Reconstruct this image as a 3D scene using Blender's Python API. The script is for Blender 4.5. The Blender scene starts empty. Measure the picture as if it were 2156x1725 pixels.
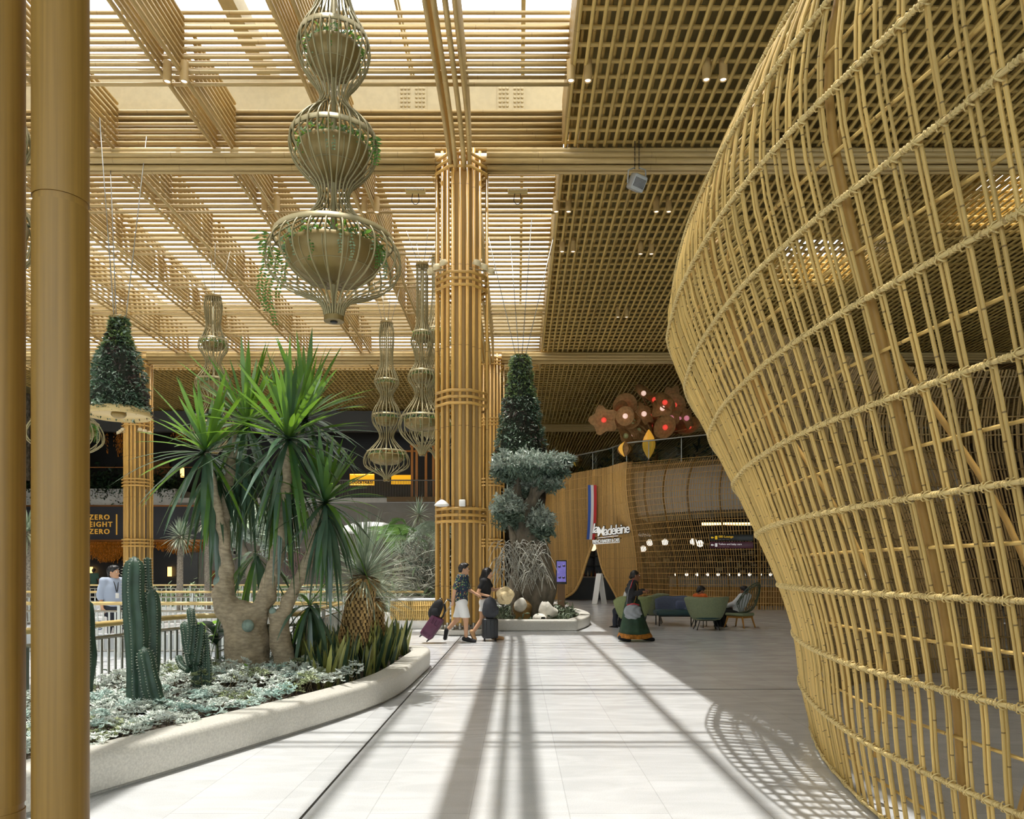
import bpy, math, random
import numpy as np
from mathutils import Vector, Matrix
PI = math.pi
rnd = random.Random(7)
nrg = np.random.default_rng(7)
SC = bpy.context.scene
COL = SC.collection
F, CX, CY, EYE = 1600.0, 1090.0, 1205.0, 1.5

def P(px, py, d):
    """point on the sight line through a photo pixel at distance d"""
    return ((px - CX) * d / F, d, EYE + (CY - py) * d / F)

def G(px, py, z=0.0):
    d = (EYE - z) * F / (py - CY)
    return ((px - CX) * d / F, d, z)

# ---------------------------------------------------------------- materials
def lin(h):
    h = h.lstrip('#')
    c = [int(h[i:i + 2], 16) / 255 for i in (0, 2, 4)]
    return tuple(x / 12.92 if x <= .04045 else ((x + .055) / 1.055) ** 2.4 for x in c)

MATS = {}

def M(name, hexcol, rough=.6, metal=0.0, var=0.0, scale=8.0, island=0.0, col2=None, bump=0.0, bscale=40.0,
      emit=0.0, ecol=None, stretch=(1, 1, 1), spec=.5, alpha=1.0, trans=0.0, sub=0.0):
    if name in MATS:
        return MATS[name]
    m = bpy.data.materials.new(name)
    m.use_nodes = True
    nt = m.node_tree
    b = nt.nodes['Principled BSDF']
    c = lin(hexcol)
    b.inputs['Base Color'].default_value = (*c, 1)
    b.inputs['Roughness'].default_value = rough
    b.inputs['Metallic'].default_value = metal
    b.inputs['Specular IOR Level'].default_value = spec
    b.inputs['Alpha'].default_value = alpha
    if trans:
        b.inputs['Transmission Weight'].default_value = trans
    if emit:
        b.inputs['Emission Color'].default_value = (*(lin(ecol) if ecol else c), 1)
        b.inputs['Emission Strength'].default_value = emit
    L = nt.links.new
    out = None
    if var or col2 or bump:
        tc = nt.nodes.new('ShaderNodeTexCoord')
        mp = nt.nodes.new('ShaderNodeMapping')
        mp.inputs['Scale'].default_value = stretch
        L(tc.outputs['Object'], mp.inputs['Vector'])
    if var or col2:
        nz = nt.nodes.new('ShaderNodeTexNoise')
        nz.inputs['Scale'].default_value = scale
        nz.inputs['Detail'].default_value = 4
        L(mp.outputs['Vector'], nz.inputs['Vector'])
        cr = nt.nodes.new('ShaderNodeValToRGB')
        a = tuple(x * (1 - var) for x in c) if not col2 else c
        d = tuple(min(1, x * (1 + var)) for x in c) if not col2 else lin(col2)
        cr.color_ramp.elements[0].position = .36
        cr.color_ramp.elements[1].position = .64
        cr.color_ramp.elements[0].color = (*a, 1)
        cr.color_ramp.elements[1].color = (*d, 1)
        L(nz.outputs['Fac'], cr.inputs['Fac'])
        out = cr.outputs['Color']
    if island:
        g = nt.nodes.new('ShaderNodeNewGeometry')
        mr = nt.nodes.new('ShaderNodeMapRange')
        mr.inputs['To Min'].default_value = 1 - island
        mr.inputs['To Max'].default_value = 1 + island
        L(g.outputs['Random Per Island'], mr.inputs['Value'])
        vm = nt.nodes.new('ShaderNodeVectorMath')
        vm.operation = 'SCALE'
        if out is None:
            vm.inputs[0].default_value = c
        else:
            L(out, vm.inputs[0])
        L(mr.outputs['Result'], vm.inputs['Scale'])
        out = vm.outputs['Vector']
    if out is not None:
        L(out, b.inputs['Base Color'])
    if bump:
        n2 = nt.nodes.new('ShaderNodeTexNoise')
        n2.inputs['Scale'].default_value = bscale
        n2.inputs['Detail'].default_value = 3
        L(mp.outputs['Vector'], n2.inputs['Vector'])
        bp = nt.nodes.new('ShaderNodeBump')
        bp.inputs['Strength'].default_value = bump
        bp.inputs['Distance'].default_value = .02
        L(n2.outputs['Fac'], bp.inputs['Height'])
        L(bp.outputs['Normal'], b.inputs['Normal'])
    MATS[name] = m
    return m

def cane_mat(name, hexcol, dark, gap=.5, width=.018, island=.18, rough=.45, streak=.2, ring=.75):
    """bamboo / rattan: v runs along each tube in metres; dark nodes, streaks, each tube its own tone"""
    m = bpy.data.materials.new(name)
    m.use_nodes = True
    nt = m.node_tree
    L = nt.links.new
    b = nt.nodes['Principled BSDF']
    b.inputs['Roughness'].default_value = rough
    uv = nt.nodes.new('ShaderNodeUVMap')
    sp = nt.nodes.new('ShaderNodeSeparateXYZ')
    L(uv.outputs['UV'], sp.inputs[0])
    g = nt.nodes.new('ShaderNodeNewGeometry')
    def math_(op, a, bb=None):
        n = nt.nodes.new('ShaderNodeMath')
        n.operation = op
        for i, v in enumerate((a, bb)):
            if v is None:
                continue
            if isinstance(v, (int, float)):
                n.inputs[i].default_value = v
            else:
                L(v, n.inputs[i])
        return n.outputs[0]
    off = math_('MULTIPLY', g.outputs['Random Per Island'], 37.0)
    v = math_('ADD', math_('DIVIDE', sp.outputs['Y'], gap), off)
    fr = math_('FRACT', v)
    ring_f = math_('LESS_THAN', fr, width / gap)
    # streaks
    cb = nt.nodes.new('ShaderNodeCombineXYZ')
    L(math_('MULTIPLY', sp.outputs['X'], 9.0), cb.inputs[0])
    L(math_('MULTIPLY', sp.outputs['Y'], .9), cb.inputs[1])
    L(off, cb.inputs[2])
    nz = nt.nodes.new('ShaderNodeTexNoise')
    nz.inputs['Scale'].default_value = 2.2
    nz.inputs['Detail'].default_value = 4
    L(cb.outputs[0], nz.inputs['Vector'])
    st = nt.nodes.new('ShaderNodeMapRange')
    st.inputs['From Min'].default_value = .3
    st.inputs['From Max'].default_value = .7
    st.inputs['To Min'].default_value = 1 - streak
    st.inputs['To Max'].default_value = 1 + streak
    L(nz.outputs['Fac'], st.inputs['Value'])
    mr = nt.nodes.new('ShaderNodeMapRange')
    mr.inputs['To Min'].default_value = 1 - island
    mr.inputs['To Max'].default_value = 1 + island
    L(g.outputs['Random Per Island'], mr.inputs['Value'])
    k = math_('MULTIPLY', st.outputs[0], mr.outputs[0])
    vm = nt.nodes.new('ShaderNodeVectorMath')
    vm.operation = 'SCALE'
    vm.inputs[0].default_value = lin(hexcol)
    L(k, vm.inputs['Scale'])
    mx = nt.nodes.new('ShaderNodeMix')
    mx.data_type = 'RGBA'
    L(math_('MULTIPLY', ring_f, ring), mx.inputs['Factor'])
    L(vm.outputs['Vector'], mx.inputs['A'])
    mx.inputs['B'].default_value = (*lin(dark), 1)
    L(mx.outputs['Result'], b.inputs['Base Color'])
    MATS[name] = m
    return m

def glass_mat(name, tint='#dfe9e8', refl=.09, see=.9):
    m = bpy.data.materials.new(name)
    m.use_nodes = True
    nt = m.node_tree
    nt.nodes.remove(nt.nodes['Principled BSDF'])
    o = nt.nodes['Material Output']
    t = nt.nodes.new('ShaderNodeBsdfTransparent')
    t.inputs[0].default_value = (*[x * see for x in lin(tint)], 1)
    gl = nt.nodes.new('ShaderNodeBsdfGlossy')
    gl.inputs['Roughness'].default_value = .03
    mx = nt.nodes.new('ShaderNodeMixShader')
    mx.inputs[0].default_value = refl
    nt.links.new(t.outputs[0], mx.inputs[1])
    nt.links.new(gl.outputs[0], mx.inputs[2])
    nt.links.new(mx.outputs[0], o.inputs['Surface'])
    MATS[name] = m
    return m

def leaf_mat(name, hexcol, col2=None, rough=.45, island=.25, trans=.25, tcol=None, spec=.5):
    """leaf: diffuse + gloss from a Principled, some light let through"""
    m = M(name, hexcol, rough, island=island, col2=col2, scale=3.0, spec=spec)
    nt = m.node_tree
    b = nt.nodes['Principled BSDF']
    o = nt.nodes['Material Output']
    tr = nt.nodes.new('ShaderNodeBsdfTranslucent')
    tr.inputs[0].default_value = (*lin(tcol or hexcol), 1)
    mx = nt.nodes.new('ShaderNodeMixShader')
    mx.inputs[0].default_value = trans
    nt.links.new(b.outputs[0], mx.inputs[1])
    nt.links.new(tr.outputs[0], mx.inputs[2])
    nt.links.new(mx.outputs[0], o.inputs['Surface'])
    return m

# ---------------------------------------------------------------- mesh builder
def frames(pts, up=None):
    p = np.asarray(pts, float)
    t = np.zeros_like(p)
    t[1:-1] = p[2:] - p[:-2]
    t[0] = p[1] - p[0]
    t[-1] = p[-1] - p[-2]
    t /= np.maximum(np.linalg.norm(t, axis=1, keepdims=True), 1e-9)
    a = np.array(up if up is not None else ((0, 0, 1) if abs(t[0][2]) < .9 else (1, 0, 0)), float)
    n = np.zeros_like(p)
    cur = a - t[0] * a.dot(t[0])
    cur /= np.linalg.norm(cur)
    for i in range(len(p)):
        cur = cur - t[i] * cur.dot(t[i])
        cur /= max(np.linalg.norm(cur), 1e-9)
        n[i] = cur
    return t, n, np.cross(t, n)

class MB:
    def __init__(self):
        self.V, self.UV, self.Q, self.T, self.QM, self.TM, self.n = [], [], [], [], [], [], 0

    def add(self, v, q=None, t=None, uv=None, m=0):
        v = np.asarray(v, float).reshape(-1, 3)
        if q is not None and len(q):
            q = np.asarray(q, int).reshape(-1, 4)
            self.Q.append(q + self.n)
            self.QM.append(np.full(len(q), m))
        if t is not None and len(t):
            t = np.asarray(t, int).reshape(-1, 3)
            self.T.append(t + self.n)
            self.TM.append(np.full(len(t), m))
        self.V.append(v)
        self.UV.append(np.zeros((len(v), 2)) if uv is None else np.asarray(uv, float))
        self.n += len(v)
        return self

    def tube(self, pts, r=.04, n=8, caps=True, closed=False, m=0, up=None, flat=1.0):
        p = np.asarray(pts, float)
        k = len(p)
        if closed:
            pe = np.vstack([p[-1:], p, p[:1]])
            t, a, b = frames(pe, up)
            a, b = a[1:-1], b[1:-1]
        else:
            t, a, b = frames(p, up)
        r = np.broadcast_to(np.asarray(r, float), (k,))
        ang = np.linspace(0, 2 * PI, n, endpoint=False)
        ring = (a[:, None] * np.cos(ang)[None, :, None] + flat * b[:, None] * np.sin(ang)[None, :, None]) * r[:, None, None]
        v = (p[:, None] + ring).reshape(-1, 3)
        L = np.concatenate([[0], np.cumsum(np.linalg.norm(np.diff(p, axis=0), axis=1))])
        uv = np.stack([np.broadcast_to(np.abs(ang - PI)[None] / PI, (k, n)), np.broadcast_to(L[:, None], (k, n))], -1).reshape(-1, 2)
        kk = k if closed else k - 1
        i = np.arange(kk)[:, None]
        j = np.arange(n)[None]
        i2, j2 = (i + 1) % k, (j + 1) % n
        q = np.stack([i * n + j, i * n + j2, i2 * n + j2, i2 * n + j], -1).reshape(-1, 4)
        tr = None
        if caps and not closed:
            v = np.vstack([v, p[:1], p[-1:]])
            uv = np.vstack([uv, [[0, 0]], [[0, L[-1]]]])
            jj = np.arange(n)
            c0, c1 = k * n, k * n + 1
            t0 = np.stack([np.full(n, c0), (jj + 1) % n, jj], -1)
            t1 = np.stack([np.full(n, c1), (k - 1) * n + jj, (k - 1) * n + (jj + 1) % n], -1)
            tr = np.vstack([t0, t1])
        return self.add(v, q, tr, uv, m)

    def box(self, c, s, rz=0.0, m=0, rot=None):
        x, y, z = [k / 2 for k in s]
        v = np.array([(sx * x, sy * y, sz * z) for sz in (-1, 1) for sy in (-1, 1) for sx in (-1, 1)])
        if rot is not None:
            v = v @ np.array(rot).T
        elif rz:
            cc, ss = math.cos(rz), math.sin(rz)
            v = v @ np.array([(cc, ss, 0), (-ss, cc, 0), (0, 0, 1)])
        return self.add(v + np.array(c), [(0, 2, 3, 1), (4, 5, 7, 6), (0, 1, 5, 4), (2, 6, 7, 3), (0, 4, 6, 2), (1, 3, 7, 5)], m=m)

    def rbox(self, c, s, r=.02, rz=0.0, m=0, k=3):
        """box with rounded vertical and horizontal edges (stack of rounded rectangles)"""
        x, y, z = [q / 2 for q in s]
        r = min(r, x, y, z)
        prof = [(r * (1 - math.sin(a)), -z + r * (1 - math.cos(a))) for a in np.linspace(0, PI / 2, k)]
        prof += [(o, -zz) for o, zz in reversed(prof)]
        rows = []
        for o, zz in prof:
            row = []
            for qx, qy, a0 in ((1, 1, 0), (-1, 1, PI / 2), (-1, -1, PI), (1, -1, 1.5 * PI)):
                for a in np.linspace(a0, a0 + PI / 2, k):
                    row.append((qx * (x - r) + (r - o) * math.cos(a), qy * (y - r) + (r - o) * math.sin(a), zz))
            rows.append(row)
        return self.rows(np.array(rows), True, (c, rz), m)

    def rows(self, R, close=True, place=None, m=0, capends=True):
        """skin a stack of equal closed rows"""
        R = np.asarray(R, float)
        k, n = R.shape[:2]
        v = R.reshape(-1, 3)
        if place is not None:
            c, rz = place
            cc, ss = math.cos(rz), math.sin(rz)
            v = v @ np.array([(cc, ss, 0), (-ss, cc, 0), (0, 0, 1)]) + np.array(c)
        i = np.arange(k - 1)[:, None]
        j = np.arange(n if close else n - 1)[None]
        j2 = (j + 1) % n
        q = np.stack([i * n + j, i * n + j2, (i + 1) * n + j2, (i + 1) * n + j], -1).reshape(-1, 4)
        t = None
        if close and capends:
            c0, c1 = v[:n].mean(0), v[-n:].mean(0)
            v = np.vstack([v, c0, c1])
            jj = np.arange(n)
            t = np.vstack([np.stack([np.full(n, k * n), (jj + 1) % n, jj], -1),
                           np.stack([np.full(n, k * n + 1), (k - 1) * n + jj, (k - 1) * n + (jj + 1) % n], -1)])
        return self.add(v, q, t, m=m)

    def lathe(self, prof, c=(0, 0, 0), n=24, m=0, capends=True, sx=1.0, sy=1.0):
        ang = np.linspace(0, 2 * PI, n, endpoint=False)
        R = np.array([[(c[0] + sx * r * math.cos(a), c[1] + sy * r * math.sin(a), c[2] + z) for a in ang] for r, z in prof])
        return self.rows(R, True, None, m, capends)

    def ball(self, c, r, n=10, m=0):
        rx, ry, rz = (r, r, r) if isinstance(r, (int, float)) else r
        prof = [(max(1e-4, math.sin(a)), -math.cos(a)) for a in np.linspace(0, PI, n // 2 + 2)]
        ang = np.linspace(0, 2 * PI, n, endpoint=False)
        R = np.array([[(c[0] + rx * q * math.cos(a), c[1] + ry * q * math.sin(a), c[2] + rz * z) for a in ang] for q, z in prof])
        return self.rows(R, True, None, m, False)

    def prism(self, poly, z0, z1, m=0):
        n = len(poly)
        v = [(x, y, z0) for x, y in poly] + [(x, y, z1) for x, y in poly]
        q = [(i, (i + 1) % n, n + (i + 1) % n, n + i) for i in range(n)]
        from mathutils.geometry import tessellate_polygon
        tri = tessellate_polygon([[Vector((x, y, 0)) for x, y in poly]])
        t = [(a + n, b + n, c + n) for a, b, c in tri] + [(c, b, a) for a, b, c in tri]
        return self.add(v, q, t, m=m)

    def blade(self, pts, w, fold=.25, m=0, side=None):
        """a leaf: strip of three columns along pts, half widths w, folded by `fold`"""
        p = np.asarray(pts, float)
        t, a, b = frames(p, side)
        w = np.asarray(w, float)[:, None]
        v = np.stack([p - b * w + a * w * fold, p, p + b * w + a * w * fold], 1).reshape(-1, 3)
        k = len(p)
        q = []
        for i in range(k - 1):
            for j in range(2):
                q.append((i * 3 + j, i * 3 + j + 1, i * 3 + j + 4, i * 3 + j + 3))
        return self.add(v, q, m=m)

    def sheet(self, Gd, m=0, thick=0.0):
        """open grid of points; optional thickness"""
        Gd = np.asarray(Gd, float)
        k, n = Gd.shape[:2]
        i = np.arange(k - 1)[:, None]
        j = np.arange(n - 1)[None]
        q = np.stack([i * n + j, i * n + j + 1, (i + 1) * n + j + 1, (i + 1) * n + j], -1).reshape(-1, 4)
        v = Gd.reshape(-1, 3)
        if thick:
            du = np.gradient(Gd, axis=0)
            dv = np.gradient(Gd, axis=1)
            nn = np.cross(du, dv)
            nn /= np.maximum(np.linalg.norm(nn, axis=2, keepdims=True), 1e-9)
            v2 = (Gd + nn * thick).reshape(-1, 3)
            N = k * n
            e = [i_ * n for i_ in range(k)], [i_ * n + n - 1 for i_ in range(k)], list(range(n)), [(k - 1) * n + j_ for j_ in range(n)]
            qq = [q, q[:, ::-1] + N]
            for s, L in enumerate(e):
                L = np.array(L)
                s4 = np.stack([L[:-1], L[1:], L[1:] + N, L[:-1] + N], -1)
                qq.append(s4)
            return self.add(np.vstack([v, v2]), np.vstack(qq), m=m)
        return self.add(v, q, m=m)

    def leaves(self, c, size, aspect=.45, up=.4, m=0, spread=None, bend=.25):
        """many small pointed leaves at centres c"""
        c = np.asarray(c, float)
        N = len(c)
        d = nrg.normal(size=(N, 3)) if spread is None else np.asarray(spread) + .55 * nrg.normal(size=(N, 3))
        d[:, 2] += up * 0
        d /= np.linalg.norm(d, axis=1, keepdims=True)
        u = nrg.normal(size=(N, 3)) * .6 + np.array((0, 0, 1.0)) * (1 if up else 0)
        s = np.cross(d, u)
        s /= np.maximum(np.linalg.norm(s, axis=1, keepdims=True), 1e-6)
        nn = np.cross(s, d)
        L = (size * nrg.uniform(.6, 1.35, N))[:, None]
        w = L * aspect * .5
        v = np.stack([c, c + d * L * .45 + s * w + nn * L * bend * .3, c + d * L + nn * L * -bend * .3, c + d * L * .45 - s * w + nn * L * bend * .3], 1).reshape(-1, 3)
        b = np.arange(N)[:, None] * 4
        return self.add(v, b + np.array([[0, 1, 2, 3]]), m=m)

    def build(self, name, mats, parent=None, smooth=True, label=None, loc=None):
        me = bpy.data.meshes.new(name)
        V = np.vstack(self.V) if self.V else np.zeros((0, 3))
        Q = np.vstack(self.Q) if self.Q else np.zeros((0, 4), int)
        T = np.vstack(self.T) if self.T else np.zeros((0, 3), int)
        mi = np.concatenate(self.QM + self.TM) if (self.QM or self.TM) else np.zeros(0, int)
        me.vertices.add(len(V))
        me.vertices.foreach_set('co', V.astype(np.float32).ravel())
        loops = np.concatenate([Q.ravel(), T.ravel()]).astype(np.int32)
        me.loops.add(len(loops))
        me.loops.foreach_set('vertex_index', loops)
        tot = np.concatenate([np.full(len(Q), 4), np.full(len(T), 3)]).astype(np.int32)
        st = np.concatenate([[0], np.cumsum(tot)[:-1]]).astype(np.int32) if len(tot) else tot
        me.polygons.add(len(tot))
        me.polygons.foreach_set('loop_start', st)
        me.polygons.foreach_set('loop_total', tot)
        mats = mats if isinstance(mats, (list, tuple)) else [mats]
        for x in mats:
            me.materials.append(x)
        if len(tot):
            me.polygons.foreach_set('material_index', mi.astype(np.int32))
            me.polygons.foreach_set('use_smooth', np.full(len(tot), bool(smooth)))
        uvl = me.uv_layers.new(name='UVMap')
        UV = np.vstack(self.UV) if self.UV else np.zeros((0, 2))
        uvl.data.foreach_set('uv', UV[loops].astype(np.float32).ravel())
        me.update(calc_edges=True)
        me.validate()
        if smooth == 'auto':
            me.set_sharp_from_angle(angle=math.radians(40))
        o = bpy.data.objects.new(name, me)
        COL.objects.link(o)
        if parent is not None:
            o.parent = parent
        if loc is not None:
            o.location = loc
        if label:
            o['label'] = label
        return o

def shift(o, loc, rz=0.0):
    o.location = loc
    o.rotation_euler = (0, 0, rz)
    return o

def tag(o, label, cat, group=None, kind=None):
    o['label'] = label
    o['category'] = cat
    if group:
        o['group'] = group
    if kind:
        o['kind'] = kind
    return o

def thing(name, label, cat, loc=(0, 0, 0), rz=0.0, group=None, kind=None):
    o = bpy.data.objects.new(name, None)
    o.empty_display_size = .1
    COL.objects.link(o)
    o.location = loc
    o.rotation_euler = (0, 0, rz)
    return tag(o, label, cat, group, kind)

def struct(o, label=None, cat=None):
    o['kind'] = 'structure'
    if label:
        o['label'] = label
    if cat:
        o['category'] = cat
    return o

def kids(o):
    return [c for c in COL.objects if c.parent == o]

CH = {}
def dup(o, loc, rz=0.0, label=None, group=None, scale=None):
    """a copy of a thing with copies of its parts and their parts"""
    if not CH.get(o.name):
        allc = {}
        for c in COL.objects:
            if c.parent:
                allc.setdefault(c.parent.name, []).append(c)
        CH.clear()
        CH.update(allc)
    tree = CH
    def cp(x, par):
        c = x.copy()
        COL.objects.link(c)
        if par is not None:
            c.parent = par
        for k in tree.get(x.name, []):
            cp(k, c)
        return c
    r = cp(o, None)
    CH.clear()
    r.location = loc
    r.rotation_euler = (0, 0, rz)
    if scale:
        r.scale = (scale,) * 3 if isinstance(scale, (int, float)) else scale
    if label:
        r['label'] = label
    if group:
        r['group'] = group
    return r

def spline(pts, n=8, closed=False):
    """Catmull-Rom through pts"""
    p = np.asarray(pts, float)
    if closed:
        p = np.vstack([p[-1:], p, p[:2]])
    else:
        p = np.vstack([2 * p[0] - p[1], p, 2 * p[-1] - p[-2]])
    out = []
    for i in range(1, len(p) - 2):
        a, b, c, d = p[i - 1], p[i], p[i + 1], p[i + 2]
        for t in np.linspace(0, 1, n, endpoint=False):
            out.append(.5 * (2 * b + (c - a) * t + (2 * a - 5 * b + 4 * c - d) * t * t + (3 * b - a - 3 * c + d) * t ** 3))
    if not closed:
        out.append(p[-2])
    return np.array(out)

# ---------------------------------------------------------------- implicit bodies
def sd_caps(X, prims, k):
    """smooth union of tapered capsules (a, b, ra, rb[, flat]) and ellipsoids ('e', c, r[, R])"""
    d = None
    for pr in prims:
        kk = k
        if isinstance(pr[0], str):
            c, r = np.array(pr[1]), np.array(pr[2], float)
            q = X - c
            if len(pr) > 3 and pr[3] is not None:
                q = q @ np.array(pr[3])
            e = np.sqrt(((q / r) ** 2).sum(-1))
            di = (e - 1) * r.min() if True else 0
            if len(pr) > 4:
                kk = pr[4]
        else:
            a, b, ra, rb = np.array(pr[0], float), np.array(pr[1], float), pr[2], pr[3]
            ab = b - a
            t = np.clip(((X - a) @ ab) / max(ab @ ab, 1e-9), 0, 1)
            q = X - a - t[..., None] * ab
            if len(pr) > 5 and pr[5] is not None:
                q = q * np.array(pr[5])
            di = np.sqrt((q ** 2).sum(-1)) - (ra + (rb - ra) * t)
            if len(pr) > 4 and pr[4] is not None:
                kk = pr[4]
        if d is None:
            d = di
        else:
            h = np.clip(.5 + .5 * (d - di) / kk, 0, 1)
            d = d * (1 - h) + di * h - kk * h * (1 - h)
    return d

def surface_nets(f, lo, hi, h):
    """mesh the zero set of f on a grid; returns verts, quads"""
    lo, hi = np.array(lo, float), np.array(hi, float)
    n = np.maximum(np.ceil((hi - lo) / h).astype(int) + 1, 3)
    ax = [lo[i] + h * np.arange(n[i]) for i in range(3)]
    X = np.stack(np.meshgrid(*ax, indexing='ij'), -1)
    D = f(X)
    S = D < 0
    c = [(i, j, k) for i in (0, 1) for j in (0, 1) for k in (0, 1)]
    def sl(o):
        return tuple(slice(o[i], n[i] - 1 + o[i]) for i in range(3))
    cnt = sum(S[sl(o)].astype(np.int8) for o in c)
    act = (cnt > 0) & (cnt < 8)
    idx = -np.ones(act.shape, int)
    idx[act] = np.arange(act.sum())
    ijk = np.argwhere(act)
    acc = np.zeros((len(ijk), 3))
    num = np.zeros(len(ijk))
    for a in c:
        for axi in range(3):
            if a[axi] == 0:
                b = list(a)
                b[axi] = 1
                da = D[tuple((ijk + np.array(a)).T)]
                db = D[tuple((ijk + np.array(b)).T)]
                x = (da < 0) != (db < 0)
                t = np.where(x, da / np.where(x, da - db, 1), 0)
                pos = np.tile(np.array(a, float), (len(ijk), 1))
                pos[:, axi] = t
                acc += pos * x[:, None]
                num += x
    V = lo + h * (ijk + acc / num[:, None])
    Q = []
    for axi in range(3):
        u, w = [(1, 2), (2, 0), (0, 1)][axi]
        A = S[tuple(slice(0, n[i] - 1) if i == axi else slice(1, n[i] - 1) for i in range(3))]
        B = S[tuple(slice(1, n[i]) if i == axi else slice(1, n[i] - 1) for i in range(3))]
        ch = np.argwhere(A != B)
        if not len(ch):
            continue
        flip = A[tuple(ch.T)]
        base = ch.copy()
        base[:, u] += 1
        base[:, w] += 1
        def at(du, dw):
            q = base.copy()
            q[:, u] -= du
            q[:, w] -= dw
            return idx[tuple(q.T)]
        q = np.stack([at(1, 1), at(0, 1), at(0, 0), at(1, 0)], -1)
        q[~flip] = q[~flip][:, ::-1]
        Q.append(q)
    Q = np.vstack(Q)
    return V, Q[(Q >= 0).all(1)]

def sdf_mesh(mb, prims, k=.03, h=.01, clip=None, pad=.05, m=0, noise=None, prune=None):
    """add the smooth union of prims to mb; clip = list of (point, normal) half-spaces to cut away"""
    lo, hi = np.full(3, 1e9), np.full(3, -1e9)
    for pr in prims:
        if isinstance(pr[0], str):
            c, r = np.array(pr[1]), np.full(3, max(pr[2]))
            lo, hi = np.minimum(lo, c - r), np.maximum(hi, c + r)
        else:
            for q, rr in ((pr[0], pr[2]), (pr[1], pr[3])):
                q = np.array(q, float)
                lo, hi = np.minimum(lo, q - rr), np.maximum(hi, q + rr)
    def f(X):
        d = sd_caps(X, prims, k)
        if noise is not None:
            d = d + noise(X)
        if clip:
            for p, nn in clip:
                nn = np.array(nn, float)
                nn /= np.linalg.norm(nn)
                d = np.maximum(d, (X - np.array(p)) @ nn)
        return d
    V, Q = surface_nets(f, lo - pad, hi + pad, h)
    mb.add(V, Q, m=m)
    return mb
# ---------------------------------------------------------------- camera, sun, sky
cam = bpy.data.cameras.new('camera')
cam.sensor_fit = 'HORIZONTAL'
cam.sensor_width = 36
cam.lens = F / 2156 * 36
cam.shift_x = -(CX - 1078) / 2156
cam.shift_y = (CY - 862.5) / 2156
cam.clip_end = 400
co = bpy.data.objects.new('camera', cam)
COL.objects.link(co)
co.location = (0, 0, EYE)
co.rotation_euler = (PI / 2, 0, 0)
SC.camera = co
sun = bpy.data.lights.new('sun', 'SUN')
sun.energy = 4.6
sun.angle = math.radians(.55)
sun.color = (1, .965, .90)
so = bpy.data.objects.new('sun', sun)
COL.objects.link(so)
so.location = (0, 10, 40)
so.rotation_euler = Vector((.1, 0.0, -1)).to_track_quat('-Z', 'Y').to_euler()
w = bpy.data.worlds.new('sky')
SC.world = w
w.use_nodes = True
bg = w.node_tree.nodes['Background']
bg.inputs[0].default_value = (.93, .965, 1.0, 1)
bg.inputs[1].default_value = 3.3
SC.view_settings.view_transform = 'Standard'
SC.view_settings.look = 'None'
SC.view_settings.exposure = .16
SC.view_settings.gamma = 1
SC.view_settings.use_curve_mapping = False
SC.cycles.max_bounces = 6
SC.cycles.diffuse_bounces = 3
SC.cycles.use_adaptive_sampling = True
SC.cycles.adaptive_threshold = .08
SC.cycles.adaptive_min_samples = 16
SC.cycles.glossy_bounces = 3
SC.cycles.transparent_max_bounces = 10
SC.cycles.transmission_bounces = 4
SC.cycles.caustics_reflective = False
SC.cycles.caustics_refractive = False
SC.cycles.use_denoising = True
SC.cycles.sample_clamp_indirect = 6

# ---------------------------------------------------------------- materials shared
bam = cane_mat('bamboo_ceiling', '#bda169', '#6b4a20', gap=2.7, width=.012, island=.12, ring=.5, rough=.42)
bam2 = cane_mat('bamboo_dense', '#d2b268', '#6b4a20', gap=2.7, width=.012, island=.14, ring=.5, rough=.45)
bamcol = cane_mat('bamboo_column', '#cfa355', '#5d3d16', gap=1.9, width=.014, island=.1, ring=.7, rough=.38)
bampole = cane_mat('bamboo_pole', '#9d7838', '#5a3a14', gap=60, width=.01, island=.05, ring=0, rough=.42, streak=.16)
rattan = cane_mat('rattan_cane', '#d9b76d', '#4a3014', gap=.42, width=.007, island=.2, ring=.7, rough=.5, streak=.25)
rattan_ring = cane_mat('rattan_ring', '#e3ca8a', '#8a6430', gap=.12, width=.012, island=.1, ring=.5, rough=.5)
rattan_far = cane_mat('rattan_far', '#a98c5a', '#4a3014', gap=.6, width=.02, island=.3, ring=.6, rough=.55)
rattan_bak = cane_mat('rattan_bakery', '#c9a05c', '#5d3d16', gap=.7, width=.02, island=.28, ring=.4, rough=.5)
beige = M('beige_steel', '#b3a27a', .55, var=.04)
soffit_m = M('soffit_olive', '#8a7a4c', .8, var=.15, scale=1.5)
dark = M('near_black', '#15130f', .5)
steel = M('brushed_steel', '#a8a79f', .32, metal=.85)
stone = M('kerb_stone', '#c6c3b9', .55, var=.1, scale=60, bump=.15, bscale=90)
white = M('white_paint', '#ecebe6', .5)
soil_m = M('soil', '#3a3026', .9, var=.4, scale=20, bump=.6, bscale=30)

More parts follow.
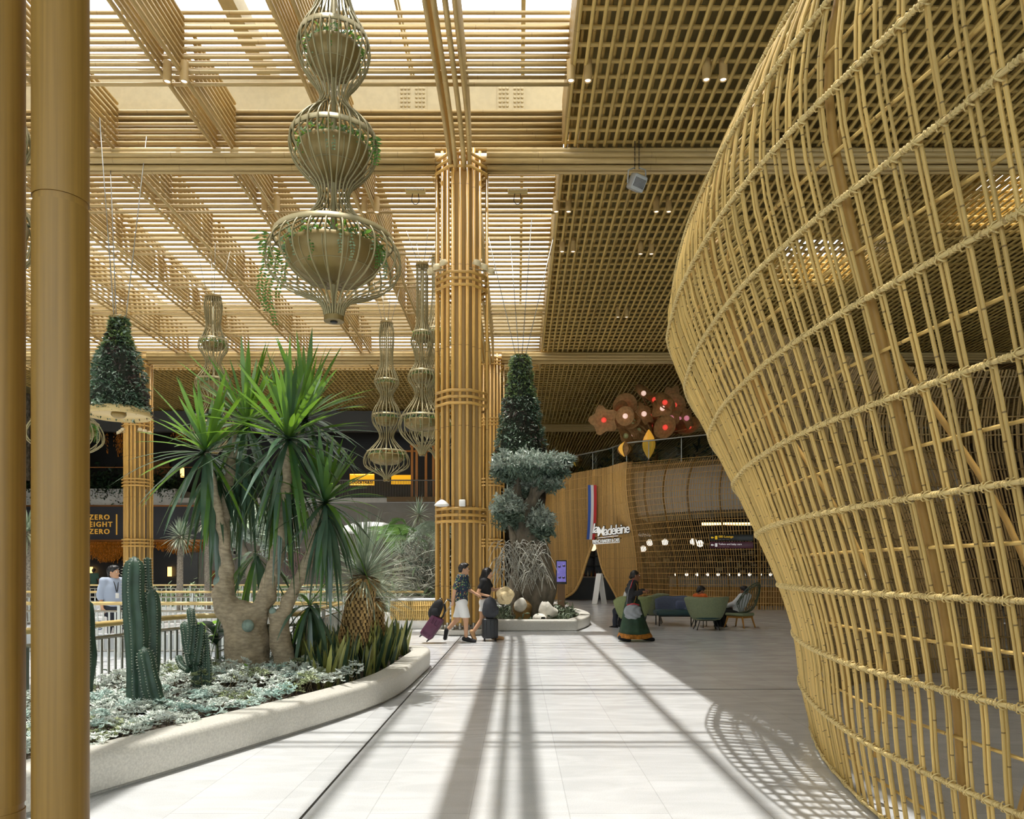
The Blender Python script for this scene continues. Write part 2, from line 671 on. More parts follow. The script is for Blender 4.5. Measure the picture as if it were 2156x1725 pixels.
def floor_mat():
    m = bpy.data.materials.new('pale_granite')
    m.use_nodes = True
    nt = m.node_tree
    L = nt.links.new
    b = nt.nodes['Principled BSDF']
    tc = nt.nodes.new('ShaderNodeTexCoord')
    br = nt.nodes.new('ShaderNodeTexBrick')
    br.inputs['Color1'].default_value = (.60, .61, .62, 1)
    br.inputs['Color2'].default_value = (.655, .665, .675, 1)
    br.inputs['Mortar'].default_value = (.5, .505, .51, 1)
    br.inputs['Scale'].default_value = 1
    br.inputs['Brick Width'].default_value = 1.5
    br.inputs['Row Height'].default_value = .62
    br.inputs['Mortar Size'].default_value = .0035
    br.inputs['Mortar Smooth'].default_value = .2
    mp = nt.nodes.new('ShaderNodeMapping')
    mp.inputs['Rotation'].default_value = (0, 0, PI / 2)
    mp.inputs['Location'].default_value = (.22, .3, 0)
    L(tc.outputs['Object'], mp.inputs[0])
    L(mp.outputs[0], br.inputs['Vector'])
    nz = nt.nodes.new('ShaderNodeTexNoise')
    nz.inputs['Scale'].default_value = 130
    nz.inputs['Detail'].default_value = 3
    L(tc.outputs['Object'], nz.inputs['Vector'])
    n2 = nt.nodes.new('ShaderNodeTexNoise')
    n2.inputs['Scale'].default_value = 1.4
    n2.inputs['Detail'].default_value = 5
    n2.inputs['Distortion'].default_value = 1.2
    mp2 = nt.nodes.new('ShaderNodeMapping')
    mp2.inputs['Rotation'].default_value = (0, 0, .5)
    mp2.inputs['Scale'].default_value = (1, 3.2, 1)
    L(tc.outputs['Object'], mp2.inputs[0])
    L(mp2.outputs[0], n2.inputs['Vector'])
    def rng(src, a, bb, lo, hi):
        n = nt.nodes.new('ShaderNodeMapRange')
        n.inputs['From Min'].default_value = a
        n.inputs['From Max'].default_value = bb
        n.inputs['To Min'].default_value = lo
        n.inputs['To Max'].default_value = hi
        L(src, n.inputs['Value'])
        return n.outputs[0]
    mu = nt.nodes.new('ShaderNodeMath')
    mu.operation = 'MULTIPLY'
    L(rng(nz.outputs['Fac'], .3, .7, .9, 1.08), mu.inputs[0])
    L(rng(n2.outputs['Fac'], .35, .7, .93, 1.05), mu.inputs[1])
    vm = nt.nodes.new('ShaderNodeVectorMath')
    vm.operation = 'SCALE'
    L(br.outputs['Color'], vm.inputs[0])
    L(mu.outputs[0], vm.inputs['Scale'])
    L(vm.outputs['Vector'], b.inputs['Base Color'])
    L(rng(n2.outputs['Fac'], .3, .7, .16, .26), b.inputs['Roughness'])
    return m

fl = MB().add([(-60, -14, 0), (45, -14, 0), (45, 90, 0), (-60, 90, 0)], [(0, 1, 2, 3)]).build('floor', floor_mat(), smooth=False)
struct(fl, 'pale granite paved concourse floor with sunlit stripes', 'floor')
struct(MB().box((-1.32, 9.5, .001), (.016, 17, .004)).box((3.6, 9.72, .001), (9.9, .014, .004)).build('trim_1', dark, smooth=False), 'thin black movement joints in the granite floor', 'joint')

# ---------------------------------------------------------------- bamboo ceiling
ZB = 11.72            # underside of the skylight fins
MOD = 2.83
YC0, XC0 = 18.55, -1.36
Ylines = [4.0, 6.9, 9.85, 12.85] + [YC0 + MOD * k for k in range(-1, 7)]
Xlines = [XC0 - MOD * k for k in range(0, 10)]
XE = 1.12             # where the skylight meets the closed lattice on the right
XW = -28.0
ceil = bpy.data.objects.new('ceiling', None)
COL.objects.link(ceil)
struct(ceil, 'bamboo slatted ceiling with open skylight grid and closed lattice', 'ceiling')
R = .042
tr_, lo_ = MB(), MB()
for yl in Ylines:
    nz_ = 7 if abs(yl - YC0) < .1 or abs(yl - YC0 - 6 * MOD) < .1 else 9
    for dy in (-.2, .2):
        for k in range(nz_):
            z = ZB + .151 * k
            tr_.tube([(XW, yl + dy, z), (XE - .05, yl + dy, z)], R, 6)
tr_.build('transverse_slats', bam, ceil)
for xl in Xlines[1:]:
    for i in range(len(Ylines) - 1):
        y0, y1 = Ylines[i] + .26, Ylines[i + 1] - .26
        for dx in (-.21, .21):
            for k in range(1, 9):
                lo_.tube([(xl + dx, y0, ZB - .06 + .14 * k), (xl + dx, y1, ZB - .06 + .14 * k)], R * .95, 6)
    for dx in (-.21, .21):
        for j in range(3):
            ya, yb = [(3.6, YC0 - .45), (YC0 + .45, YC0 + 6 * MOD - .4), (YC0 + 6 * MOD + .4, 38.2)][j]
            lo_.tube([(xl + dx, ya, ZB - .09), (xl + dx, yb, ZB - .09)], R * 1.1, 6)
lo_.build('longitudinal_slats', bam, ceil)
# closed lattice right of the skylight and beyond it
ds = MB()
for i in range(150):
    x = XE + .02 + .233 * i
    for ya, yb in ((5, 18.2), (18.9, 35.2), (35.9, 52), (52.7, 88)):
        ds.tube([(x, ya, ZB), (x, yb, ZB)], .04, 6, caps=False)
for i in range(120):
    x = XE - .25 - .233 * i
    for ya, yb in ((38.2, 52), (52.7, 88)):
        ds.tube([(x, ya, ZB), (x, yb, ZB)], .04, 6, caps=False)
ds.build('lattice_slats_lower', bam2, ceil)
ds = MB()
for i in range(170):
    y = 11.5 + .48 * i
    ds.tube([(XE if y < 38.3 else -27, y, ZB + .1), (36, y, ZB + .1)], .046, 6, caps=False)
for i in range(150):
    x = XE + .13 + .233 * i
    ds.tube([(x, 8, ZB + .2), (x, 88, ZB + .2)], .036, 5, caps=False)
ds.build('lattice_slats_upper', bam2, ceil)
# edge fins between skylight and lattice
ds = MB()
for k in range(9):
    for ya, yb in ((5, 18.1), (19, 35.2), (35.9, 38.2)):
        ds.tube([(XE - .02, ya, ZB + .02 + .12 * k), (XE - .02, yb, ZB + .02 + .12 * k)], .05, 6)
for k in range(9):
    ds.tube([(XW, 38.3, ZB + .1 * k), (XE, 38.3, ZB + .1 * k)], .045, 6)
ds.build('edge_slats', bam, ceil)
# transverse beams of bundled tubes at the column lines
for nm, yb in (('near', YC0 - .12), ('middle', YC0 + 6 * MOD - .2), ('far', 52.4)):
    b = MB()
    for dy, dz in ((-.26, .28), (-.3, .16), (-.26, .04), (-.12, -.05), (.05, -.05), (.2, .04), (.26, .16), (.26, .28)):
        for xa, xb in ((XW, XC0 - 17.0 + .7), (XC0 - 15.75, XC0 - .62), (XC0 + .62, 36)):
            b.tube([(xa, yb + dy, ZB - .42 + dz), (xb, yb + dy, ZB - .42 + dz)], .068, 8)
    b.box((4, yb, ZB - .28), (62, .42, .22))
    b.build('transverse_beam', bam, ceil)
# main longitudinal beam running into the column head
b = MB()
for ya, yb, drop in ((3.6, 18.0, 1), (19.1, 35.0, 0)):
    for s in (-1, 1):
        for k in range(8):
            b.tube(spline([(XC0 + s * .26, ya, ZB - .25 + .1 * k), (XC0 + s * .26, yb - 3.2, ZB - .25 + .1 * k), (XC0 + s * .25, yb - 1.2, ZB - .3 + .1 * k), (XC0 + s * .22, yb, ZB - .62 + .1 * k)], 4), .05, 7)
    for dx in (-.1, .1):
        b.tube(spline([(XC0 + dx, ya, ZB - .3), (XC0 + dx, yb - 3.2, ZB - .3), (XC0 + dx, yb - 1.2, ZB - .36), (XC0 + dx, yb, ZB - .68)], 4), .055, 7)
b.build('longitudinal_beam', bam, ceil)
# closed soffit above the lattice, with light wells on the right
so_ = MB()
zs = ZB + .62
wells = [(9.0, 11.4, 24.6, 27.0), (12.8, 15.5, 19.5, 22.5)]
def slab(x0, x1, y0, y1):
    so_.box(((x0 + x1) / 2, (y0 + y1) / 2, zs + .2), (x1 - x0, y1 - y0, .4))
slab(-60, 46, -14, 3)  # unseen ceiling behind the viewpoint, added to dim light on the near poles
slab(XE + .1, 36, 3, 16)
slab(-60, XW, 3, 38.45)
slab(36, 46, 3, 90)
slab(XE + .1, 36, 33, 90)
slab(XE + .1, 9.0, 16, 33)
slab(9.0, 11.4, 16, 24.6)
slab(9.0, 11.4, 27, 33)
slab(11.4, 12.8, 16, 33)
slab(12.8, 15.5, 16, 19.5)
slab(12.8, 15.5, 22.5, 33)
slab(15.5, 36, 16, 33)
slab(-60, XE + .1, 38.45, 90)
so_.build('soffit_panel', soffit_m, ceil, smooth=False)
wf = MB()  # unseen glazed wall, added to let moderate sky light in from behind
wf.box((-8, -14, 10.9), (110, .4, 3.0))
for i in range(23):
    wf.box((-60 + 5 * i, -14, 6), (.35, .3, 12))
wf.box((-8, -14, 4.6), (110, .3, .3))
struct(wf.build('wall_front_added', M('hall_wall_tan', '#b3a98f', .7), smooth=False), 'unseen glazed wall added behind the viewpoint to shape the daylight', 'wall')
struct(MB().box((-8, -14, 5), (110, .02, 10)).build('window_added', glass_mat('facade_glass', '#f4f8f8', .04, .96), smooth=False), 'unseen glazing of the wall added behind the viewpoint', 'window')  # unseen pane filling the openings of the added wall
# steel girder over the column line with bolted plates, and skylight bars
g = MB()
g.box((-13, YC0 + .25, 13.1), (29, .5, .95))
g.box((-13, YC0 + .25, 12.62), (29, .8, .05))
g.box((-13, YC0 + 6 * MOD + .25, 13.2), (29, .5, .9))
g.build('steel_girder', beige, ceil, smooth=False)
for cx in (XC0 - 1.2, XC0 + 1.2):
    g = MB()
    g.box((cx, YC0 - .01, 13.06), (.68, .03, .8))
    for i in range(6):
        for j in range(6):
            g.lathe([(.034, 0), (.034, .02), (.02, .034)], n=8)
            v = g.V[-1]
            xx = cx - .27 + .09 * i + (.09 if i > 2 else 0)
            zz = 12.76 + .105 * j
            g.V[-1] = np.stack([v[:, 0] + xx, YC0 - .025 - v[:, 2], v[:, 1] + zz], -1)
    g.build('bolted_plate', beige, ceil, smooth='auto')
sk = MB()
for k in range(11):
    x = .13 - 2.83 * k
    sk.box((x, 21, 14.3), (.1, 36, .12))
    sk.box((x, 21, 14.16), (.05, 36, .16))
for k in (2, 4, 6, 8):
    sk.box((.05 - 2.83 * k - .7, 21, 14.1), (.34, 36, .5))
for k in range(14):
    sk.box((-13, 4 + 2.83 * k - .3, 14.36), (29, .06, .1))
sk.build('skylight_bars', beige, ceil, smooth=False)
skg = MB().box((-13.5, 20.8, 14.45), (29.4, 36, .02)).build('window_1', glass_mat('roof_glass', '#ffffff', .03, .97), smooth=False)
struct(skg, 'roof glazing over the open skylight grid', 'skylight')
# ---------------------------------------------------------------- bamboo clad columns
def column(name, label, x, y, top, group, flood=True, detail=True):
    t = thing(name, label, 'column', (x, y, 0), 0, group, 'thing')
    q = MB()
    for (cx, cy, sx, sy) in ((0, 0, .5, .3), (0, 0, .3, .5), (-.36, -.2, .16, .03), (.36, -.2, .16, .03), (-.43, .12, .03, .3), (.43, .12, .03, .3), (0, -.5, .2, .03), (0, .5, .2, .03)):
        q.box((cx, cy, .2 + (top - .2) / 2), (sx, sy, top - .25))
    q.build('steel_core', M('core_beige', '#b99a60', .55), t, smooth=False)
    spots = [(-.17, -.6), (0, -.62), (.17, -.6), (-.31, -.44), (-.45, -.3), (.31, -.44), (.45, -.3), (-.61, -.06), (.61, -.06),
             (-.6, .17), (.6, .17), (-.17, .6), (0, .62), (.17, .6), (-.4, .4), (.4, .4)]
    for i, (dx, dy) in enumerate(spots):
        tp = top + (.1 if i > 2 else -.05)
        MB().tube([(dx, dy, .3), (dx, dy, tp)], .039, 10).build('bamboo_pole', bamcol, t)
        MB().lathe([(.036, .1), (.036, .3)], (dx, dy, 0), 10).build('steel_foot', steel, t)
    oct_ = [(-.25, -.66), (.25, -.66), (.6, -.28), (.6, .28), (.25, .66), (-.25, .66), (-.6, .28), (-.6, -.28)]
    z = 2.85
    while z < top:
        bd = MB()
        for dz in (-.15, 0, .15):
            bd.tube([(a * 1.0, b_ * 1.0, z + dz) for a, b_ in oct_], .036, 8, closed=True)
        bd.build('tie_band', bamcol, t)
        z += 2.79
    pl = MB()
    pr = [(.66, 0), (.7, .02), (.7, .11), (.68, .13)]
    pl.lathe(pr, n=32)
    pl.build('plinth', stone, t, smooth='auto')
    return t

colA = column('bamboo_column', 'tall bamboo pole column on stone plinth behind the walking couple', XC0, YC0, 11.5, 'bamboo columns')
colB = column('bamboo_column', 'bamboo pole column behind the green hanging bell and tall cactus', -17.76, YC0 + 6 * MOD, 11.5, 'bamboo columns')
colC = column('bamboo_column', 'bamboo pole column half hidden between the nearest column and bottle tree', -1.36 + .1, YC0 + 6 * MOD, 11.5, 'bamboo columns')

# floodlights clamped to the column collars
def cup(t, dx, dy, z, ry):
    b = MB()
    b.lathe([(.02, .1), (.075, .09), (.105, .02), (.11, -.03), (.09, -.03)], n=16)
    return b.build('lamp_cup', M('cup_beige', '#d8c79c', .5), t)
k = 0
for col, nm in ((colA, 'nearest bamboo column'), (colB, 'far column behind the cactus')):
    for s, sd in ((-1, 'left'), (1, 'right')):
        x0, y0 = col.location[0], col.location[1]
        z0 = 8.75 if col is colA else 8.0
        t = thing('floodlight_cluster', 'three beige floodlights on the %s shoulder of the %s' % (sd, nm), 'floodlight', (x0 + s * .55, y0 - .48, z0), 0, 'floodlight clusters')
        for i in range(3):
            c = cup(t, 0, 0, 0, 0)
            c.location = (s * (.16 * i - .16), .12 * i - .1, .04 - .05 * i)
            c.rotation_euler = (.35, s * .3, 0)
        MB().tube([(s * -.35, 0, -.02), (s * .2, .16, -.06)], .02, 6).build('bracket', beige, t)
for (dx, sx, nm) in ((-.42, .19, 'oval white access point on the left of the lowest band of nearest column'), (.06, .08, 'square white sensor box on the lowest band of nearest column')):
    o = MB()
    if sx > .1:
        o.lathe([(.03, .14), (.1, .1), (.17, .03), (.18, 0), (.12, -.02)], n=20, sy=.7)
    else:
        o.rbox((0, 0, .06), (.15, .1, .16), .02)
    o = o.build('wireless_access_point', white)
    tag(o, nm, 'access point')
    o.location = (XC0 + dx, YC0 - .72, 3.06)

# near bamboo poles at the left edge of the view
pt = thing('bamboo_pole_cluster', 'two thick bamboo poles of a column close by at the left edge', 'column', (-.9, 1.27, 0))
def pole(cx, d, wpx, zj):
    x = (cx - CX) * d / F
    r = wpx * d / F / 2
    zj = EYE + (CY - zj) * d / F
    o = MB()
    o.tube([(x + .9, d - 1.27, 0), (x + .9, d - 1.27, zj - .006)], r, 40)
    o.tube([(x + .9, d - 1.27, zj - .01), (x + .9, d - 1.27, zj + .01)], r * .95, 40)
    o.tube([(x + .9, d - 1.27, zj + .006), (x + .9, d - 1.27, 4.5)], r, 40)
    o.build('bamboo_pole', bampole, pt, smooth='auto')
pole(128, 1.27, 107, 432)
pole(-8, 1.27, 106, 1700)

# ---------------------------------------------------------------- ceiling fittings
def fit(name, label, cat, loc, group=None):
    return thing(name, label, cat, loc, 0, group)
spot_px = [(370, 172, 'pair of beige downlights under the skylight slats at far left'), (1220, 170, 'pair of beige downlights under lattice beside the skylight edge'),
           (1505, 168, 'pair of beige downlights left of the tall rattan pod'), (1184, 446, 'pair of small downlights under the lattice edge above topiary'),
           (1395, 446, 'pair of small downlights below and right of the hanging projector'), (1360, 535, 'pair of small downlights close to the rattan pod bulge'), (1310, 668, 'pair of small downlights above the flower lamp tree'),
           (570, 445, 'pair of beige downlights left of the big hanging planter'), (780, 447, 'pair of beige downlights right of the big hanging planter'),
           (1195, 530, 'pair of tiny downlights on the lattice right of topiary cables')]
for px, py, lb in spot_px:
    d = (ZB - .3 - EYE) * F / (CY - py)
    x, y, z = P(px, py, d)
    t = fit('downlight_pair', lb, 'downlight', (x, y, z), 'ceiling downlights')
    for i in (-1, 1):
        MB().lathe([(.085, .4), (.085, .0), (.07, -.01), (.062, .03)], (i * .17, 0, 0), 16).build('can', M('can_beige', '#b99a62', .5), t, smooth='auto')
        MB().lathe([(.06, .02), (.02, .022)], (i * .17, 0, -.012), 14).build('lens', M('lens_glow', '#fff6e0', .3, emit=1.2), t)
# projector on chains
d = 9.2 * F / (CY - 385)
x, y, z = P(1341, 385, d)
t = fit('hanging_projector', 'grey box projector hanging on two chains below the lattice', 'projector', (x, y, z))
gm = M('projector_grey', '#a9aaa6', .5)
b = MB().rbox((0, 0, 0), (.34, .42, .36), .05).build('housing', gm, t, smooth='auto')
b.rotation_euler = (.5, .25, .3)
b = MB()
for i in range(9):
    b.box((-.12 + .03 * i, -.21, .0), (.012, .02, .2))
b.build('grille', M('grille_dark', '#4c4d4b', .5), t).rotation_euler = (.5, .25, .3)
b = MB()
for s in (-1, 1):
    b.tube([(s * .22, 0, 0), (s * .2, 0, .3), (s * .05, 0, .36)], .018, 6)
b.build('yoke', gm, t)
b = MB()
for s in (-1, 1):
    for i in range(14):
        zz = .36 + .065 * i
        b.tube([(s * .05 + .012 * math.cos(a) * (i % 2), .012 * math.cos(a) * ((i + 1) % 2), zz + .04 * math.sin(a)) for a in np.linspace(0, 2 * PI, 8, endpoint=False)], .006, 4, closed=True)
b.build('chain', dark, t)
for px, lb in ((875, 'slim linear light bar on the slats left of nearest column'), (1090, 'slim linear light bar on the slats right of nearest column')):
    d = 10.0 * F / (CY - 404)
    x, y, z = P(px, 404, d)
    t = fit('linear_light', lb, 'light', (x, y, z), 'linear light bars')
    MB().rbox((0, 0, 0), (.52, .1, .1), .02).build('housing', M('bar_beige', '#c9b173', .4), t, smooth='auto')
    b = MB()
    for i in range(16):
        b.box((-.23 + .03 * i, -.05, .035), (.012, .03, .04))
    b.build('fins', M('grille_dark', '#4c4d4b', .5), t)
    MB().tube(spline([(-.08, 0, -.05), (-.1, 0, -.25), (0, 0, -.33), (.09, 0, -.25), (.07, 0, -.05)], 4), .01, 5).build('cable', dark, t)
# red spring hose seen beside the main beam
o = MB()
o.tube([(.0, 0, .5), (0, 0, -.1)], .035, 8)
for i in range(6):
    o.ball((0, 0, .4 - .09 * i), .055, 8)
o = o.build('red_hoist_hose', M('red_plastic', '#b8202a', .4))
tag(o, 'red ribbed hoist hose hanging beside the main bamboo beam', 'hose')
o.location = (XC0 + .02, 13.1, ZB - .12)
# ---------------------------------------------------------------- the tall rattan pod on the right
pod_base = [(3.3, .55), (2.62, 1.55), (2.3, 2.6), (2.2, 3.6), (2.2, 4.5), (2.3, 5.3), (2.52, 6.3), (2.95, 7.6), (3.7, 9.1), (4.8, 10.4), (6.3, 11.35), (8.0, 11.6), (9.6, 10.8), (10.7, 9.0), (11.1, 6.5), (10.6, 4.0), (9.4, 1.9), (7.6, .6), (5.6, -.1), (4.3, 0)]
pb = spline(pod_base, 24, closed=True)
pl_ = np.concatenate([[0], np.cumsum(np.linalg.norm(np.diff(np.vstack([pb, pb[:1]]), axis=0), axis=1))])
PL = pl_[-1]
pbc = np.vstack([pb, pb[:1]])
ZP = np.array([0, .46, .92, 1.38, 1.86, 2.34, 2.82, 3.3, 3.78, 4.26, 4.7, 5.0])
BP = np.array([0, .07, .11, .20, .33, .47, .62, .77, .88, .84, .66, .42])
def smooth1(x, xs, ys):
    """monotone-ish cubic interpolation"""
    x = np.asarray(x, float)
    m = np.gradient(ys, xs)
    i = np.clip(np.searchsorted(xs, x) - 1, 0, len(xs) - 2)
    h = xs[i + 1] - xs[i]
    t = (x - xs[i]) / h
    return ((2 * t ** 3 - 3 * t ** 2 + 1) * ys[i] + (t ** 3 - 2 * t ** 2 + t) * h * m[i] + (-2 * t ** 3 + 3 * t ** 2) * ys[i + 1] + (t ** 3 - t ** 2) * h * m[i + 1])
def pod(s, z, off=0.0):
    """point on the pod at arc length s round the base and height z; off = outward"""
    s = np.mod(np.asarray(s, float), PL)
    z = np.asarray(z, float)
    x = np.interp(s, pl_, pbc[:, 0])
    y = np.interp(s, pl_, pbc[:, 1])
    x1, y1 = np.interp((s + .25) % PL, pl_, pbc[:, 0]), np.interp((s + .25) % PL, pl_, pbc[:, 1])
    x0, y0 = np.interp((s - .25) % PL, pl_, pbc[:, 0]), np.interp((s - .25) % PL, pl_, pbc[:, 1])
    tx, ty = x1 - x0, y1 - y0
    l = np.hypot(tx, ty)
    nx, ny = -ty / l, tx / l          # outward for a loop that runs clockwise seen from above
    amp = np.interp(y, [0, 3.0, 4.6, 7, 8.5, 12], [.6, .66, 1.0, 1.5, 1.65, 1.3]) * np.where(x > 8.5, .8, 1)
    b = smooth1(z, ZP, BP) * amp + off
    return np.stack([x + nx * b, y + ny * b, z], -1)
def pod_s(yq):
    """arc length of the near wall at depth yq"""
    i = np.argmin(np.abs(pb[:260, 1] - yq) + 10 * (pb[:260, 0] > 3.9))
    return pl_[i]
pod_t = thing('rattan_pod', 'tall bulging open-weave rattan pod filling the right side of the view', 'rattan pod', (0, 0, 0))
NZ = 26
zz = np.linspace(0.0, 5.0, NZ)
s_split = pod_s(9.3)
sn = np.arange(0.0, s_split, .128)
b = MB()
jit = random.Random(3)
for s in sn:
    for o in (-.0105, .0115):
        w1, w2, ph = jit.uniform(-.006, .006), jit.uniform(-.008, .008), jit.uniform(0, 6)
        ss = s + o + w1 + w2 * np.sin(zz * 1.3 + ph)
        b.tube(pod(ss, zz, jit.uniform(-.006, .004)), jit.uniform(.0086, .0104), 6, up=(1, 0, 0))
b.build('near_cane_weave', rattan, pod_t)
b = MB()
for s in np.arange(s_split, PL, .042):
    b.tube(pod(s + jit.uniform(-.012, .012) + .01 * np.sin(zz + jit.uniform(0, 6)), zz[::2], jit.uniform(-.01, .01)) if False else pod(s + jit.uniform(-.014, .014) + 0 * zz[::2], zz[::2], jit.uniform(-.012, .012)), .0165, 5, up=(1, 0, 0))
b.build('far_cane_weave', rattan_far, pod_t)
# far wall horizontals and dark lining of split canes
b = MB()
for z in np.arange(.2, 4.9, .3):
    s = np.arange(s_split - 1, PL, .25)
    b.tube(pod(s, z + 0 * s, -.03), .012, 5)
b.build('far_ring_weave', rattan_far, pod_t)
# outer rings, wrapped at every crossing
for z in (.03, .46, .92, 1.38, 1.86, 2.34, 2.82, 3.3, 3.78, 4.26, 4.7):
    s = np.arange(0, s_split + 3, .06)
    MB().tube(pod(s, z + 0 * s, .016), .0115, 8).build('outer_ring', rattan_ring, pod_t)
    b = MB()
    ks = sn if z > .1 else sn[::3]
    for s0 in ks:
        if s0 > pod_s(8.4):
            continue
        c = pod(s0, z, .008)
        nrm = pod(s0, z, .108) - c
        nrm /= np.linalg.norm(nrm)
        tg = pod(s0 + .05, z, .008) - pod(s0 - .05, z, .008)
        tg /= np.linalg.norm(tg)
        upv = np.cross(tg, nrm)
        for sg in (-1, 1):
            a = np.linspace(0, 2 * PI, 9, endpoint=False)
            dvec = tg * .8 + upv * sg * .6
            pts = c + np.cos(a)[:, None] * .021 * nrm + np.sin(a)[:, None] * .027 * (upv * .85 + tg * sg * .75)
            b.tube(pts, .0038, 4, closed=True)
        # wrapped lengths of the ring
        for q in (.03, .05, .07):
            c2 = pod(s0 + q, z, .016)
            a = np.linspace(0, 2 * PI, 7, endpoint=False)
            b.tube(c2 + np.cos(a)[:, None] * .0132 * nrm + np.sin(a)[:, None] * .0132 * upv, .004, 4, closed=True)
    b.build('lashing_weave', rattan_ring, pod_t)
# thinner inner rods half way between the rings
for z in (.23, .69, 1.15, 1.62, 2.1, 2.58, 3.06, 3.54, 4.02, 4.48):
    s = np.arange(0, s_split + 3, .08)
    MB().tube(pod(s, z + 0 * s, -.03), .0095, 6).build('inner_ring', rattan, pod_t)
# flat bent ribs inside
ribm = M('rib_tan', '#c29a52', .5, var=.06)
for y_ in (2.2, 3.75, 5.2, 7.2):
    s0 = pod_s(y_)
    z = np.linspace(0, 4.9, 20)
    for br in (0, 1):
        if br == 0:
            MB().tube(pod(s0 + 0 * z, z, -.06), .024, 6, up=(1, 0, 0)).build('rib', ribm, pod_t)
        else:
            zb = np.linspace(.3, 3.9, 16)
            MB().tube(pod(s0 - .12 - .3 * np.sin(zb * 1.4), zb, -.12 - .12 * np.sin(zb * 1.1) ** 2), .015, 6, up=(1, 0, 0)).build('rib', ribm, pod_t)
# ---------------------------------------------------------------- far walls and the terraced block on the left
blackw = M('black_cladding', '#1d1b1a', .45)
slate = M('sign_slate', '#3a3a40', .35, var=.15, scale=.6)
copper = M('copper_trim', '#a86a35', .35, metal=.7)
gold = M('gold_letters', '#d9a441', .35, emit=.35)
greyw = M('grey_stone_wall', '#8d8982', .7, var=.06, scale=1.2)
slabm = M('terrace_slab', '#c9c7c1', .7, var=.05)
YF = 47.0
def FX(px, d=YF):
    return (px - CX) * d / F
def FZ(py, d=YF):
    return EYE + (CY - py) * d / F
wl = MB()
wl.box((-48, YF + 6, 6), (60, .4, 12))
wl.box((-45, 20, 6), (.4, 70, 12.8))
struct(wl.build('wall_left', M('dark_hall_wall', '#2a2723', .7), smooth=False), 'dark wall far behind the terrace on the left', 'wall')
wb = MB()
wb.box((20, 84, 6), (90, .4, 12))
struct(wb.build('wall_back', M('dark_hall_back', '#4d4433', .7), smooth=False), 'dark wall at the far end of the hall', 'wall')
wr = MB()
wr.box((44, 35, 6), (.4, 98, 12.8))
struct(wr.build('wall_right', M('tan_hall_wall', '#7d6a47', .7), smooth=False), 'tan wall far beyond the rattan pod', 'wall')
gw = MB()
gw.box(((FX(372) + FX(940)) / 2, YF + .3, 2.9), (FX(940) - FX(372), .5, 5.8))
for i in range(1, 9):
    gw.box(((FX(372) + FX(940)) / 2, YF + .045, .65 * i), (FX(940) - FX(372), .012, .015))
gw = gw.build('wall_stone', greyw, smooth=False)
struct(gw, 'grey stone tiled wall behind the tree trunks', 'wall')
# the dark lounge front
t = thing('lounge_facade', 'black two storey lounge front with gold lettered sign at left', 'building', (FX(200), YF, 0), 0, None, 'thing')
ox = FX(200)
def part(name, mat, x0, x1, y0, y1, z0, z1, label=None, sm=False):
    return MB().box(((x0 + x1) / 2 - ox, (y0 + y1) / 2 - YF, (z0 + z1) / 2), (x1 - x0, y1 - y0, z1 - z0)).build(name, mat, t, smooth=sm, label=label)
part('lower_wall', blackw, -40, FX(371), YF + .6, YF + .9, 0, 3.4)
part('sign_panel', slate, -40, FX(432), YF - .3, YF + .4, FZ(1137), FZ(1068), 'slate grey sign panel')
part('copper_strip', copper, -40, FX(436), YF - .36, YF + .4, FZ(1141), FZ(1137))
part('copper_strip', copper, -40, FX(436), YF - .36, YF + .4, FZ(1068), FZ(1065))
part('terrace_slab', slabm, -40, FX(372), YF - .2, YF + 5.5, FZ(1065), FZ(1030))
part('terrace_slab', slabm, FX(372), FX(945), YF + .06, YF + 5.5, 5.75, 6.1)
part('upper_wall', blackw, -40, FX(945), YF + 5.4, YF + 5.6, 6, 11.6)
part('upper_header', M('grey_header', '#4c4b49', .6), -40, FX(925), YF + .6, YF + 1, FZ(905), 11.6)
part('door_recess', M('grey_glass_dark', '#4b4a48', .3), FX(378), FX(417), YF - .02, YF + .02, 0, FZ(1163))
part('timber_door', M('timber_door', '#9a5a2a', .5), FX(447), FX(468), YF - .02, YF + .02, 0, FZ(1202))
b = MB()
for zz_ in (1.15,):
    b.tube([(-40 - ox, -.15, FZ(985)), (FX(430) - ox, -.15, FZ(985))], .03, 6)
b.build('terrace_rail', copper, t)
lamp = M('warm_lamp', '#ffc66a', .4, emit=3.0)
for px, py in ((351, 1203), (183, 1203), (352, 985)):
    part('wall_sconce', lamp, FX(px - 3), FX(px + 3), YF + .3 if py > 1100 else YF + 2, YF + .5 if py > 1100 else YF + 2.2, FZ(py + 11), FZ(py - 9))
for i in (0, 1):
    pn = MB().box((FX(205 + 50 * i) - ox, 5.2, FZ(965)), (1.2, .1, 1.2)).build('terrace_screen', M('tan_panel', '#7a5426', .5), t, smooth=False)

def text(name, s, size, loc, mat, parent=None, rz=0.0, ex=.02, shear=0.0, bold=0.0, align='LEFT', spacing=1.0, rx=PI / 2):
    c = bpy.data.curves.new(name, 'FONT')
    c.body = s
    c.size = size
    c.extrude = ex
    c.shear = shear
    c.offset = bold
    c.align_x = align
    c.space_character = spacing
    c.resolution_u = 3
    tmp = bpy.data.objects.new('tmp_text', c)
    COL.objects.link(tmp)
    me = bpy.data.meshes.new_from_object(tmp)
    bpy.data.objects.remove(tmp)
    bpy.data.curves.remove(c)
    me.name = name
    me.materials.clear()
    me.materials.append(mat)
    o = bpy.data.objects.new(name, me)
    COL.objects.link(o)
    o.location = loc
    o.rotation_euler = (rx, 0, rz)
    if parent is not None:
        o.parent = parent
    return o
for i, wd in enumerate(('ZERO', 'EIGHT', 'ZERO')):
    text('sign_lettering', wd, .43, (FX(194) - ox, -.34, FZ(1095 + 15 * i)), gold, t, spacing=1.25, bold=.008)
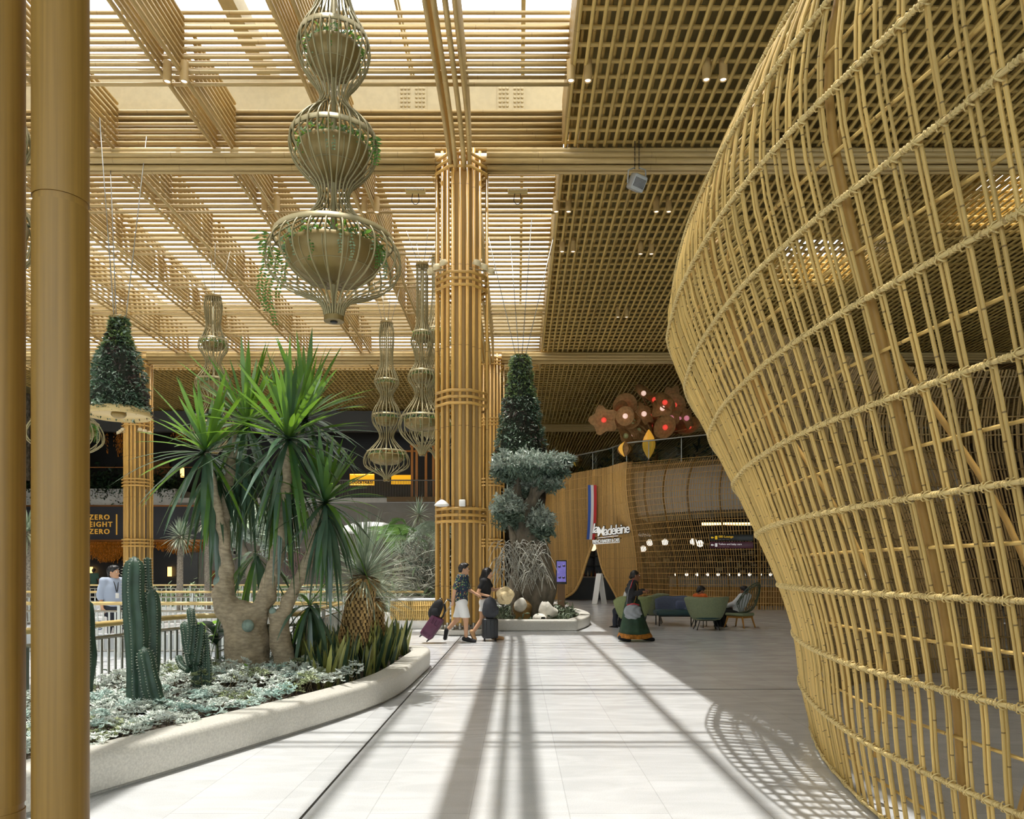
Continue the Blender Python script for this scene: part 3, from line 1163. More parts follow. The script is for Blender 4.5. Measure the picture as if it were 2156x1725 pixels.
part('sign_bar', gold, FX(250.5), FX(252.5), YF - .36, YF - .3, FZ(1127), FZ(1084))
b = MB()
b.tube([(FX(179) - ox + .5 * math.cos(a), -.34, FZ(1104) + .62 * math.sin(a)) for a in np.linspace(0, 2 * PI, 32, endpoint=False)], .06, 6, closed=True)
b.build('sign_emblem', gold, t)
text('sign_lettering', 'K', .42, (FX(287) - ox, -.34, FZ(1110)), gold, t)
# copper strand chandeliers
amber = M('amber_glass', '#7d4c1e', .2, emit=.06, ecol='#ff9a2a', island=.8)
def strands(name, label, x0, x1, z0, z1, y, n, wave=.35, r=.03):
    b = MB()
    for i in range(n):
        x = rnd.uniform(x0, x1)
        yy = y + rnd.uniform(-.6, .6)
        zb = z0 + wave * (.5 + .5 * math.sin(x * 1.3)) + rnd.uniform(0, .5) * wave
        z = z1
        while z > zb:
            l = rnd.uniform(.08, .18)
            b.tube([(x + rnd.uniform(-.03, .03), yy, z), (x + rnd.uniform(-.03, .03), yy, z - l)], r * rnd.uniform(.5, 1.1), 4)
            z -= l + rnd.uniform(.03, .16)
    o = b.build(name, amber)
    tag(o, label, 'chandelier', None)
    return o
strands('strand_chandelier', 'copper bead chandelier under the gold lettered sign left of bamboo column', FX(150), FX(262), FZ(1185), FZ(1142), YF + 0, 520, 1.0)
strands('strand_chandelier', 'copper bead chandelier under the slate panel right of bamboo column', FX(322), FX(432), FZ(1166), FZ(1142), YF + 0, 380, .4)
strands('strand_chandelier', 'loose amber droplets hanging above terrace behind the green bell', FX(185), FX(262), FZ(960), FZ(885), YF + 2.5, 60, 1.2, .02)
strands('strand_chandelier', 'loose amber droplets hanging above terrace right of bamboo column', FX(325), FX(372), FZ(925), FZ(895), YF + 2.5, 40, .5, .02)
# rock-like textured tower panel behind the poles
o = MB().box((FX(52), YF - 1, FZ(910)), (1.6, .5, 6.2)).build('stone_pillar', M('rock_relief', '#8f8678', .9, var=.5, scale=5, bump=1.0, bscale=8), smooth=False)
tag(o, 'rough rock relief panel between the two near bamboo poles', 'wall panel')
# terrace planting
lf_dark = leaf_mat('leaf_dark', '#2f4a2a', '#1c3020', .5, .35, .15)
o = MB()
n = 2600
c = np.stack([nrg.uniform(-34, FX(372), n), nrg.uniform(YF - .2, YF + .7, n), FZ(1030) + np.abs(nrg.normal(0, .55, n))], -1)
o.leaves(c, .38, .3)
c = np.stack([nrg.uniform(-34, FX(372), 700), np.full(700, YF - .28), FZ(1030) - np.abs(nrg.normal(0, .35, 700))], -1)
o.leaves(c, .2, .4)
o = o.build('terrace_foliage', lf_dark)
tag(o, 'dark trailing foliage along the upper terrace edge', 'foliage', None, 'stuff')
# yellow cocktail sign and timber frames of the upper bar
t = thing('cocktail_sign', 'glowing yellow COCKTAILS! board hung behind the palm fronds', 'sign', (FX(752), YF + 1.5, FZ(1004)))
yel = M('sign_yellow', '#e8a816', .5, emit=.9)
MB().box((0, 0, 0), (1.55, .12, .72)).build('board', yel, t, smooth=False)
text('lettering', 'COCKTAILS!', .24, (.02, -.075, -.26), blackw, t, align='CENTER', bold=.006)
b = MB()
for i in range(14):
    for z in (-.32, .32):
        b.ball((-.7 + .108 * i, -.08, z), .03, 6)
b.build('bulb_border', lamp, t)
o = MB().box((FX(832), YF + 2.5, FZ(1000)), (1.3, .1, .6)).build('menu_board', yel, smooth=False)
tag(o, 'smaller glowing yellow board right of the slim hanging planter', 'sign')
t = thing('timber_frame', 'warm lit timber door frames of the upper bar left of nearest column', 'frame', (FX(890), YF + 1.2, 6.1))
wood = M('timber_glow', '#b0702c', .5, emit=.12)  # slight emission puts the warm bar light into the timber itself
b0 = FX(890)
for px in (862, 872, 892, 908):
    MB().box((FX(px) - b0, 0, 1.7), (.14, .2, 3.4)).build('post', wood, t, smooth=False)
MB().box((FX(885) - b0, 0, 3.4), (1.6, .2, .14)).build('lintel', wood, t, smooth=False)
MB().box((FX(850) - b0, .8, 3.2), (3.4, .12, .1)).build('lintel', wood, t, smooth=False)
t = thing('balcony_railing', 'dark slatted balcony railing of the upper bar above stone wall', 'railing', (FX(820), YF + .3, 6.1))
b = MB()
for i in range(64):
    b.box((FX(712 + i * 3.4) - FX(820), 0, .55), (.03, .03, 1.05))
b.build('balusters', M('rail_grey', '#6b6962', .5), t, smooth=False)
MB().box((0, 0, 1.12), (6.7, .08, .07)).build('handrail', M('rail_grey2', '#77746b', .5), t, smooth=False)
MB().box((FX(868) - FX(820), -.3, -.1), (3.1, .3, .3)).build('fascia', M('tan_fascia', '#6e5227', .5), t, smooth=False)
o = MB()
for i in range(9):
    cx, cz = FX(612 + 9 * (i % 6)), FZ(1215 - 14 * (i // 3) - 6 * (i % 2))
    for j in (-1, 0, 1):
        aa = rnd.uniform(-.3, .3) + .45 * j
        pts = [(w_, l) for w_, l in ((0, 0), (.2, .3), (.16, .6), (0, .85), (-.16, .6), (-.2, .3))]
        pts = [(cx + w_ * math.cos(aa) + l * math.sin(aa), cz - w_ * math.sin(aa) + l * math.cos(aa)) for w_, l in pts]
        o.tube([(x_, YF - .01 - .004 * j, z_) for x_, z_ in pts], .03, 4, closed=True)
o = o.build('lotus_mural', M('mural_pink', '#b9a0a0', .7), smooth=False)
tag(o, 'faint pink lotus petal mural on the grey wall', 'mural')
for i, py in enumerate((1164, 1147)):
    t = thing('wall_nozzle', ['round steel air nozzle lower of two on the grey wall', 'round steel air nozzle upper of two on the grey wall'][i], 'air nozzle', (FX(494), YF + .02, FZ(py)))
    ringp = [(.2, .0), (.22, .03), (.2, .06), (.12, .05), (.1, .02)]
    b = MB().lathe(ringp, n=20)
    b.V[-1] = np.stack([b.V[-1][:, 0], -b.V[-1][:, 2], b.V[-1][:, 1]], -1)
    b.build('rim', steel, t)
    MB().ball((0, -.01, 0), (.09, .04, .09), 10).build('hub', dark, t)

# ---------------------------------------------------------------- the rattan bakery
bk = spline([(1.7, 46), (1.75, 43.4), (2.1, 41.3), (2.9, 39.9), (4.0, 38.7), (5.0, 36.9), (5.8, 34.9), (6.7, 33.0), (7.7, 31.7), (8.9, 30.8), (10.4, 30.2), (13, 29.6), (17, 30)], 16)
bl = np.concatenate([[0], np.cumsum(np.linalg.norm(np.diff(bk, axis=0), axis=1))])
ZT = 6.35
BZ = np.array([0, 1, 2, 3, 4, 4.8, 5.5, 6.0, 6.35])
BO = np.array([0, -.05, .12, .55, .95, 1.05, .8, .45, .05])
BE = np.array([0, .05, .35, .95, 1.9, 2.6, 2.95, 3.0, 2.85])
def bak(s, z, off=0.0):
    s = np.clip(np.asarray(s, float), 0.02, bl[-1] - .02)
    z = np.asarray(z, float)
    x, y = np.interp(s, bl, bk[:, 0]), np.interp(s, bl, bk[:, 1])
    x1, y1 = np.interp(s + .4, bl, bk[:, 0]), np.interp(s + .4, bl, bk[:, 1])
    x0, y0 = np.interp(s - .4, bl, bk[:, 0]), np.interp(s - .4, bl, bk[:, 1])
    tx, ty = x1 - x0, y1 - y0
    l = np.hypot(tx, ty)
    w_ = np.interp(x, [4.5, 9], [1, 0])
    nx, ny = ty / l * (1 - w_) - .12 * w_, -tx / l * (1 - w_) - w_
    l = np.hypot(nx, ny)
    nx, ny = nx / l, ny / l
    e_ = smooth1(np.clip(np.interp(s, bl, bk[:, 0]), 1.7, 12), np.array([1.7, 2.6, 3.6, 4.4, 5.2, 5.8, 6.4, 7.2, 8.4, 12]), np.array([.1, .7, .98, 1.0, .9, .66, .36, .14, 0, 0]))
    b = smooth1(z, BZ, BO) * 1.2 * (1 - e_) + smooth1(z, BZ, BE) * e_ + off
    zs_ = z * np.interp(s, [0, 2.2, 4.5, 30], [.86, .95, 1.0, 1.0])
    return np.stack([x + nx * b, y + ny * b, zs_], -1)
aL = (np.array([0, .35, .8, 1.2, 2.0, 3.25]), np.array([2.3, 2.85, 3.15, 3.3, 3.5, 3.82]))
aR = (np.array([0, .6, 1.5, 2.3, 3.25]), np.array([5.0, 4.72, 4.3, 4.08, 3.86]))
def in_arch(p, z):
    return (z < 3.25) & (p[:, 0] > np.interp(z, *aL)) & (p[:, 0] < np.interp(z, *aR)) & (p[:, 1] > 37)
t = thing('bakery_shell', 'dense rattan bakery pavilion with arched opening and bulging front', 'pavilion', (0, 0, 0), 0, None, 'thing')
sX = lambda xq: bl[np.argmin(np.abs(bk[:, 0] - xq))]
s_open = sX(5.6)
zb = np.linspace(0, ZT, 40)
b = MB()
for s in np.arange(.05, s_open, .052):
    p = bak(s + .03 * np.sin(zb * .9 + s), zb, rnd.uniform(-.02, .02))
    keep = ~in_arch(p, zb)
    i = 0
    while i < len(zb):
        if keep[i]:
            j = i
            while j + 1 < len(zb) and keep[j + 1]:
                j += 1
            if j > i:
                b.tube(p[i:j + 1], .021, 4, up=(1, 0, 0), caps=False)
            i = j + 1
        else:
            i += 1
b.build('dense_cane_weave', rattan_bak, t)
b = MB()
for s in np.arange(s_open, bl[-1], .1):
    b.tube(bak(s + 0 * zb[::2], zb[::2]), .014, 5, up=(1, 0, 0), caps=False)
b.build('open_cane_lattice', rattan_bak, t)
for k, z in enumerate(np.arange(.25, ZT, .24)):
    b = MB()
    s = np.arange(s_open if k % 2 else .1, bl[-1], .2)
    p = bak(s, z + 0 * s, .02)
    keep = ~in_arch(p, z + 0 * s)
    i = 0
    while i < len(s):
        j = i
        while j + 1 < len(s) and keep[i] and keep[j + 1]:
            j += 1
        if keep[i] and j > i:
            b.tube(p[i:j + 1], .012, 5)
        i = j + 1
    b.build('horizontal_cane', rattan_bak, t)
ribd = M('bakery_rib', '#7a5a28', .5)
for s in np.arange(s_open + .4, bl[-1], 1.25):
    MB().tube(bak(s + 0 * zb, zb, -.06), .04, 6, up=(1, 0, 0)).build('rib', ribd, t)
for arr, nm in ((aL, 'l'), (aR, 'r')):
    zq = np.linspace(0, 3.25, 24)
    xs_ = np.interp(zq, *arr)
    pts = []
    for x, z in zip(xs_, zq):
        ss = np.arange(0.5, s_open, .02)
        pp = bak(ss, z + 0 * ss)
        k = np.argmin(np.abs(pp[:, 0] - x) + 10 * (pp[:, 1] < 37))
        pts.append(pp[k])
    MB().tube(spline(np.array(pts)[::3], 4), .07, 8).build('arch_rim', rattan_bak, t)
# upper liner panel behind the open lattice, floor of the upper deck, dark lining behind dense part
zl = np.linspace(4.0, 6.1, 8)
sl_ = np.arange(s_open + .5, bl[-1], .4)
MB().sheet([[bak(s, z, -.55) for s in sl_] for z in zl]).build('upper_liner', M('liner_grey', '#b7b0a6', .6), t)
MB().sheet([[bak(s, z, -.6 - .9 * k) for s in sl_] for k, z in enumerate((3.98, 3.9, 3.85))]).build('ceiling_liner', M('liner_tan', '#94866b', .6), t)
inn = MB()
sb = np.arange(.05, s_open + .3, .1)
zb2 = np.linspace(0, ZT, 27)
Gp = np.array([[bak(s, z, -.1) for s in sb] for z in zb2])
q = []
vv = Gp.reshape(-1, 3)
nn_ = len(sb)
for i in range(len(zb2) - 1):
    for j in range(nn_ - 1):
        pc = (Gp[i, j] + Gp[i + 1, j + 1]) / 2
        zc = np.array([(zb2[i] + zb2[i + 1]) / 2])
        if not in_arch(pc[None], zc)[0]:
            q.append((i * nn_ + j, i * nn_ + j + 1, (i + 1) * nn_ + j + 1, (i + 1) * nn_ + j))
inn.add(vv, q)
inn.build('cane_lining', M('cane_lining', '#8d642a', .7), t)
dk = bk[20:-2]
poly = [(float(bak(s, ZT)[0]), float(bak(s, ZT)[1])) for s in np.arange(.4, bl[-1] - .3, .5)] + [(24, 46), (3, 50)]
MB().prism(poly, ZT - .45, ZT - .2).build('upper_deck', M('deck_tan', '#7b6848', .7), t, smooth=False)
# inside of the bakery
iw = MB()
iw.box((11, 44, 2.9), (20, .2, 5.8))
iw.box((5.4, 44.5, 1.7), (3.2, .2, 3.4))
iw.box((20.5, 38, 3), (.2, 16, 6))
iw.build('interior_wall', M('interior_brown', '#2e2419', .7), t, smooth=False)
# counters
o = thing('service_counter', 'long bakery counter with timber front behind the open lattice', 'counter', (12.4, 34.2, 0))
MB().box((0, 0, .42), (11, .7, .84)).build('timber_front', M('counter_wood', '#a5762f', .5, var=.1), o, smooth=False)
MB().box((0, .1, 1.05), (11, .6, .42)).build('stone_upstand', M('counter_stone', '#8d8a84', .5, var=.1), o, smooth=False)
MB().box((0, .1, 1.29), (11.1, .75, .06)).build('worktop', M('counter_top', '#6b675f', .4), o, smooth=False)
o = thing('entrance_counter', 'slate blue counter seen through the arched opening', 'counter', (4.1, 42.3, 0))
MB().box((0, 0, .6), (3.4, .8, 1.2)).build('front', M('counter_blue', '#535a62', .5), o, smooth=False)
MB().box((0, 0, 1.23), (3.5, .9, .07)).build('worktop', M('counter_top_pale', '#b7aa98', .4), o, smooth=False)
o = thing('display_shelf', 'dark shelving unit behind the slate blue counter', 'shelf', (4.1, 43.6, 0))
b = MB()
for i in range(6):
    b.box((-1.5 + .6 * i, 0, 1.6), (.05, .4, 2.2))
for i in range(4):
    b.box((0, 0, 1.3 + .55 * i), (3.1, .4, .05))
b.build('frame', dark, o, smooth=False)
MB().box((0, .22, 1.7), (3.1, .03, 2.2)).build('back_panel', M('shelf_grey', '#5c6063', .4), o, smooth=False)
for i in range(14):
    bt = MB().lathe([(.05, 0), (.05, .16), (.02, .22), (.02, .3)], (0, 0, 0), 8).build('jar', M('jar_%d' % (i % 3), ['#b98d4a', '#7b2f22', '#cfc7b5'][i % 3], .4))
    bt.location = (2.9 + .2 * i, 42.3, 1.265)
    tag(bt, 'small jar or bottle standing on the slate blue entrance counter', 'bottle', 'jars on the entrance counter')
globem = M('globe_white', '#fff4dd', .4, emit=1.6)
gl = [(1326, 1156), (1354, 1156), (1368, 1143), (1400, 1142), (1460, 1141), (1474, 1145)]
for i, (px, py) in enumerate(gl):
    d = 37.6 - .5 * i
    x, y, z = P(px, py, d)
    lb = ['outermost globe pendant at the left end behind bakery lattice', 'second globe pendant from the left behind bakery lattice', 'third globe pendant from the left behind bakery lattice',
          'large globe pendant alone in middle of bakery lattice', 'larger globe of the close pair near the black direction sign', 'smaller globe of the close pair near the black direction sign'][i]
    g = thing('globe_pendant', lb, 'pendant lamp', (x, y, z), 0, 'globe pendants in the bakery')
    MB().ball((0, 0, 0), .16, 14).build('globe', globem, g)
    MB().tube([(0, 0, .15), (0, 0, 3.8 - z)], .008, 4).build('cord', dark, g)
x, y, z = P(1248, 1153, 41.5)
g = thing('globe_pendant', 'warm globe pendant inside the arched opening', 'pendant lamp', (x, y, z))
MB().ball((0, 0, 0), .2, 14).build('globe', M('globe_warm', '#ffdfae', .4, emit=1.5), g)
MB().tube([(0, 0, .18), (0, 0, 1.4)], .008, 4).build('cord', dark, g)
for i in range(20):
    o = MB().ball((0, 0, .07), .075, 8).build('counter_lamp', globem)
    o.location = (7.1 + .47 * i, 34.05, 1.325)
    tag(o, 'small round white lamp in the row along the bakery counter', 'lamp', 'row of lamps on the counter')
o = MB().box((11.5, 35.0, 3.72), (6, .15, .12)).build('cove_light', M('cove_glow', '#ffd894', .4, emit=3))
tag(o, 'long warm strip light under the bakery ceiling', 'light')
b = MB()
for i in range(220):
    x = rnd.uniform(6.5, 20)
    y = rnd.uniform(37.0, 37.6)
    z = rnd.uniform(1.5, 3.6)
    b.box((x, 43.6, z), (rnd.uniform(.1, .4), .1, rnd.uniform(.05, .3)), m=rnd.randrange(3))
o = b.build('shelf_goods', [M('goods_a', '#6d5a3d', .6), M('goods_b', '#463627', .6), M('goods_c', '#8f7f60', .6)], smooth=False)
tag(o, 'dim shelved goods along the back wall of the bakery', 'goods', None, 'stuff')

# sign on the bakery face
w0, w1 = bak(sX(4.05), 3.35, .3), bak(sX(5.2), 3.35, .3)
k0 = (1247 - CX) / F
dr = (w1 - w0)[:2] / np.linalg.norm((w1 - w0)[:2])
u0 = (w0[0] - k0 * w0[1]) / (k0 * dr[1] - dr[0])
c = np.array((w0[0] + u0 * dr[0], w0[1] + u0 * dr[1], 0))
c[2] = EYE + (CY - 1128) * c[1] / F
t = thing('bakery_sign', 'white la Madeleine French Bakery & Cafe sign letters on rattan wall', 'sign', tuple(c), math.atan2(dr[1], dr[0]))
k1 = (1305 - CX) / F
dr = np.array((math.cos(-.3), math.sin(-.3)))
nr_ = bak(sX(5.35), 3.4, .15)
c[1] = float(nr_[1]) + .2
c[0] = k0 * c[1]
c[2] = EYE + (CY - 1128) * c[1] / F
t.location = tuple(c)
t.rotation_euler = (0, 0, -.3)
u1 = (c[0] - k1 * c[1]) / (k1 * dr[1] - dr[0])
SW = u1 / 1.72
for xx in (.15, .75, 1.35):
    MB().tube([(xx * SW, .04, -.1), (xx * SW + .2, 1.9 - .75 * xx, -.1)], .02, 6).build('standoff_rod', dark, t)
sgw = M('sign_white', '#f4f3ef', .4, emit=.25)
for mt, oy, bo in ((M('sign_backing', '#2a2622', .5), .05, .03), (sgw, -.02, .004)):  # bolder dark copy behind the letters is their outline backing
    for nm, wd, sz, x_, z_, tl, sh, spc, bk_ in (('script_lettering', 'la', .62, 0, .12, 0, .2, .9, 1), ('script_lettering', 'Madeleine', .62, .3, -.04, .1, .2, .8, 1), ('capital_lettering', 'FRENCH BAKERY & CAFE', .215, .02, -.36, .06, 0, .84, .5)):
        o = text(nm, wd, sz, (x_ * SW, oy, z_), mt, t, shear=sh, bold=bo * bk_, ex=.03, spacing=spc)
        o.scale = (SW * (1.0 if 'script' in nm else .82), 1, 1)
        o.rotation_euler = (PI / 2, -tl, 0)
b = MB()
b.box((.98 * SW, 0, -.07), (1.3 * SW, .05, .03), rot=Matrix.Rotation(-.1, 3, 'Y'))
b.box((.88 * SW, 0, -.36), (1.66 * SW, .05, .03), rot=Matrix.Rotation(-.06, 3, 'Y'))
b.build('sign_rule', sgw, t, smooth=False)
# second small neon-like sign seen through the lattice
x, y, z = P(1332, 1130, 36.4)
o = text('window_lettering', 'la Madeleine', .27, (x - .4, y, z), sgw, None, shear=.25)
tag(o, 'smaller white script lettering seen through the lattice', 'sign')
# tricolour ribbon
sr = sX(3.75)
t = thing('tricolour_ribbon', 'blue white and red ribbon strip hung above the arched opening', 'banner', tuple(bak(sr, 3.0)))
o0 = bak(sr, 3.0)
zr = np.linspace(3.1, 5.55, 20)
for k, (mm, dx) in enumerate(((M('ribbon_blue', '#3d62b8', .5), -.2), (M('ribbon_white', '#f0f0f0', .5), -.067), (M('ribbon_red', '#d83a3c', .5), .067))):
    sw = .1 * np.cos((zr - 3.1) * 1.1)
    Gd = np.array([[bak(sr, z, .17) + np.array((dx + e - .06 * (z - 3.1) ** 2 * .5 + .12 * (z - 3.1), -.55, 0)) - o0 for e in (0, .133)] for z in zr])
    MB().sheet(Gd, thick=.04).build(['blue_stripe', 'white_stripe', 'red_stripe'][k], mm, t, smooth='auto')
# direction signs
for i, (py, mt, tx, colr, lb) in enumerate(((1132.5, M('sign_black', '#1c1d1b', .4), '080 Lounge', '#f2c21c', 'black hanging direction sign reading 080 Lounge in yellow'),
                                            (1148, M('sign_maroon', '#5a2038', .4), 'Toilets and baby care', '#f3eef0', 'maroon hanging direction sign reading Toilets and baby care'))):
    d = 24.0
    x, y, z = P(1540, py, d)
    t = thing('direction_sign', lb, 'sign', (x, y, z))
    MB().rbox((0, 0, 0), (1.36, .06, .205), .01).build('board', mt, t, smooth='auto')
    lm = M('sign_text_%d' % i, colr, .5, emit=.3)
    text('lettering', tx, .1 if i == 0 else .085, (-.42, -.035, .0), lm, t, ex=.004)
    text('lettering', 'ಲೌಂಜ್' if False else 'lounge . no. gate' if False else '• • •  • • • •  • • •', .05, (-.42, -.035, -.075), M('sign_text_w', '#e6e4e0', .5), t, ex=.004)
    b = MB()
    b.box((-.6, -.035, 0), (.09, .01, .018))
    b.box((-.625, -.035, .018), (.05, .01, .014), m=0)
    b.add([(-.66, -.038, 0), (-.61, -.038, .04), (-.61, -.038, -.04)], None, [(0, 1, 2)])
    b.build('arrow', lm, t, smooth=False)
    MB().box((-.49, -.035, 0), (.07, .01, .11)).build('pictogram', lm, t, smooth=False)
    for s in (-1, 1):
        MB().tube([(s * .6, 0, .1), (s * .6, 0, 11.5 - z)], .006, 4).build('hanger', steel, t)
# kiosk
x, y = 1.75, 30.5
t = thing('information_kiosk', 'tall digital kiosk with violet screen beside the arched opening', 'kiosk', (x, y, 0))
MB().rbox((0, 0, 1.5), (.44, .09, .96), .02).build('frame', dark, t, smooth='auto')
MB().box((0, -.05, 1.52), (.36, .01, .82)).build('screen', M('screen_violet', '#6a62a8', .2, emit=.55, var=.25, scale=5), t, smooth=False)
b = MB()
for q in ((-.08, 1.72), (.1, 1.75), (-.07, 1.28), (.09, 1.28)):
    b.lathe([(.001, 0), (.06, 0), (.06, .004), (.001, .004)], n=12, sy=1.0, sx=1.0)
    v = b.V[-1]
    b.V[-1] = np.stack([v[:, 0] + q[0], -.056 - v[:, 2], v[:, 1] * .8 + q[1]], -1)
b.build('screen_graphic', M('screen_dark', '#3b3357', .3, emit=.15), t)
MB().box((0, 0, .53), (.3, .07, 1.06)).build('post', M('kiosk_brown', '#5f4421', .5), t, smooth=False)
MB().rbox((0, 0, .02), (.5, .4, .04), .01).build('base', dark, t, smooth='auto')
# white folding easel board
x, y, _ = G(1262, 1272)
t = thing('easel_sign', 'white A-frame easel board standing before the arched opening', 'easel', (x, y, 0), -.9)
for s in (-1, 1):
    MB().box((0, s * .17, .72), (.34, .03, 1.46), rot=Matrix.Rotation(s * .2, 3, 'X')).build('panel', white, t, smooth=False)
# upper deck glass balustrade
t = thing('glass_balustrade', 'curved glass balustrade with steel handrail above the bakery', 'balustrade', (0, 0, 0))
sg = np.arange(.6, bl[-1] - .3, .3)
def rail(s, z):
    return bak(s, ZT, -.25) * np.array((1, 1, 0)) + np.array((0, 0, z))
MB().sheet([[rail(s, z) for s in sg] for z in (6.15, 7.2)], thick=.015).build('glass', glass_mat('rail_glass', '#dfe9e6', .07, .96), t)
MB().tube([rail(s, 7.22) for s in sg], .035, 8).build('handrail', steel, t)
for s in sg[::6]:
    MB().box(tuple(rail(s, 6.68)), (.03, .05, 1.0)).build('baluster', steel, t, smooth=False)
# lamp flower tree on the upper deck
cx_, cy_, cz_ = P(1376, 870, 36.5)
t = thing('flower_lamp_tree', 'sculptural tree of brown woven flowers with glowing red and pink bulbs', 'lamp tree', (cx_, cy_, 6.2))
brn = M('woven_brown', '#a67c4c', .7, var=.2, island=.4)
bulbs = [M('bulb_red', '#f04a3c', .3, emit=.7), M('bulb_pink', '#e08a9c', .3, emit=.5), M('bulb_white', '#f6d0c0', .3, emit=.7), M('bulb_green', '#8b8a5a', .3, emit=.2)]
fp = [(1272, 884), (1302, 866), (1304, 888), (1318, 877), (1352, 832), (1376, 846), (1397, 851), (1411, 838), (1418, 854), (1396, 863), (1414, 884), (1441, 882), (1430, 884), (1403, 902), (1398, 902), (1385, 897),
      (1368, 902), (1352, 874), (1365, 880), (1345, 905), (1342, 911), (1322, 895), (1314, 921), (1329, 919), (1452, 902), (1428, 902), (1335, 890), (1386, 878), (1318, 856)]
bi = [0, 0, 2, 2, 2, 0, 0, 1, 0, 2, 1, 1, 1, 0, 1, 3, 0, 2, 0, 3, 2, 3, 3, 2, 0, 0, 3, 3, 0]
for i, (px, py) in enumerate(fp):
    dd = 36.5 + rnd.uniform(-1.3, 1.1)
    p = np.array(P(px, py, dd)) - np.array((cx_, cy_, 6.2))
    b = MB()
    rr = rnd.uniform(.42, .66)
    nsd = rnd.choice((4, 5, 24, 24))
    a0 = rnd.uniform(0, 6)
    rows = []
    for q, dz in ((.16, 0), (.55, .05), (1, .3)):
        rows.append([(q * rr * math.cos(a) * (1 + (.18 * math.cos(nsd * (a - a0)) if nsd < 9 else 0)), -dz * rr, q * rr * math.sin(a) * (1 + (.18 * math.cos(nsd * (a - a0)) if nsd < 9 else 0))) for a in np.linspace(0, 2 * PI, 25)])
    b.sheet(rows, thick=.02)
    o = b.build('woven_flower', brn, t)
    o.location = p
    o.rotation_euler = (rnd.uniform(-.8, .5), 0, rnd.uniform(-.9, .9))
    MB().ball((0, -.12, 0), .125, 12).build('bulb', bulbs[bi[i]], o)
    MB().tube(spline([(0, 0, 1.6), (p[0] * .4, p[1] * .4, 1.6 + (p[2] - 1.6) * .6), p + np.array((0, .1, 0))], 6), .05, 6).build('branch', brn, t)
MB().tube([(0, 0, 0), (.05, 0, 1), (0, 0, 1.8)], [.2, .16, .1], 10).build('trunk', brn, t)
pods = [(1366, 965, 905, .5, 'tall golden fluted lantern pod under the flower lamp tree'), (1316, 962, 930, .42, 'slender brown leaf lantern left of the golden pod'), (1214, 982, 958, .4, 'teardrop lantern with golden glow at left end of glass balustrade')]
for i, (px, y0, y1, rr, lb) in enumerate(pods):
    dd = 33.8 if i < 2 else 39
    x, y, z = P(px, y0, dd)
    z = max(z, 6.2)
    hh = (EYE + (CY - y1) * dd / F) - z
    t = thing('leaf_lantern', lb, 'lantern', (x, y, z), 0, 'lanterns on the upper deck')
    gm = M('lantern_gold', '#d9a23c', .4, emit=.5)
    for k in range(8):
        a = 2 * PI * k / 8
        zs2 = np.linspace(0, hh, 9)
        rr2 = rr * np.sin(np.linspace(.15, PI - .1, 9)) * (.8 if i else .55)
        b = MB().blade([(r * math.cos(a), r * math.sin(a), z) for r, z in zip(rr2, zs2)], rr2 * .36, 0, side=(math.cos(a), math.sin(a), 0.01))
        b.build('petal', gm if (i == 0 or k in (5,)) else brn, t)
# plants and stools on the upper deck
b = MB()
n = 900
sp_ = nrg.uniform(1, bl[-1] - 1, n)
c = np.array([rail(s, 6.3) for s in sp_]) + np.stack([nrg.uniform(0, 1.5, n), nrg.uniform(.6, 2.2, n), np.abs(nrg.normal(0, .5, n))], -1)
keep = (np.sin(sp_ * 1.7) > .1)
o = b.leaves(c[keep], .35, .3).build('deck_foliage', lf_dark)
tag(o, 'dark potted foliage behind the glass balustrade', 'foliage', None, 'stuff')
# ---------------------------------------------------------------- planter on the left
kerb_out = spline([(-3.55, 3.6), (-3.2, 4.2), (-2.84, 5.0), (-2.3, 6.35), (-1.78, 7.7), (-1.5, 8.7), (-1.4, 9.6), (-1.37, 11.0), (-1.37, 11.9), (-1.55, 12.45), (-2.1, 12.75), (-2.8, 12.9)], 8)
def kerb(name, label, path, hgt=.29, wid=.3, loc=None, closed=False):
    p = np.asarray(path, float)
    pp = np.vstack([p[-1:], p, p[:1]]) if closed else p
    t = np.gradient(pp, axis=0)
    if closed:
        t = t[1:-1]
    t /= np.linalg.norm(t, axis=1, keepdims=True)
    nl = np.stack([-t[:, 1], t[:, 0]], -1)
    prof = [(.05, 0), (.05, .012), (.012, .03), (0.0, hgt * .5), (.0, hgt - .08), (.0, hgt - .045), (.005, hgt - .025), (.016, hgt - .01), (.032, hgt - .002), (.05, hgt), (.1, hgt), (wid - .06, hgt), (wid - .03, hgt), (wid, hgt - .03), (wid, .0)]
    Gd = np.array([[(*(q - 0 + n_ * (o + 0)), z) for o, z in prof] for q, n_ in zip(p, nl)])
    b = MB()
    if closed:
        Gd = np.concatenate([Gd, Gd[:1]])
    b.sheet(Gd)
    if not closed:
        for e in (0, -1):
            v = Gd[e]
            b.add(np.vstack([v, v.mean(0)]), None, [(i, i + 1, len(v)) for i in range(len(v) - 1)])
    o = b.build(name, stone, None, smooth='auto')
    return tag(o, label, 'planter kerb')
kerb('planter_kerb', 'long pale stone kerb edging the cactus planter in front', kerb_out)
bed_poly = [tuple(q + np.array((-.15, .05))) for q in kerb_out] + [(-3.0, 11.9), (-2.75, 10.1), (-3.6, 9.7), (-4.0, 9.3), (-4.25, 7.9), (-4.5, 7.0), (-5.4, 5.6)]
o = MB().prism(bed_poly, 0.0, .2).build('planter_soil', soil_m, smooth=False)
tag(o, 'dark soil bed inside the stone kerb on the left', 'soil', None, 'stuff')
SOIL = .2
def inpoly(x, y, poly):
    c = False
    j = len(poly) - 1
    for i in range(len(poly)):
        if (poly[i][1] > y) != (poly[j][1] > y) and x < (poly[j][0] - poly[i][0]) * (y - poly[i][1]) / (poly[j][1] - poly[i][1]) + poly[i][0]:
            c = not c
        j = i
    return c
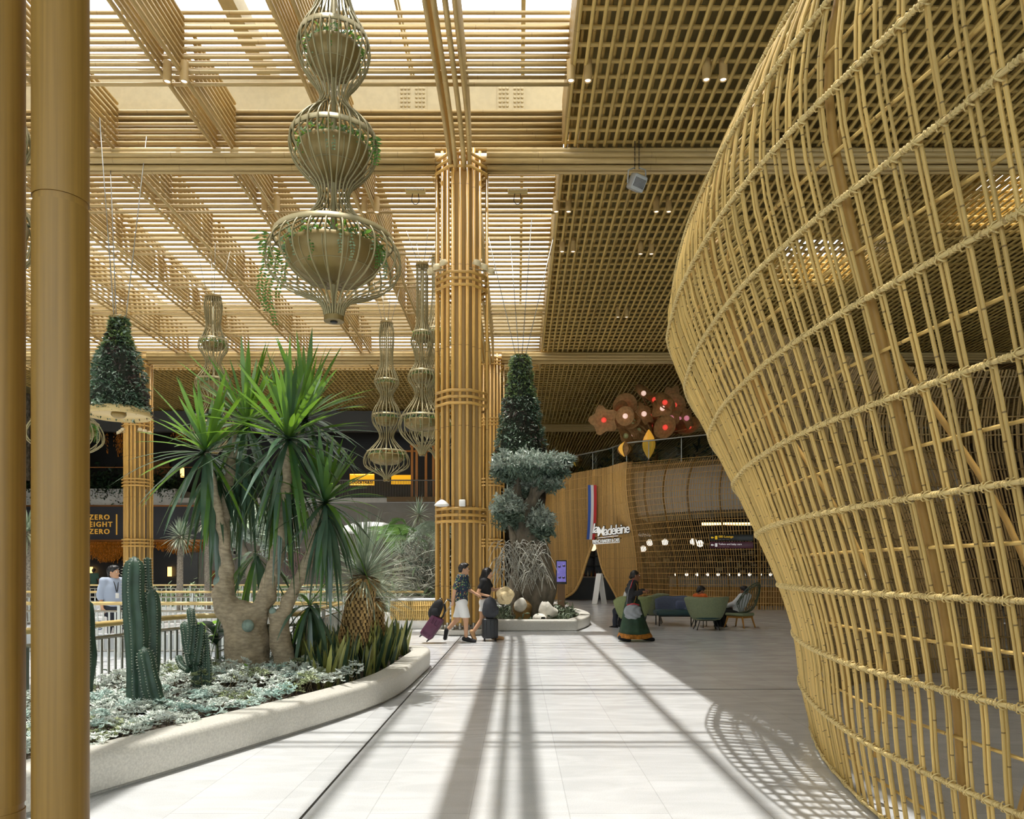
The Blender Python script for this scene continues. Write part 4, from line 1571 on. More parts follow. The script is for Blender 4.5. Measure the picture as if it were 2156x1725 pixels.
# silver ground cover, in mounds
silver = [leaf_mat('silver_leaf', '#c9d3c8', '#eef2ea', .6, .2, .1), leaf_mat('silver_teal', '#a9c4bb', '#dbe8df', .6, .2, .1), leaf_mat('silver_olive', '#7e8a5e', '#b9c29a', .6, .3, .15)]
gc = MB()
mn = []
tries = 0
while len(mn) < 520 and tries < 9000:
    tries += 1
    y = rnd.uniform(4.0, 10.4)
    x = rnd.uniform(-5.0, -1.4)
    if not inpoly(x, y, bed_poly) or not inpoly(x + .12, y, bed_poly) or not inpoly(x + .1, y - .18, bed_poly):
        continue
    if y > 8.6 and x > -2.3 - .25 * (y - 8.6):
        continue
    if any(math.hypot(x - a, y - c) < .15 for a, c, _ in mn):
        continue
    mn.append((x, y, rnd.uniform(.1, .2) + (.08 if y > 7.6 else 0)))
for x, y, h in mn:
    k = rnd.choices((0, 1, 2), (6, 3.2 if y < 7.5 else .6, 1))[0]
    n = rnd.randint(24, 32)
    a = nrg.uniform(0, 2 * PI, n)
    rr = np.sqrt(nrg.uniform(0, 1, n)) * .12
    tips = np.stack([x + rr * np.cos(a), y + rr * np.sin(a), SOIL + h * (1 - (rr / .2) ** 2) + nrg.uniform(-.02, .03, n)], -1)
    for p in tips:
        m_ = 7
        gc.leaves(np.tile(p, (m_, 1)), .038, .42, m=k, spread=np.stack([np.cos(np.arange(m_) * 2.4), np.sin(np.arange(m_) * 2.4), np.full(m_, .45)], -1) * 2)
o = gc.build('silver_ground_cover', silver, smooth=False)
tag(o, 'silvery white ground cover filling the planter around the cacti', 'ground cover', None, 'stuff')
st = MB()
for x, y, h in mn[::1]:
    for _ in range(3):
        st.tube([(x + rnd.uniform(-.08, .08), y + rnd.uniform(-.08, .08), SOIL - .02), (x + rnd.uniform(-.1, .1), y + rnd.uniform(-.1, .1), SOIL + h * .9)], .004, 3, caps=False)
o = st.build('ground_cover_twigs', M('twig_brown', '#6d6248', .8))
tag(o, 'brown twigs under the silvery ground cover', 'twigs', None, 'stuff')

# cacti
cact = M('cactus_green', '#314a3a', .5, var=.18, scale=9, bump=.1)
spine = M('cactus_spine', '#cfd0bd', .6)
def stem(t, pts, r, ribs=6, depth=.26):
    p = spline(pts, 6)
    k = len(p)
    tt, a, b_ = frames(p, (0, 1, 0))
    nr = ribs * 6
    ang = np.linspace(0, 2 * PI, nr, endpoint=False)
    star = 1 - depth * (.5 - .5 * np.cos(ribs * ang)) ** .8
    u = np.linspace(0, 1, k)
    tap = np.where(u > .9, np.sqrt(np.clip(1 - ((u - .9) / .1) ** 2, .02, 1)), 1) * (1 + .05 * np.sin(u * 17))
    rr = np.broadcast_to(np.asarray(r, float), (k,)) if np.ndim(r) == 0 else np.interp(u, np.linspace(0, 1, len(r)), r)
    R = p[:, None] + (a[:, None] * np.cos(ang)[None, :, None] + b_[:, None] * np.sin(ang)[None, :, None]) * (star[None] * (tap * rr)[:, None])[..., None]
    MB().rows(R).build('stem', cact, t)
    sp = MB()
    L = np.concatenate([[0], np.cumsum(np.linalg.norm(np.diff(p, axis=0), axis=1))])
    for j in range(ribs):
        an = 2 * PI * j / ribs
        s = .015
        while s < L[-1]:
            q = np.array([np.interp(s, L, p[:, i]) for i in range(3)])
            aa = np.array([np.interp(s, L, a[:, i]) for i in range(3)])
            bb = np.array([np.interp(s, L, b_[:, i]) for i in range(3)])
            rq = np.interp(s, L, tap * rr)
            nn = aa * math.cos(an) + bb * math.sin(an)
            c = q + nn * rq
            for e in range(3):
                dv = nn + np.array((rnd.uniform(-.7, .7), rnd.uniform(-.7, .7), rnd.uniform(-.5, .7)))
                sp.tube([c, c + dv * .011], [.0018, .0006], 3, caps=False)
            sp.ball(tuple(c), .0035, 4)
            s += .026
    sp.build('spine_bristles', spine, t)
def PT(px, py, d):
    return P(px, py, d)
t = thing('columnar_cactus', 'tall dark green ribbed cactus in the silvery ground cover', 'cactus', (0, 0, 0))
D = 7.0
stem(t, [PT(296, 1500, D), PT(290, 1420, D), PT(287, 1320, D), PT(281, 1250, D), PT(283, 1172, D)], [.11, .1, .095, .108, .09, .095], 6)
stem(t, [PT(318, 1498, D + .06), PT(316, 1420, D + .12), PT(319, 1330, D + .12), PT(317, 1236, D + .12)], [.07, .08, .085, .076], 6)
stem(t, [PT(314, 1245, D + .12), PT(311, 1200, D + .12), PT(310, 1173, D + .12)], [.03, .032, .03], 6)
stem(t, [PT(335, 1500, D - .1), PT(318, 1440, D - .12), PT(302, 1362, D - .12)], [.08, .078, .062], 6)
t = thing('columnar_cactus', 'shorter branching cactus with slim stems right of the tall one', 'cactus', (0, 0, 0))
D = 7.75
for pts, r in (([(416, 1474), (412, 1410), (402, 1370)], [.05, .055, .06]), ([(405, 1400), (394, 1350), (388, 1308)], [.06, .062, .05]), ([(402, 1380), (407, 1330), (403, 1300), (398, 1280)], [.05, .055, .05, .03]),
               ([(412, 1400), (420, 1350), (423, 1312)], [.06, .06, .05]), ([(398, 1412), (382, 1400), (374, 1380)], [.045, .045, .04]), ([(428, 1474), (430, 1420), (432, 1368)], [.055, .06, .05]), ([(438, 1474), (438, 1400), (434, 1330)], [.04, .04, .02]),
               ([(408, 1320), (408, 1295), (407, 1282)], [.018, .018, .014])):
    stem(t, [PT(x, y, D + .05 * i) for i, (x, y) in enumerate(pts)], [q * .85 for q in r], 6)
t = thing('columnar_cactus', 'dark cactus mostly hidden behind the near bamboo pole', 'cactus', (0, 0, 0))
stem(t, [PT(168, 1490, 7.2), PT(176, 1380, 7.2), PT(172, 1252, 7.2)], [.09, .11, .09], 6)

# ---------------------------------------------------------------- yucca tree
bark = M('yucca_bark', '#a5957c', .85, var=.22, scale=14, bump=.5, bscale=26, stretch=(1, 1, 2.5))
bark_scale = M('yucca_bark_scaled', '#c3ad86', .85, var=.25, scale=30, bump=.9, bscale=50, stretch=(1, 1, 1.6))
yl = [leaf_mat('yucca_leaf', '#56783f', '#3a5c46', .25, .3, .35, '#86b52e', spec=.6), leaf_mat('yucca_leaf_shade', '#546c58', '#3b5548', .22, .3, .2, '#5b7a3a', spec=.6)]  # brighter upper and duller lower leaves: light and shade put into the colour
yt = thing('yucca_tree', 'big multi-stemmed yucca tree with sword leaf heads in the planter', 'tree', (0, 0, 0))
def rosette(parent, c, n, L, wd, name='leaf_rosette', mats=None, lo=-1.2, hi=1.45, droop=.5, seg=8, up_bias=1.0, stiff=.25, seed=0, fold=.3, mix=False):
    b = MB()
    r_ = random.Random(seed + n)
    for i in range(n):
        q = (i + .5) / n
        el = hi - (hi - lo) * q ** up_bias + r_.uniform(-.12, .12)
        if mix:
            el = np.interp(q, [0, .22, .3, .72, .8, 1], [hi, .95, .7, -.15, -.4, lo]) + r_.uniform(-.15, .15)
        az = i * 2.39996 + r_.uniform(-.25, .25)
        l = L * r_.uniform(.75, 1.12) * (1 if el > -.3 else .92)
        d = np.array((math.cos(az) * math.cos(el), math.sin(az) * math.cos(el), math.sin(el)))
        g = droop * (max(0, 1 - (el + .2) / 1.5)) ** 1.3 * r_.uniform(.5, 1.3) + stiff * .06
        t = np.linspace(0, 1, seg)
        pts = np.array(c) + d * (l * t)[:, None] + np.array((0, 0, -1.0)) * (l * g * t ** 2.2)[:, None]
        pts = pts + np.array((0, 0, 1)) * (-.08 * q)
        w = wd * np.interp(t, [0, .12, .4, .75, 1], [.75, .6, 1, .75, .03]) * r_.uniform(.85, 1.15)
        sd = np.cross(d, (0, 0, 1.0)) if abs(d[2]) < .98 else np.array((1, 0, 0))
        upv = np.cross(sd, d)
        b.blade(pts, w, fold, 1 if el < .3 and r_.random() < .8 else 0, side=upv)
    return b.build(name, mats or yl, parent)
D = 9.2
k_ = D / F
def ypt(px, py, dd=0.0):
    return P(px, py, D + dd)
prims = [(ypt(522, 1440), ypt(521, 1350), .265, .25), (ypt(521, 1350), ypt(515, 1305), .25, .23), (ypt(505, 1310), ypt(478, 1278), .17, .155), (ypt(478, 1278), ypt(466, 1250), .15, .12), (ypt(466, 1250), ypt(463, 1236), .115, .1),
         (ypt(474, 1270), ypt(478, 1200, .05), .12, .095), (ypt(478, 1200, .05), ypt(470, 1110, .05), .092, .085), (ypt(470, 1110, .05), ypt(485, 985, .1), .085, .07), (ypt(485, 985, .1), ypt(505, 900, .3), .07, .05),
         (ypt(535, 1310), ypt(558, 1262, -.05), .16, .13), (ypt(558, 1262, -.05), ypt(577, 1195, -.1), .13, .105), (ypt(577, 1195, -.1), ypt(598, 1110, -.2), .1, .088), (ypt(598, 1110, -.2), ypt(608, 930, -.4), .085, .06),
         (ypt(575, 1200, .2), ypt(592, 1090, .2), .06, .055), (ypt(592, 1090, .2), ypt(640, 890, .3), .055, .045), (ypt(475, 1150, 0), ypt(436, 960, -.2), .07, .05)]
b = MB()
prims = [p if i < 3 else (p[0], p[1], p[2] * .82, p[3] * .82) for i, p in enumerate(prims)]
sdf_mesh(b, prims, .05, .022, noise=lambda X: .008 * np.sin(X[..., 2] * 22 + 3 * np.sin(X[..., 0] * 9)) + .006 * np.sin(X[..., 0] * 31 + X[..., 1] * 27 + X[..., 2] * 9))
b.build('trunk', bark, yt)
b = MB()
sdf_mesh(b, [(ypt(606, 1420, -.05), ypt(590, 1350, -.05), .135, .12), (ypt(590, 1350, -.05), ypt(586, 1308, -.05), .12, .1), (ypt(588, 1320, -.05), ypt(606, 1268, -.05), .1, .075), (ypt(606, 1268, -.05), ypt(640, 1200, -.1), .075, .066), (ypt(640, 1200, -.1), ypt(662, 1140, -.15), .066, .06), (ypt(662, 1140, -.15), ypt(684, 1050, -.2), .058, .045), (ypt(585, 1310, -.05), ypt(576, 1292, -.08), .075, .055)], .05, .02,
         noise=lambda X: .006 * np.sin(X[..., 2] * 30))
b.build('side_trunk', bark, yt)
for px, py, dd, r, lb in ((463, 1226, 0, .085, None), (522, 1318, -.27, .075, None), (574, 1287, -.12, .045, None)):
    b = MB()
    b.ball((0, 0, 0), (r, r * .7, r), 12)
    o = b.build('cut_stub', M('stub_grey', '#7f9086', .8, var=.3, scale=12), yt)
    o.location = ypt(px, py, dd)
for i, (px, py, dd, n, L, lo, hi, dr) in enumerate(((433, 945, -.2, 66, .95, -1.15, 1.25, .3), (520, 885, .35, 60, 1.0, -1.0, 1.35, .24), (608, 915, -.45, 80, 1.05, -1.1, 1.4, .26), (643, 875, .3, 60, 1.02, -.9, 1.4, .24), (685, 1050, -.25, 60, .82, -1.15, 1.3, .34),
                                          (540, 1165, .5, 22, .75, -1.35, .5, .9), (652, 1272, .2, 26, .66, -1.3, .9, 1.0), (450, 990, .1, 34, .62, -1.4, -.45, .7), (596, 985, -.2, 44, .62, -1.4, -.45, .7), (688, 1085, -.25, 22, .5, -1.4, -.4, .8), (520, 960, .3, 30, .6, -1.4, -.4, .7))):
    rosette(yt, ypt(px, py, dd), n, L, .034, lo=lo, hi=hi, droop=dr, seed=i * 17, up_bias=.8, mix=i < 5)

# ---------------------------------------------------------------- blue yuccas with shaggy trunks
grey_leaf = [leaf_mat('blue_yucca_leaf', '#9aa78e', '#7b8c78', .45, .25, .2), leaf_mat('blue_yucca_leaf_low', '#b3b49a', '#8c9178', .5, .25, .2)]
scale_m = [M('trunk_scale', '#b3925c', .8, island=.35), M('trunk_core', '#5e4a30', .9)]
def shaggy(name, label, base, top, r0, r1, n, L, seed):
    t = thing(name, label, 'yucca', (0, 0, 0), 0, 'blue yuccas with shaggy trunks')
    base, top = np.array(base), np.array(top)
    b = MB()
    b.tube([base, base * .5 + top * .5 + np.array((.02, 0, 0)), top], [r0, (r0 + r1) / 2 * .97, r1], 16, m=1)
    H = np.linalg.norm(top - base)
    rows = int(H / .042)
    for i in range(rows):
        q = i / rows
        c = base + (top - base) * q
        r = r0 + (r1 - r0) * q
        kn = int(2 * PI * r / .05)
        for j in range(kn):
            a = 2 * PI * (j + .5 * (i % 2)) / kn + rnd.uniform(-.05, .05)
            d = np.array((math.cos(a), math.sin(a), 0))
            s = np.array((-math.sin(a), math.cos(a), 0))
            p0 = c + d * r * .96
            l = .07 * rnd.uniform(.8, 1.2)
            tip = p0 + d * .028 - np.array((0, 0, l * .2)) + np.array((0, 0, l * .45))
            b.add([p0 - s * .026, p0 + s * .026, tip + s * .015 + d * .004, tip - s * .015 + d * .004, p0 - np.array((0, 0, .025)) + d * .03 - s * .022, p0 - np.array((0, 0, .025)) + d * .03 + s * .022],
                  [(0, 1, 2, 3), (4, 5, 2, 3)], m=0)
    b.build('scaly_trunk', scale_m, t, smooth=False)
    b = MB()
    for j in range(60):
        a = rnd.uniform(0, 2 * PI)
        d = np.array((math.cos(a), math.sin(a), 0))
        p0 = top + d * r1 * .6
        b.blade([p0, p0 + d * .1 - np.array((0, 0, .06)), p0 + d * .13 - np.array((0, 0, .22 * rnd.uniform(.7, 1.3)))], [.014, .012, .002], .1, side=(d[0], d[1], .3))
    b.build('dry_leaf_skirt', scale_m[0], t)
    rosette(t, top + np.array((0, 0, .06)), n, L, .0085, mats=grey_leaf, lo=-.55, hi=1.5, droop=.05, seg=5, seed=seed, up_bias=.85, fold=.5)
shaggy('blue_yucca', 'nearer blue-grey yucca with thick scaly trunk beside snake plants', P(729, 1420, 10.2), P(768, 1215, 10.4), .19, .165, 340, .86, 5)
shaggy('blue_yucca', 'blue-grey yucca with darker trunk standing behind the thicker one', P(790, 1400, 12.2), P(786, 1262, 12.3), .16, .15, 260, .68, 9)

# ---------------------------------------------------------------- snake plants
sv = [leaf_mat('snake_leaf', '#374d36', '#27402e', .45, .2, .15), leaf_mat('snake_edge', '#9c9c56', '#858f4a', .45, .2, .15)]
protos = []
for v in range(5):
    t = thing('snake_plant', 'snake plant with yellow edged leaves in the dense row behind the kerb', 'snake plant', (0, 0, 0), 0, 'snake plants behind the kerb')
    r_ = random.Random(v)
    for i in range(r_.randint(6, 8)):
        a = r_.uniform(0, 2 * PI)
        l = r_.uniform(.34, .58)
        ln = r_.uniform(.08, .34)
        d = np.array((math.cos(a) * ln, math.sin(a) * ln, 1))
        tt = np.linspace(0, 1, 7)
        sw = np.array((-math.sin(a), math.cos(a), 0)) * r_.uniform(-.06, .06)
        pts = np.array((math.cos(a) * .05, math.sin(a) * .05, 0)) + d * (l * tt)[:, None] + sw * (tt ** 2)[:, None]
        w = .026 * np.interp(tt, [0, .3, .7, 1], [.8, 1.1, .95, .05])
        b = MB()
        az = r_.uniform(0, 2 * PI)
        sdv = (math.cos(az), math.sin(az), 0)
        b.blade(pts, w, .25, 0, side=sdv)
        b.blade(pts + np.array(sdv) * -.0015, w * 1.1, .25, 1, side=sdv)
        b.build('leaf', sv, t)
    protos.append(t)
cnt = 0
spots = []
tries = 0
while len(spots) < 62 and tries < 6000:
    tries += 1
    y = rnd.uniform(8.3, 12.5)
    x = rnd.uniform(-3.0, -1.55)
    lim = np.interp(y, [8.3, 9.0, 9.8, 11, 12.4], [-2.05, -2.6, -2.85, -2.95, -2.95])
    rt = np.interp(y, kerb_out[:70, 1], kerb_out[:70, 0]) - .38
    if x < lim or x > rt or any(math.hypot(x - a, y - c) < .135 for a, c in spots):
        continue
    spots.append((x, y))
for i, (x, y) in enumerate(spots):
    if i < 5:
        shift(protos[i], (x, y, SOIL - .01), rnd.uniform(0, 6))
    else:
        dup(protos[i % 5], (x, y, SOIL - .01), rnd.uniform(0, 6), None, None, rnd.uniform(.85, 1.15))

# big soft leaves by the railing
fid = [leaf_mat('fiddle_leaf', '#7fb23a', '#5c8f30', .4, .2, .45, '#a8d63a'), leaf_mat('rubber_leaf', '#2f4a33', '#1f3327', .35, .25, .12)]
def bigleaf(name, label, base, n, L, wd, h, mi, seed, elr=(.2, 1.1)):
    t = thing(name, label, 'leafy plant', base)
    r_ = random.Random(seed)
    MB().tube([(0, 0, -.05), (.02, 0, h * .5), (0, .02, h)], .014, 6).build('stem', M('stem_green', '#5d6b3a', .7), t)
    for i in range(n):
        el = r_.uniform(*elr)
        az = i * 2.4 + r_.uniform(-.3, .3)
        d = np.array((math.cos(az) * math.cos(el), math.sin(az) * math.cos(el), math.sin(el)))
        c = np.array((0, 0, h * r_.uniform(.45, 1.0)))
        l = L * r_.uniform(.7, 1.15)
        tt = np.linspace(0, 1, 8)
        pts = c + d * (l * tt)[:, None] - np.array((0, 0, 1)) * (l * .35 * tt ** 2)[:, None]
        w = wd * np.interp(tt, [0, .08, .35, .7, .92, 1], [.06, .3, .8, 1, .55, .04])
        sd = np.cross(d, (0, 0, 1.0))
        MB().blade(pts, w, .18, 0, side=np.cross(sd, d)).build('leaf', fid[mi], t)
bigleaf('fiddle_leaf_fig', 'bright green broad leaved plant glowing behind the rail', P(428, 1330, 9.75)[:2] + (SOIL,), 7, .32, .085, .62, 0, 2, (.5, 1.2))
bigleaf('rubber_plant', 'dark broad leaved plant between small cactus and yucca trunk', P(455, 1400, 9.3)[:2] + (SOIL,), 12, .34, .08, .55, 1, 4)
bigleaf('rubber_plant', 'dark broad leaved plant right of the yucca trunk foot', P(612, 1400, 9.8)[:2] + (SOIL,), 9, .3, .06, .5, 1, 8)
bigleaf('young_rubber_plant', 'small leafy plant at the railing foot left of tall cactus', P(245, 1445, 8.3)[:2] + (SOIL,), 8, .22, .055, .2, 1, 11, (.1, .8))
bigleaf('seedling', 'pair of upright strap leaves in front of the yucca trunk', P(518, 1412, 8.7)[:2] + (SOIL,), 3, .28, .03, .08, 0, 15, (.8, 1.3))

# ---------------------------------------------------------------- railings
railwood = M('rail_wood', '#cdb173', .4, var=.05)
def railing(name, label, pts, ztop=.95, step=.105, posts=1.3, z0=0.0, fine=True):
    p = np.asarray(pts, float)
    L = np.concatenate([[0], np.cumsum(np.linalg.norm(np.diff(p, axis=0), axis=1))])
    t = thing(name, label, 'railing', (0, 0, 0), 0, 'railings with pale timber handrails')
    at = lambda s: np.array((np.interp(s, L, p[:, 0]), np.interp(s, L, p[:, 1])))
    MB().tube([(x, y, ztop) for x, y in p], .032, 10).build('handrail', railwood, t)
    b = MB()
    b.tube([(x, y, ztop - .14) for x, y in p], .02, 4)
    b.tube([(x, y, z0 + .12) for x, y in p], .02, 4)
    b.build('steel_rail', steel, t, smooth=False)
    b = MB()
    for s in np.arange(step, L[-1], step):
        q = at(s)
        dd = at(min(s + .05, L[-1])) - at(max(s - .05, 0))
        b.box((q[0], q[1], (ztop - .14 + z0 + .12) / 2), (.03, .012, ztop - .26 - z0), math.atan2(dd[1], dd[0]))
    b.build('baluster_slats', steel, t, smooth=False)
    for s in np.arange(.02, L[-1], posts):
        q = at(s)
        dd = at(min(s + .05, L[-1])) - at(max(s - .05, 0))
        MB().box((q[0], q[1], (ztop + z0) / 2 - .02), (.05, .05, ztop - z0 - .02), math.atan2(dd[1], dd[0])).build('post', steel, t, smooth=False)
r1 = spline([(-5.3, 6.2), (-4.62, 7.0), (-4.42, 7.86), (-4.12, 9.35), (-3.7, 9.62), (-2.9, 9.95)], 6)
railing('railing', 'nearest curved railing passing behind the cacti and yucca trunk', list(r1) + [(-2.86, 10.1), (-3.08, 13.3)], z0=.18)
railing('railing', 'second railing crossing behind the yucca tree before the pale bridge floor', [(-3.08, 13.35), (-10.5, 13.35)])
railing('railing', 'third railing behind the man with the lanyard', [(-17.0, 21), (-2.6, 21)], step=.14, posts=1.6)
railing('railing', 'farthest railing in front of the grey stone wall', [(-27, 32), (-5.2, 32)], step=.2, posts=2.2)
o = MB()
o.box((-6.8, 13.5, .2), (7.4, .12, .4))
o.box((-3.1, 11.7, .2), (.1, 3.3, .4))
o = o.build('trim_2', M('pale_upstand', '#d5d8d8', .6), smooth=False)
struct(o, 'pale upstand under the second railing', 'upstand')
o = MB()
o.prism([(-5.6, 5.7), (-4.78, 6.95), (-4.58, 7.9), (-4.3, 9.5), (-3.75, 9.85), (-2.95, 10.2), (-2.8, 9.9), (-3.6, 9.5), (-3.95, 9.2), (-4.2, 7.85), (-4.4, 6.95), (-5.2, 5.5)], .0, .24)
o = o.build('trim_3', stone, smooth=False)
struct(o, 'stone slab under the nearest railing', 'slab')
# ---------------------------------------------------------------- hanging wire planters
bronze = M('planter_bronze', '#a0946c', .42, metal=.25, var=.06, scale=4)
bowlm = M('bowl_bronze', '#8f7a4a', .42, metal=.35, var=.1, scale=3)
fern = [leaf_mat('fern_green', '#5f8a3a', '#3f6a30', .5, .3, .35, '#8cc04a'), leaf_mat('fern_pale', '#9cb08c', '#6f8f63', .5, .3, .25)]
def trail(b, p0, l, w, m=0):
    """a hanging frond: a rachis with paired leaflets"""
    n = int(l / .035)
    for i in range(n):
        q = i / n
        c = np.array(p0) + np.array((.04 * math.sin(i * .3), .02 * math.cos(i * .23), -l * q))
        ww = w * (1 - .6 * q) * rnd.uniform(.7, 1.1)
        for s in (-1, 1):
            a = rnd.uniform(-.6, .6)
            d = np.array((s * math.cos(a), math.sin(a), -.25))
            b.add([c, c + d * ww * .5 + np.array((0, 0, .014)), c + d * ww, c + d * ww * .5 - np.array((0, 0, .014))], [(0, 1, 2, 3)], m=m)
def planter(name, label, loc, prof, bowls, nrods, rod, cat='hanging planter', group='hanging wire planters', topz=None, trails=(), seed=0, dens=1.0):
    t = thing(name, label, cat, loc, 0, group)
    pr = np.array(sorted(prof, key=lambda q: q[1]), float)
    zq = np.linspace(pr[0, 1], pr[-1, 1], 90)
    rq = np.maximum(smooth1(zq, pr[:, 1], pr[:, 0]), .05)
    b = MB()
    for i in range(nrods):
        a = 2 * PI * i / nrods
        b.tube([(r * math.cos(a), r * math.sin(a), z) for r, z in zip(rq, zq)], rod, 6, up=(math.cos(a), math.sin(a), .01))
    b.build('wire_cage_mesh', bronze, t)
    MB().tube([(0, 0, zq[0]), (0, 0, zq[-1] + .2)], rod * 2.6, 10).build('centre_pole', bronze, t)
    MB().lathe([(.03, -.03), (rq[0] * 1.15, -.03), (rq[0] * 1.15, .03), (rq[0] * .9, .05)], (0, 0, zq[0]), 28).build('bottom_cap', bowlm, t, smooth='auto')
    MB().lathe([(.02, .0), (rq[0] * .42, .0), (rq[0] * .42, -.012), (.02, -.012)], (0, 0, zq[0] - .03), 20).build('downlight', dark, t)
    MB().lathe([(.05, .1), (rq[-1] * 1.1, .06), (rq[-1] * 1.15, 0), (rq[-1] * .9, -.03)], (0, 0, zq[-1]), 28).build('top_cap', bowlm, t, smooth='auto')
    for k, (zb_, rb, hb) in enumerate(bowls):
        pf = [(.02, -hb)] + [(rb * math.sin(q) ** .8, -hb * math.cos(q)) for q in np.linspace(.2, PI / 2, 12)] + [(rb * 1.0, .05), (rb * .97, .06), (rb * .9, .0), (.05, -.02)]
        bw = MB().lathe(pf, (0, 0, zb_), 36, capends=False).build('bowl', bowlm, t)
        rb2 = MB()
        for i in range(12):
            a = 2 * PI * i / 12
            rb2.tube([(rb * 1.006 * math.sin(q) ** .8 * math.cos(a), rb * 1.006 * math.sin(q) ** .8 * math.sin(a), zb_ - hb * 1.004 * math.cos(q)) for q in np.linspace(.1, PI / 2, 9)], rod * .55, 4, caps=False)
        qm = .95
        rb2.tube([(rb * 1.008 * math.sin(qm) ** .8 * math.cos(a), rb * 1.008 * math.sin(qm) ** .8 * math.sin(a), zb_ - hb * math.cos(qm)) for a in np.linspace(0, 2 * PI, 36, endpoint=False)], rod * .5, 4, closed=True)
        rb2.build('seam_ribs', bronze, bw)
        rr = float(smooth1(np.array([zb_ + .1]), pr[:, 1], pr[:, 0])[0]) * .97
        MB().lathe([(rr, -.03), (rr, .03), (rr - .012, .03), (rr - .012, -.03)], (0, 0, zb_ + .16), 40, capends=False).build('hoop_band', bronze, t)
        f = MB()
        n = int((90 + 700 * rb) * dens)
        a = nrg.uniform(0, 2 * PI, n)
        r_ = rb * np.sqrt(nrg.uniform(.15, 1.1, n))
        c = np.stack([r_ * np.cos(a), r_ * np.sin(a), zb_ + .05 + np.abs(nrg.normal(0, .06, n))], -1)
        f.leaves(c[: n // 2], .07 + .05 * rb, .4, m=0)
        f.leaves(c[n // 2:], .06 + .04 * rb, .4, m=1)
        for i in range(int(5 * dens * (1 + rb * 4))):
            a = rnd.uniform(0, 2 * PI)
            trail(f, (rb * 1.02 * math.cos(a), rb * 1.02 * math.sin(a), zb_ + .05), rnd.uniform(.1, .35) * (.5 + rb), .05, rnd.choice((0, 1)))
        for (kk, a, l, w, rx) in trails:
            if kk == k:
                trail(f, (rx * math.cos(a), rx * math.sin(a), zb_ + .12), l, w, 0)
        f.build('planting_foliage', fern, t, smooth=False)
    if topz:
        b = MB()
        for i in range(4):
            a = 2 * PI * i / 4 + .5
            b.tube([(rq[-1] * .8 * math.cos(a), rq[-1] * .8 * math.sin(a), zq[-1] + .05), (.5 * math.cos(a), .5 * math.sin(a), topz - loc[2])], .008, 4)
        b.build('suspension_wire', steel, t)
    return t
# the big one; its profile read as half widths at heights (metres, z = 0 at bottom cap)
D = 9.0
def pz(py, z0=672):
    return (z0 - py) * D / F
K = D / F
prof = [(18 * K, 0), (21 * K, pz(656)), (27 * K, pz(642)), (52 * K, pz(623)), (100 * K, pz(604)), (129 * K, pz(582)), (139 * K, pz(554)), (130 * K, pz(521)), (97 * K, pz(490)), (57 * K, pz(464)), (38 * K, pz(440)), (31 * K, pz(415)), (39 * K, pz(392)),
        (62 * K, pz(370)), (83 * K, pz(341)), (91 * K, pz(312)), (86 * K, pz(284)), (64 * K, pz(256)), (40 * K, pz(234)), (28 * K, pz(212)), (33 * K, pz(191)), (52 * K, pz(166)), (68 * K, pz(137)), (75 * K, pz(108)), (67 * K, pz(74)), (48 * K, pz(40)), (34 * K, pz(0)), (27 * K, pz(-40)), (25 * K, pz(-90)), (26 * K, pz(-230))]
zb0 = P(703, 672, D)
planter('hanging_planter', 'biggest three-bulge wire planter hanging high left of the nearest column', (zb0[0], D, zb0[2]), prof,
        [(pz(536), 99 * K, .36), (pz(322), 72 * K, .36), (pz(112), 55 * K, .3)], 26, .011, topz=13.0,
        trails=((0, PI * .98, .95, .1, .76), (0, PI * 1.05, .85, .09, .8), (0, PI * .92, .6, .09, .7), (0, PI * 1.15, .3, .12, .85), (1, -.2, .35, .08, .5), (1, -.3, .3, .09, .52)))
def planter2(label, px, d, scale_pts, bowls, z0y, topz=ZB, name='hanging_planter', dens=.6, nr=22):
    k = d / F
    x, y, z = P(px, z0y, d)
    pf = [(max(hw, 2) * k, (z0y - py) * k) for py, hw in scale_pts]
    planter(name, label, (x, y, z), pf, [((z0y - py) * k, hw * k, dp * k) for py, hw, dp in bowls], nr, .014, topz=topz, dens=dens)
planter2('slim pale wire planter hanging left of the nearest column at mid height', 814, 27, [(1012, 6), (1004, 8), (996, 22), (985, 43), (972, 48), (955, 42), (938, 26), (922, 15), (908, 18), (895, 27), (880, 31), (862, 26), (845, 16), (832, 13), (820, 19), (806, 26), (792, 22), (775, 15), (755, 13), (720, 15), (690, 14), (682, 12)],
         [(962, 36, 17), (885, 24, 12), (812, 18, 9)], 1012)
planter2('wire planter directly left of nearest column, lowest bulge showing', 889, 23, [(958, 6), (946, 12), (930, 30), (912, 46), (895, 49), (872, 40), (850, 24), (832, 15), (815, 20), (800, 30), (785, 26), (765, 15), (740, 18), (720, 24), (705, 20), (685, 13), (650, 12), (560, 12)],
         [(890, 38, 18), (795, 22, 11), (712, 18, 9)], 958)
planter2('wire planter half hidden behind the nearest column', 921, 26, [(965, 6), (952, 14), (938, 36), (920, 52), (900, 50), (880, 38), (858, 24), (835, 16), (818, 22), (800, 31), (782, 26), (760, 15), (735, 20), (712, 34), (695, 30), (672, 18), (640, 13), (545, 12)],
         [(905, 40, 18), (805, 24, 11), (708, 26, 11)], 965)
planter2('wire planter with leafy bulges hanging above the yucca crown', 449, 24, [(955, 8), (945, 16), (928, 34), (905, 44), (882, 38), (862, 22), (845, 16), (830, 26), (812, 36), (800, 34), (782, 22), (765, 15), (750, 20), (735, 29), (722, 29), (705, 20), (690, 15), (660, 17), (640, 18), (628, 15)],
         [(905, 34, 16), (812, 28, 12), (728, 22, 10)], 955, dens=1.3)
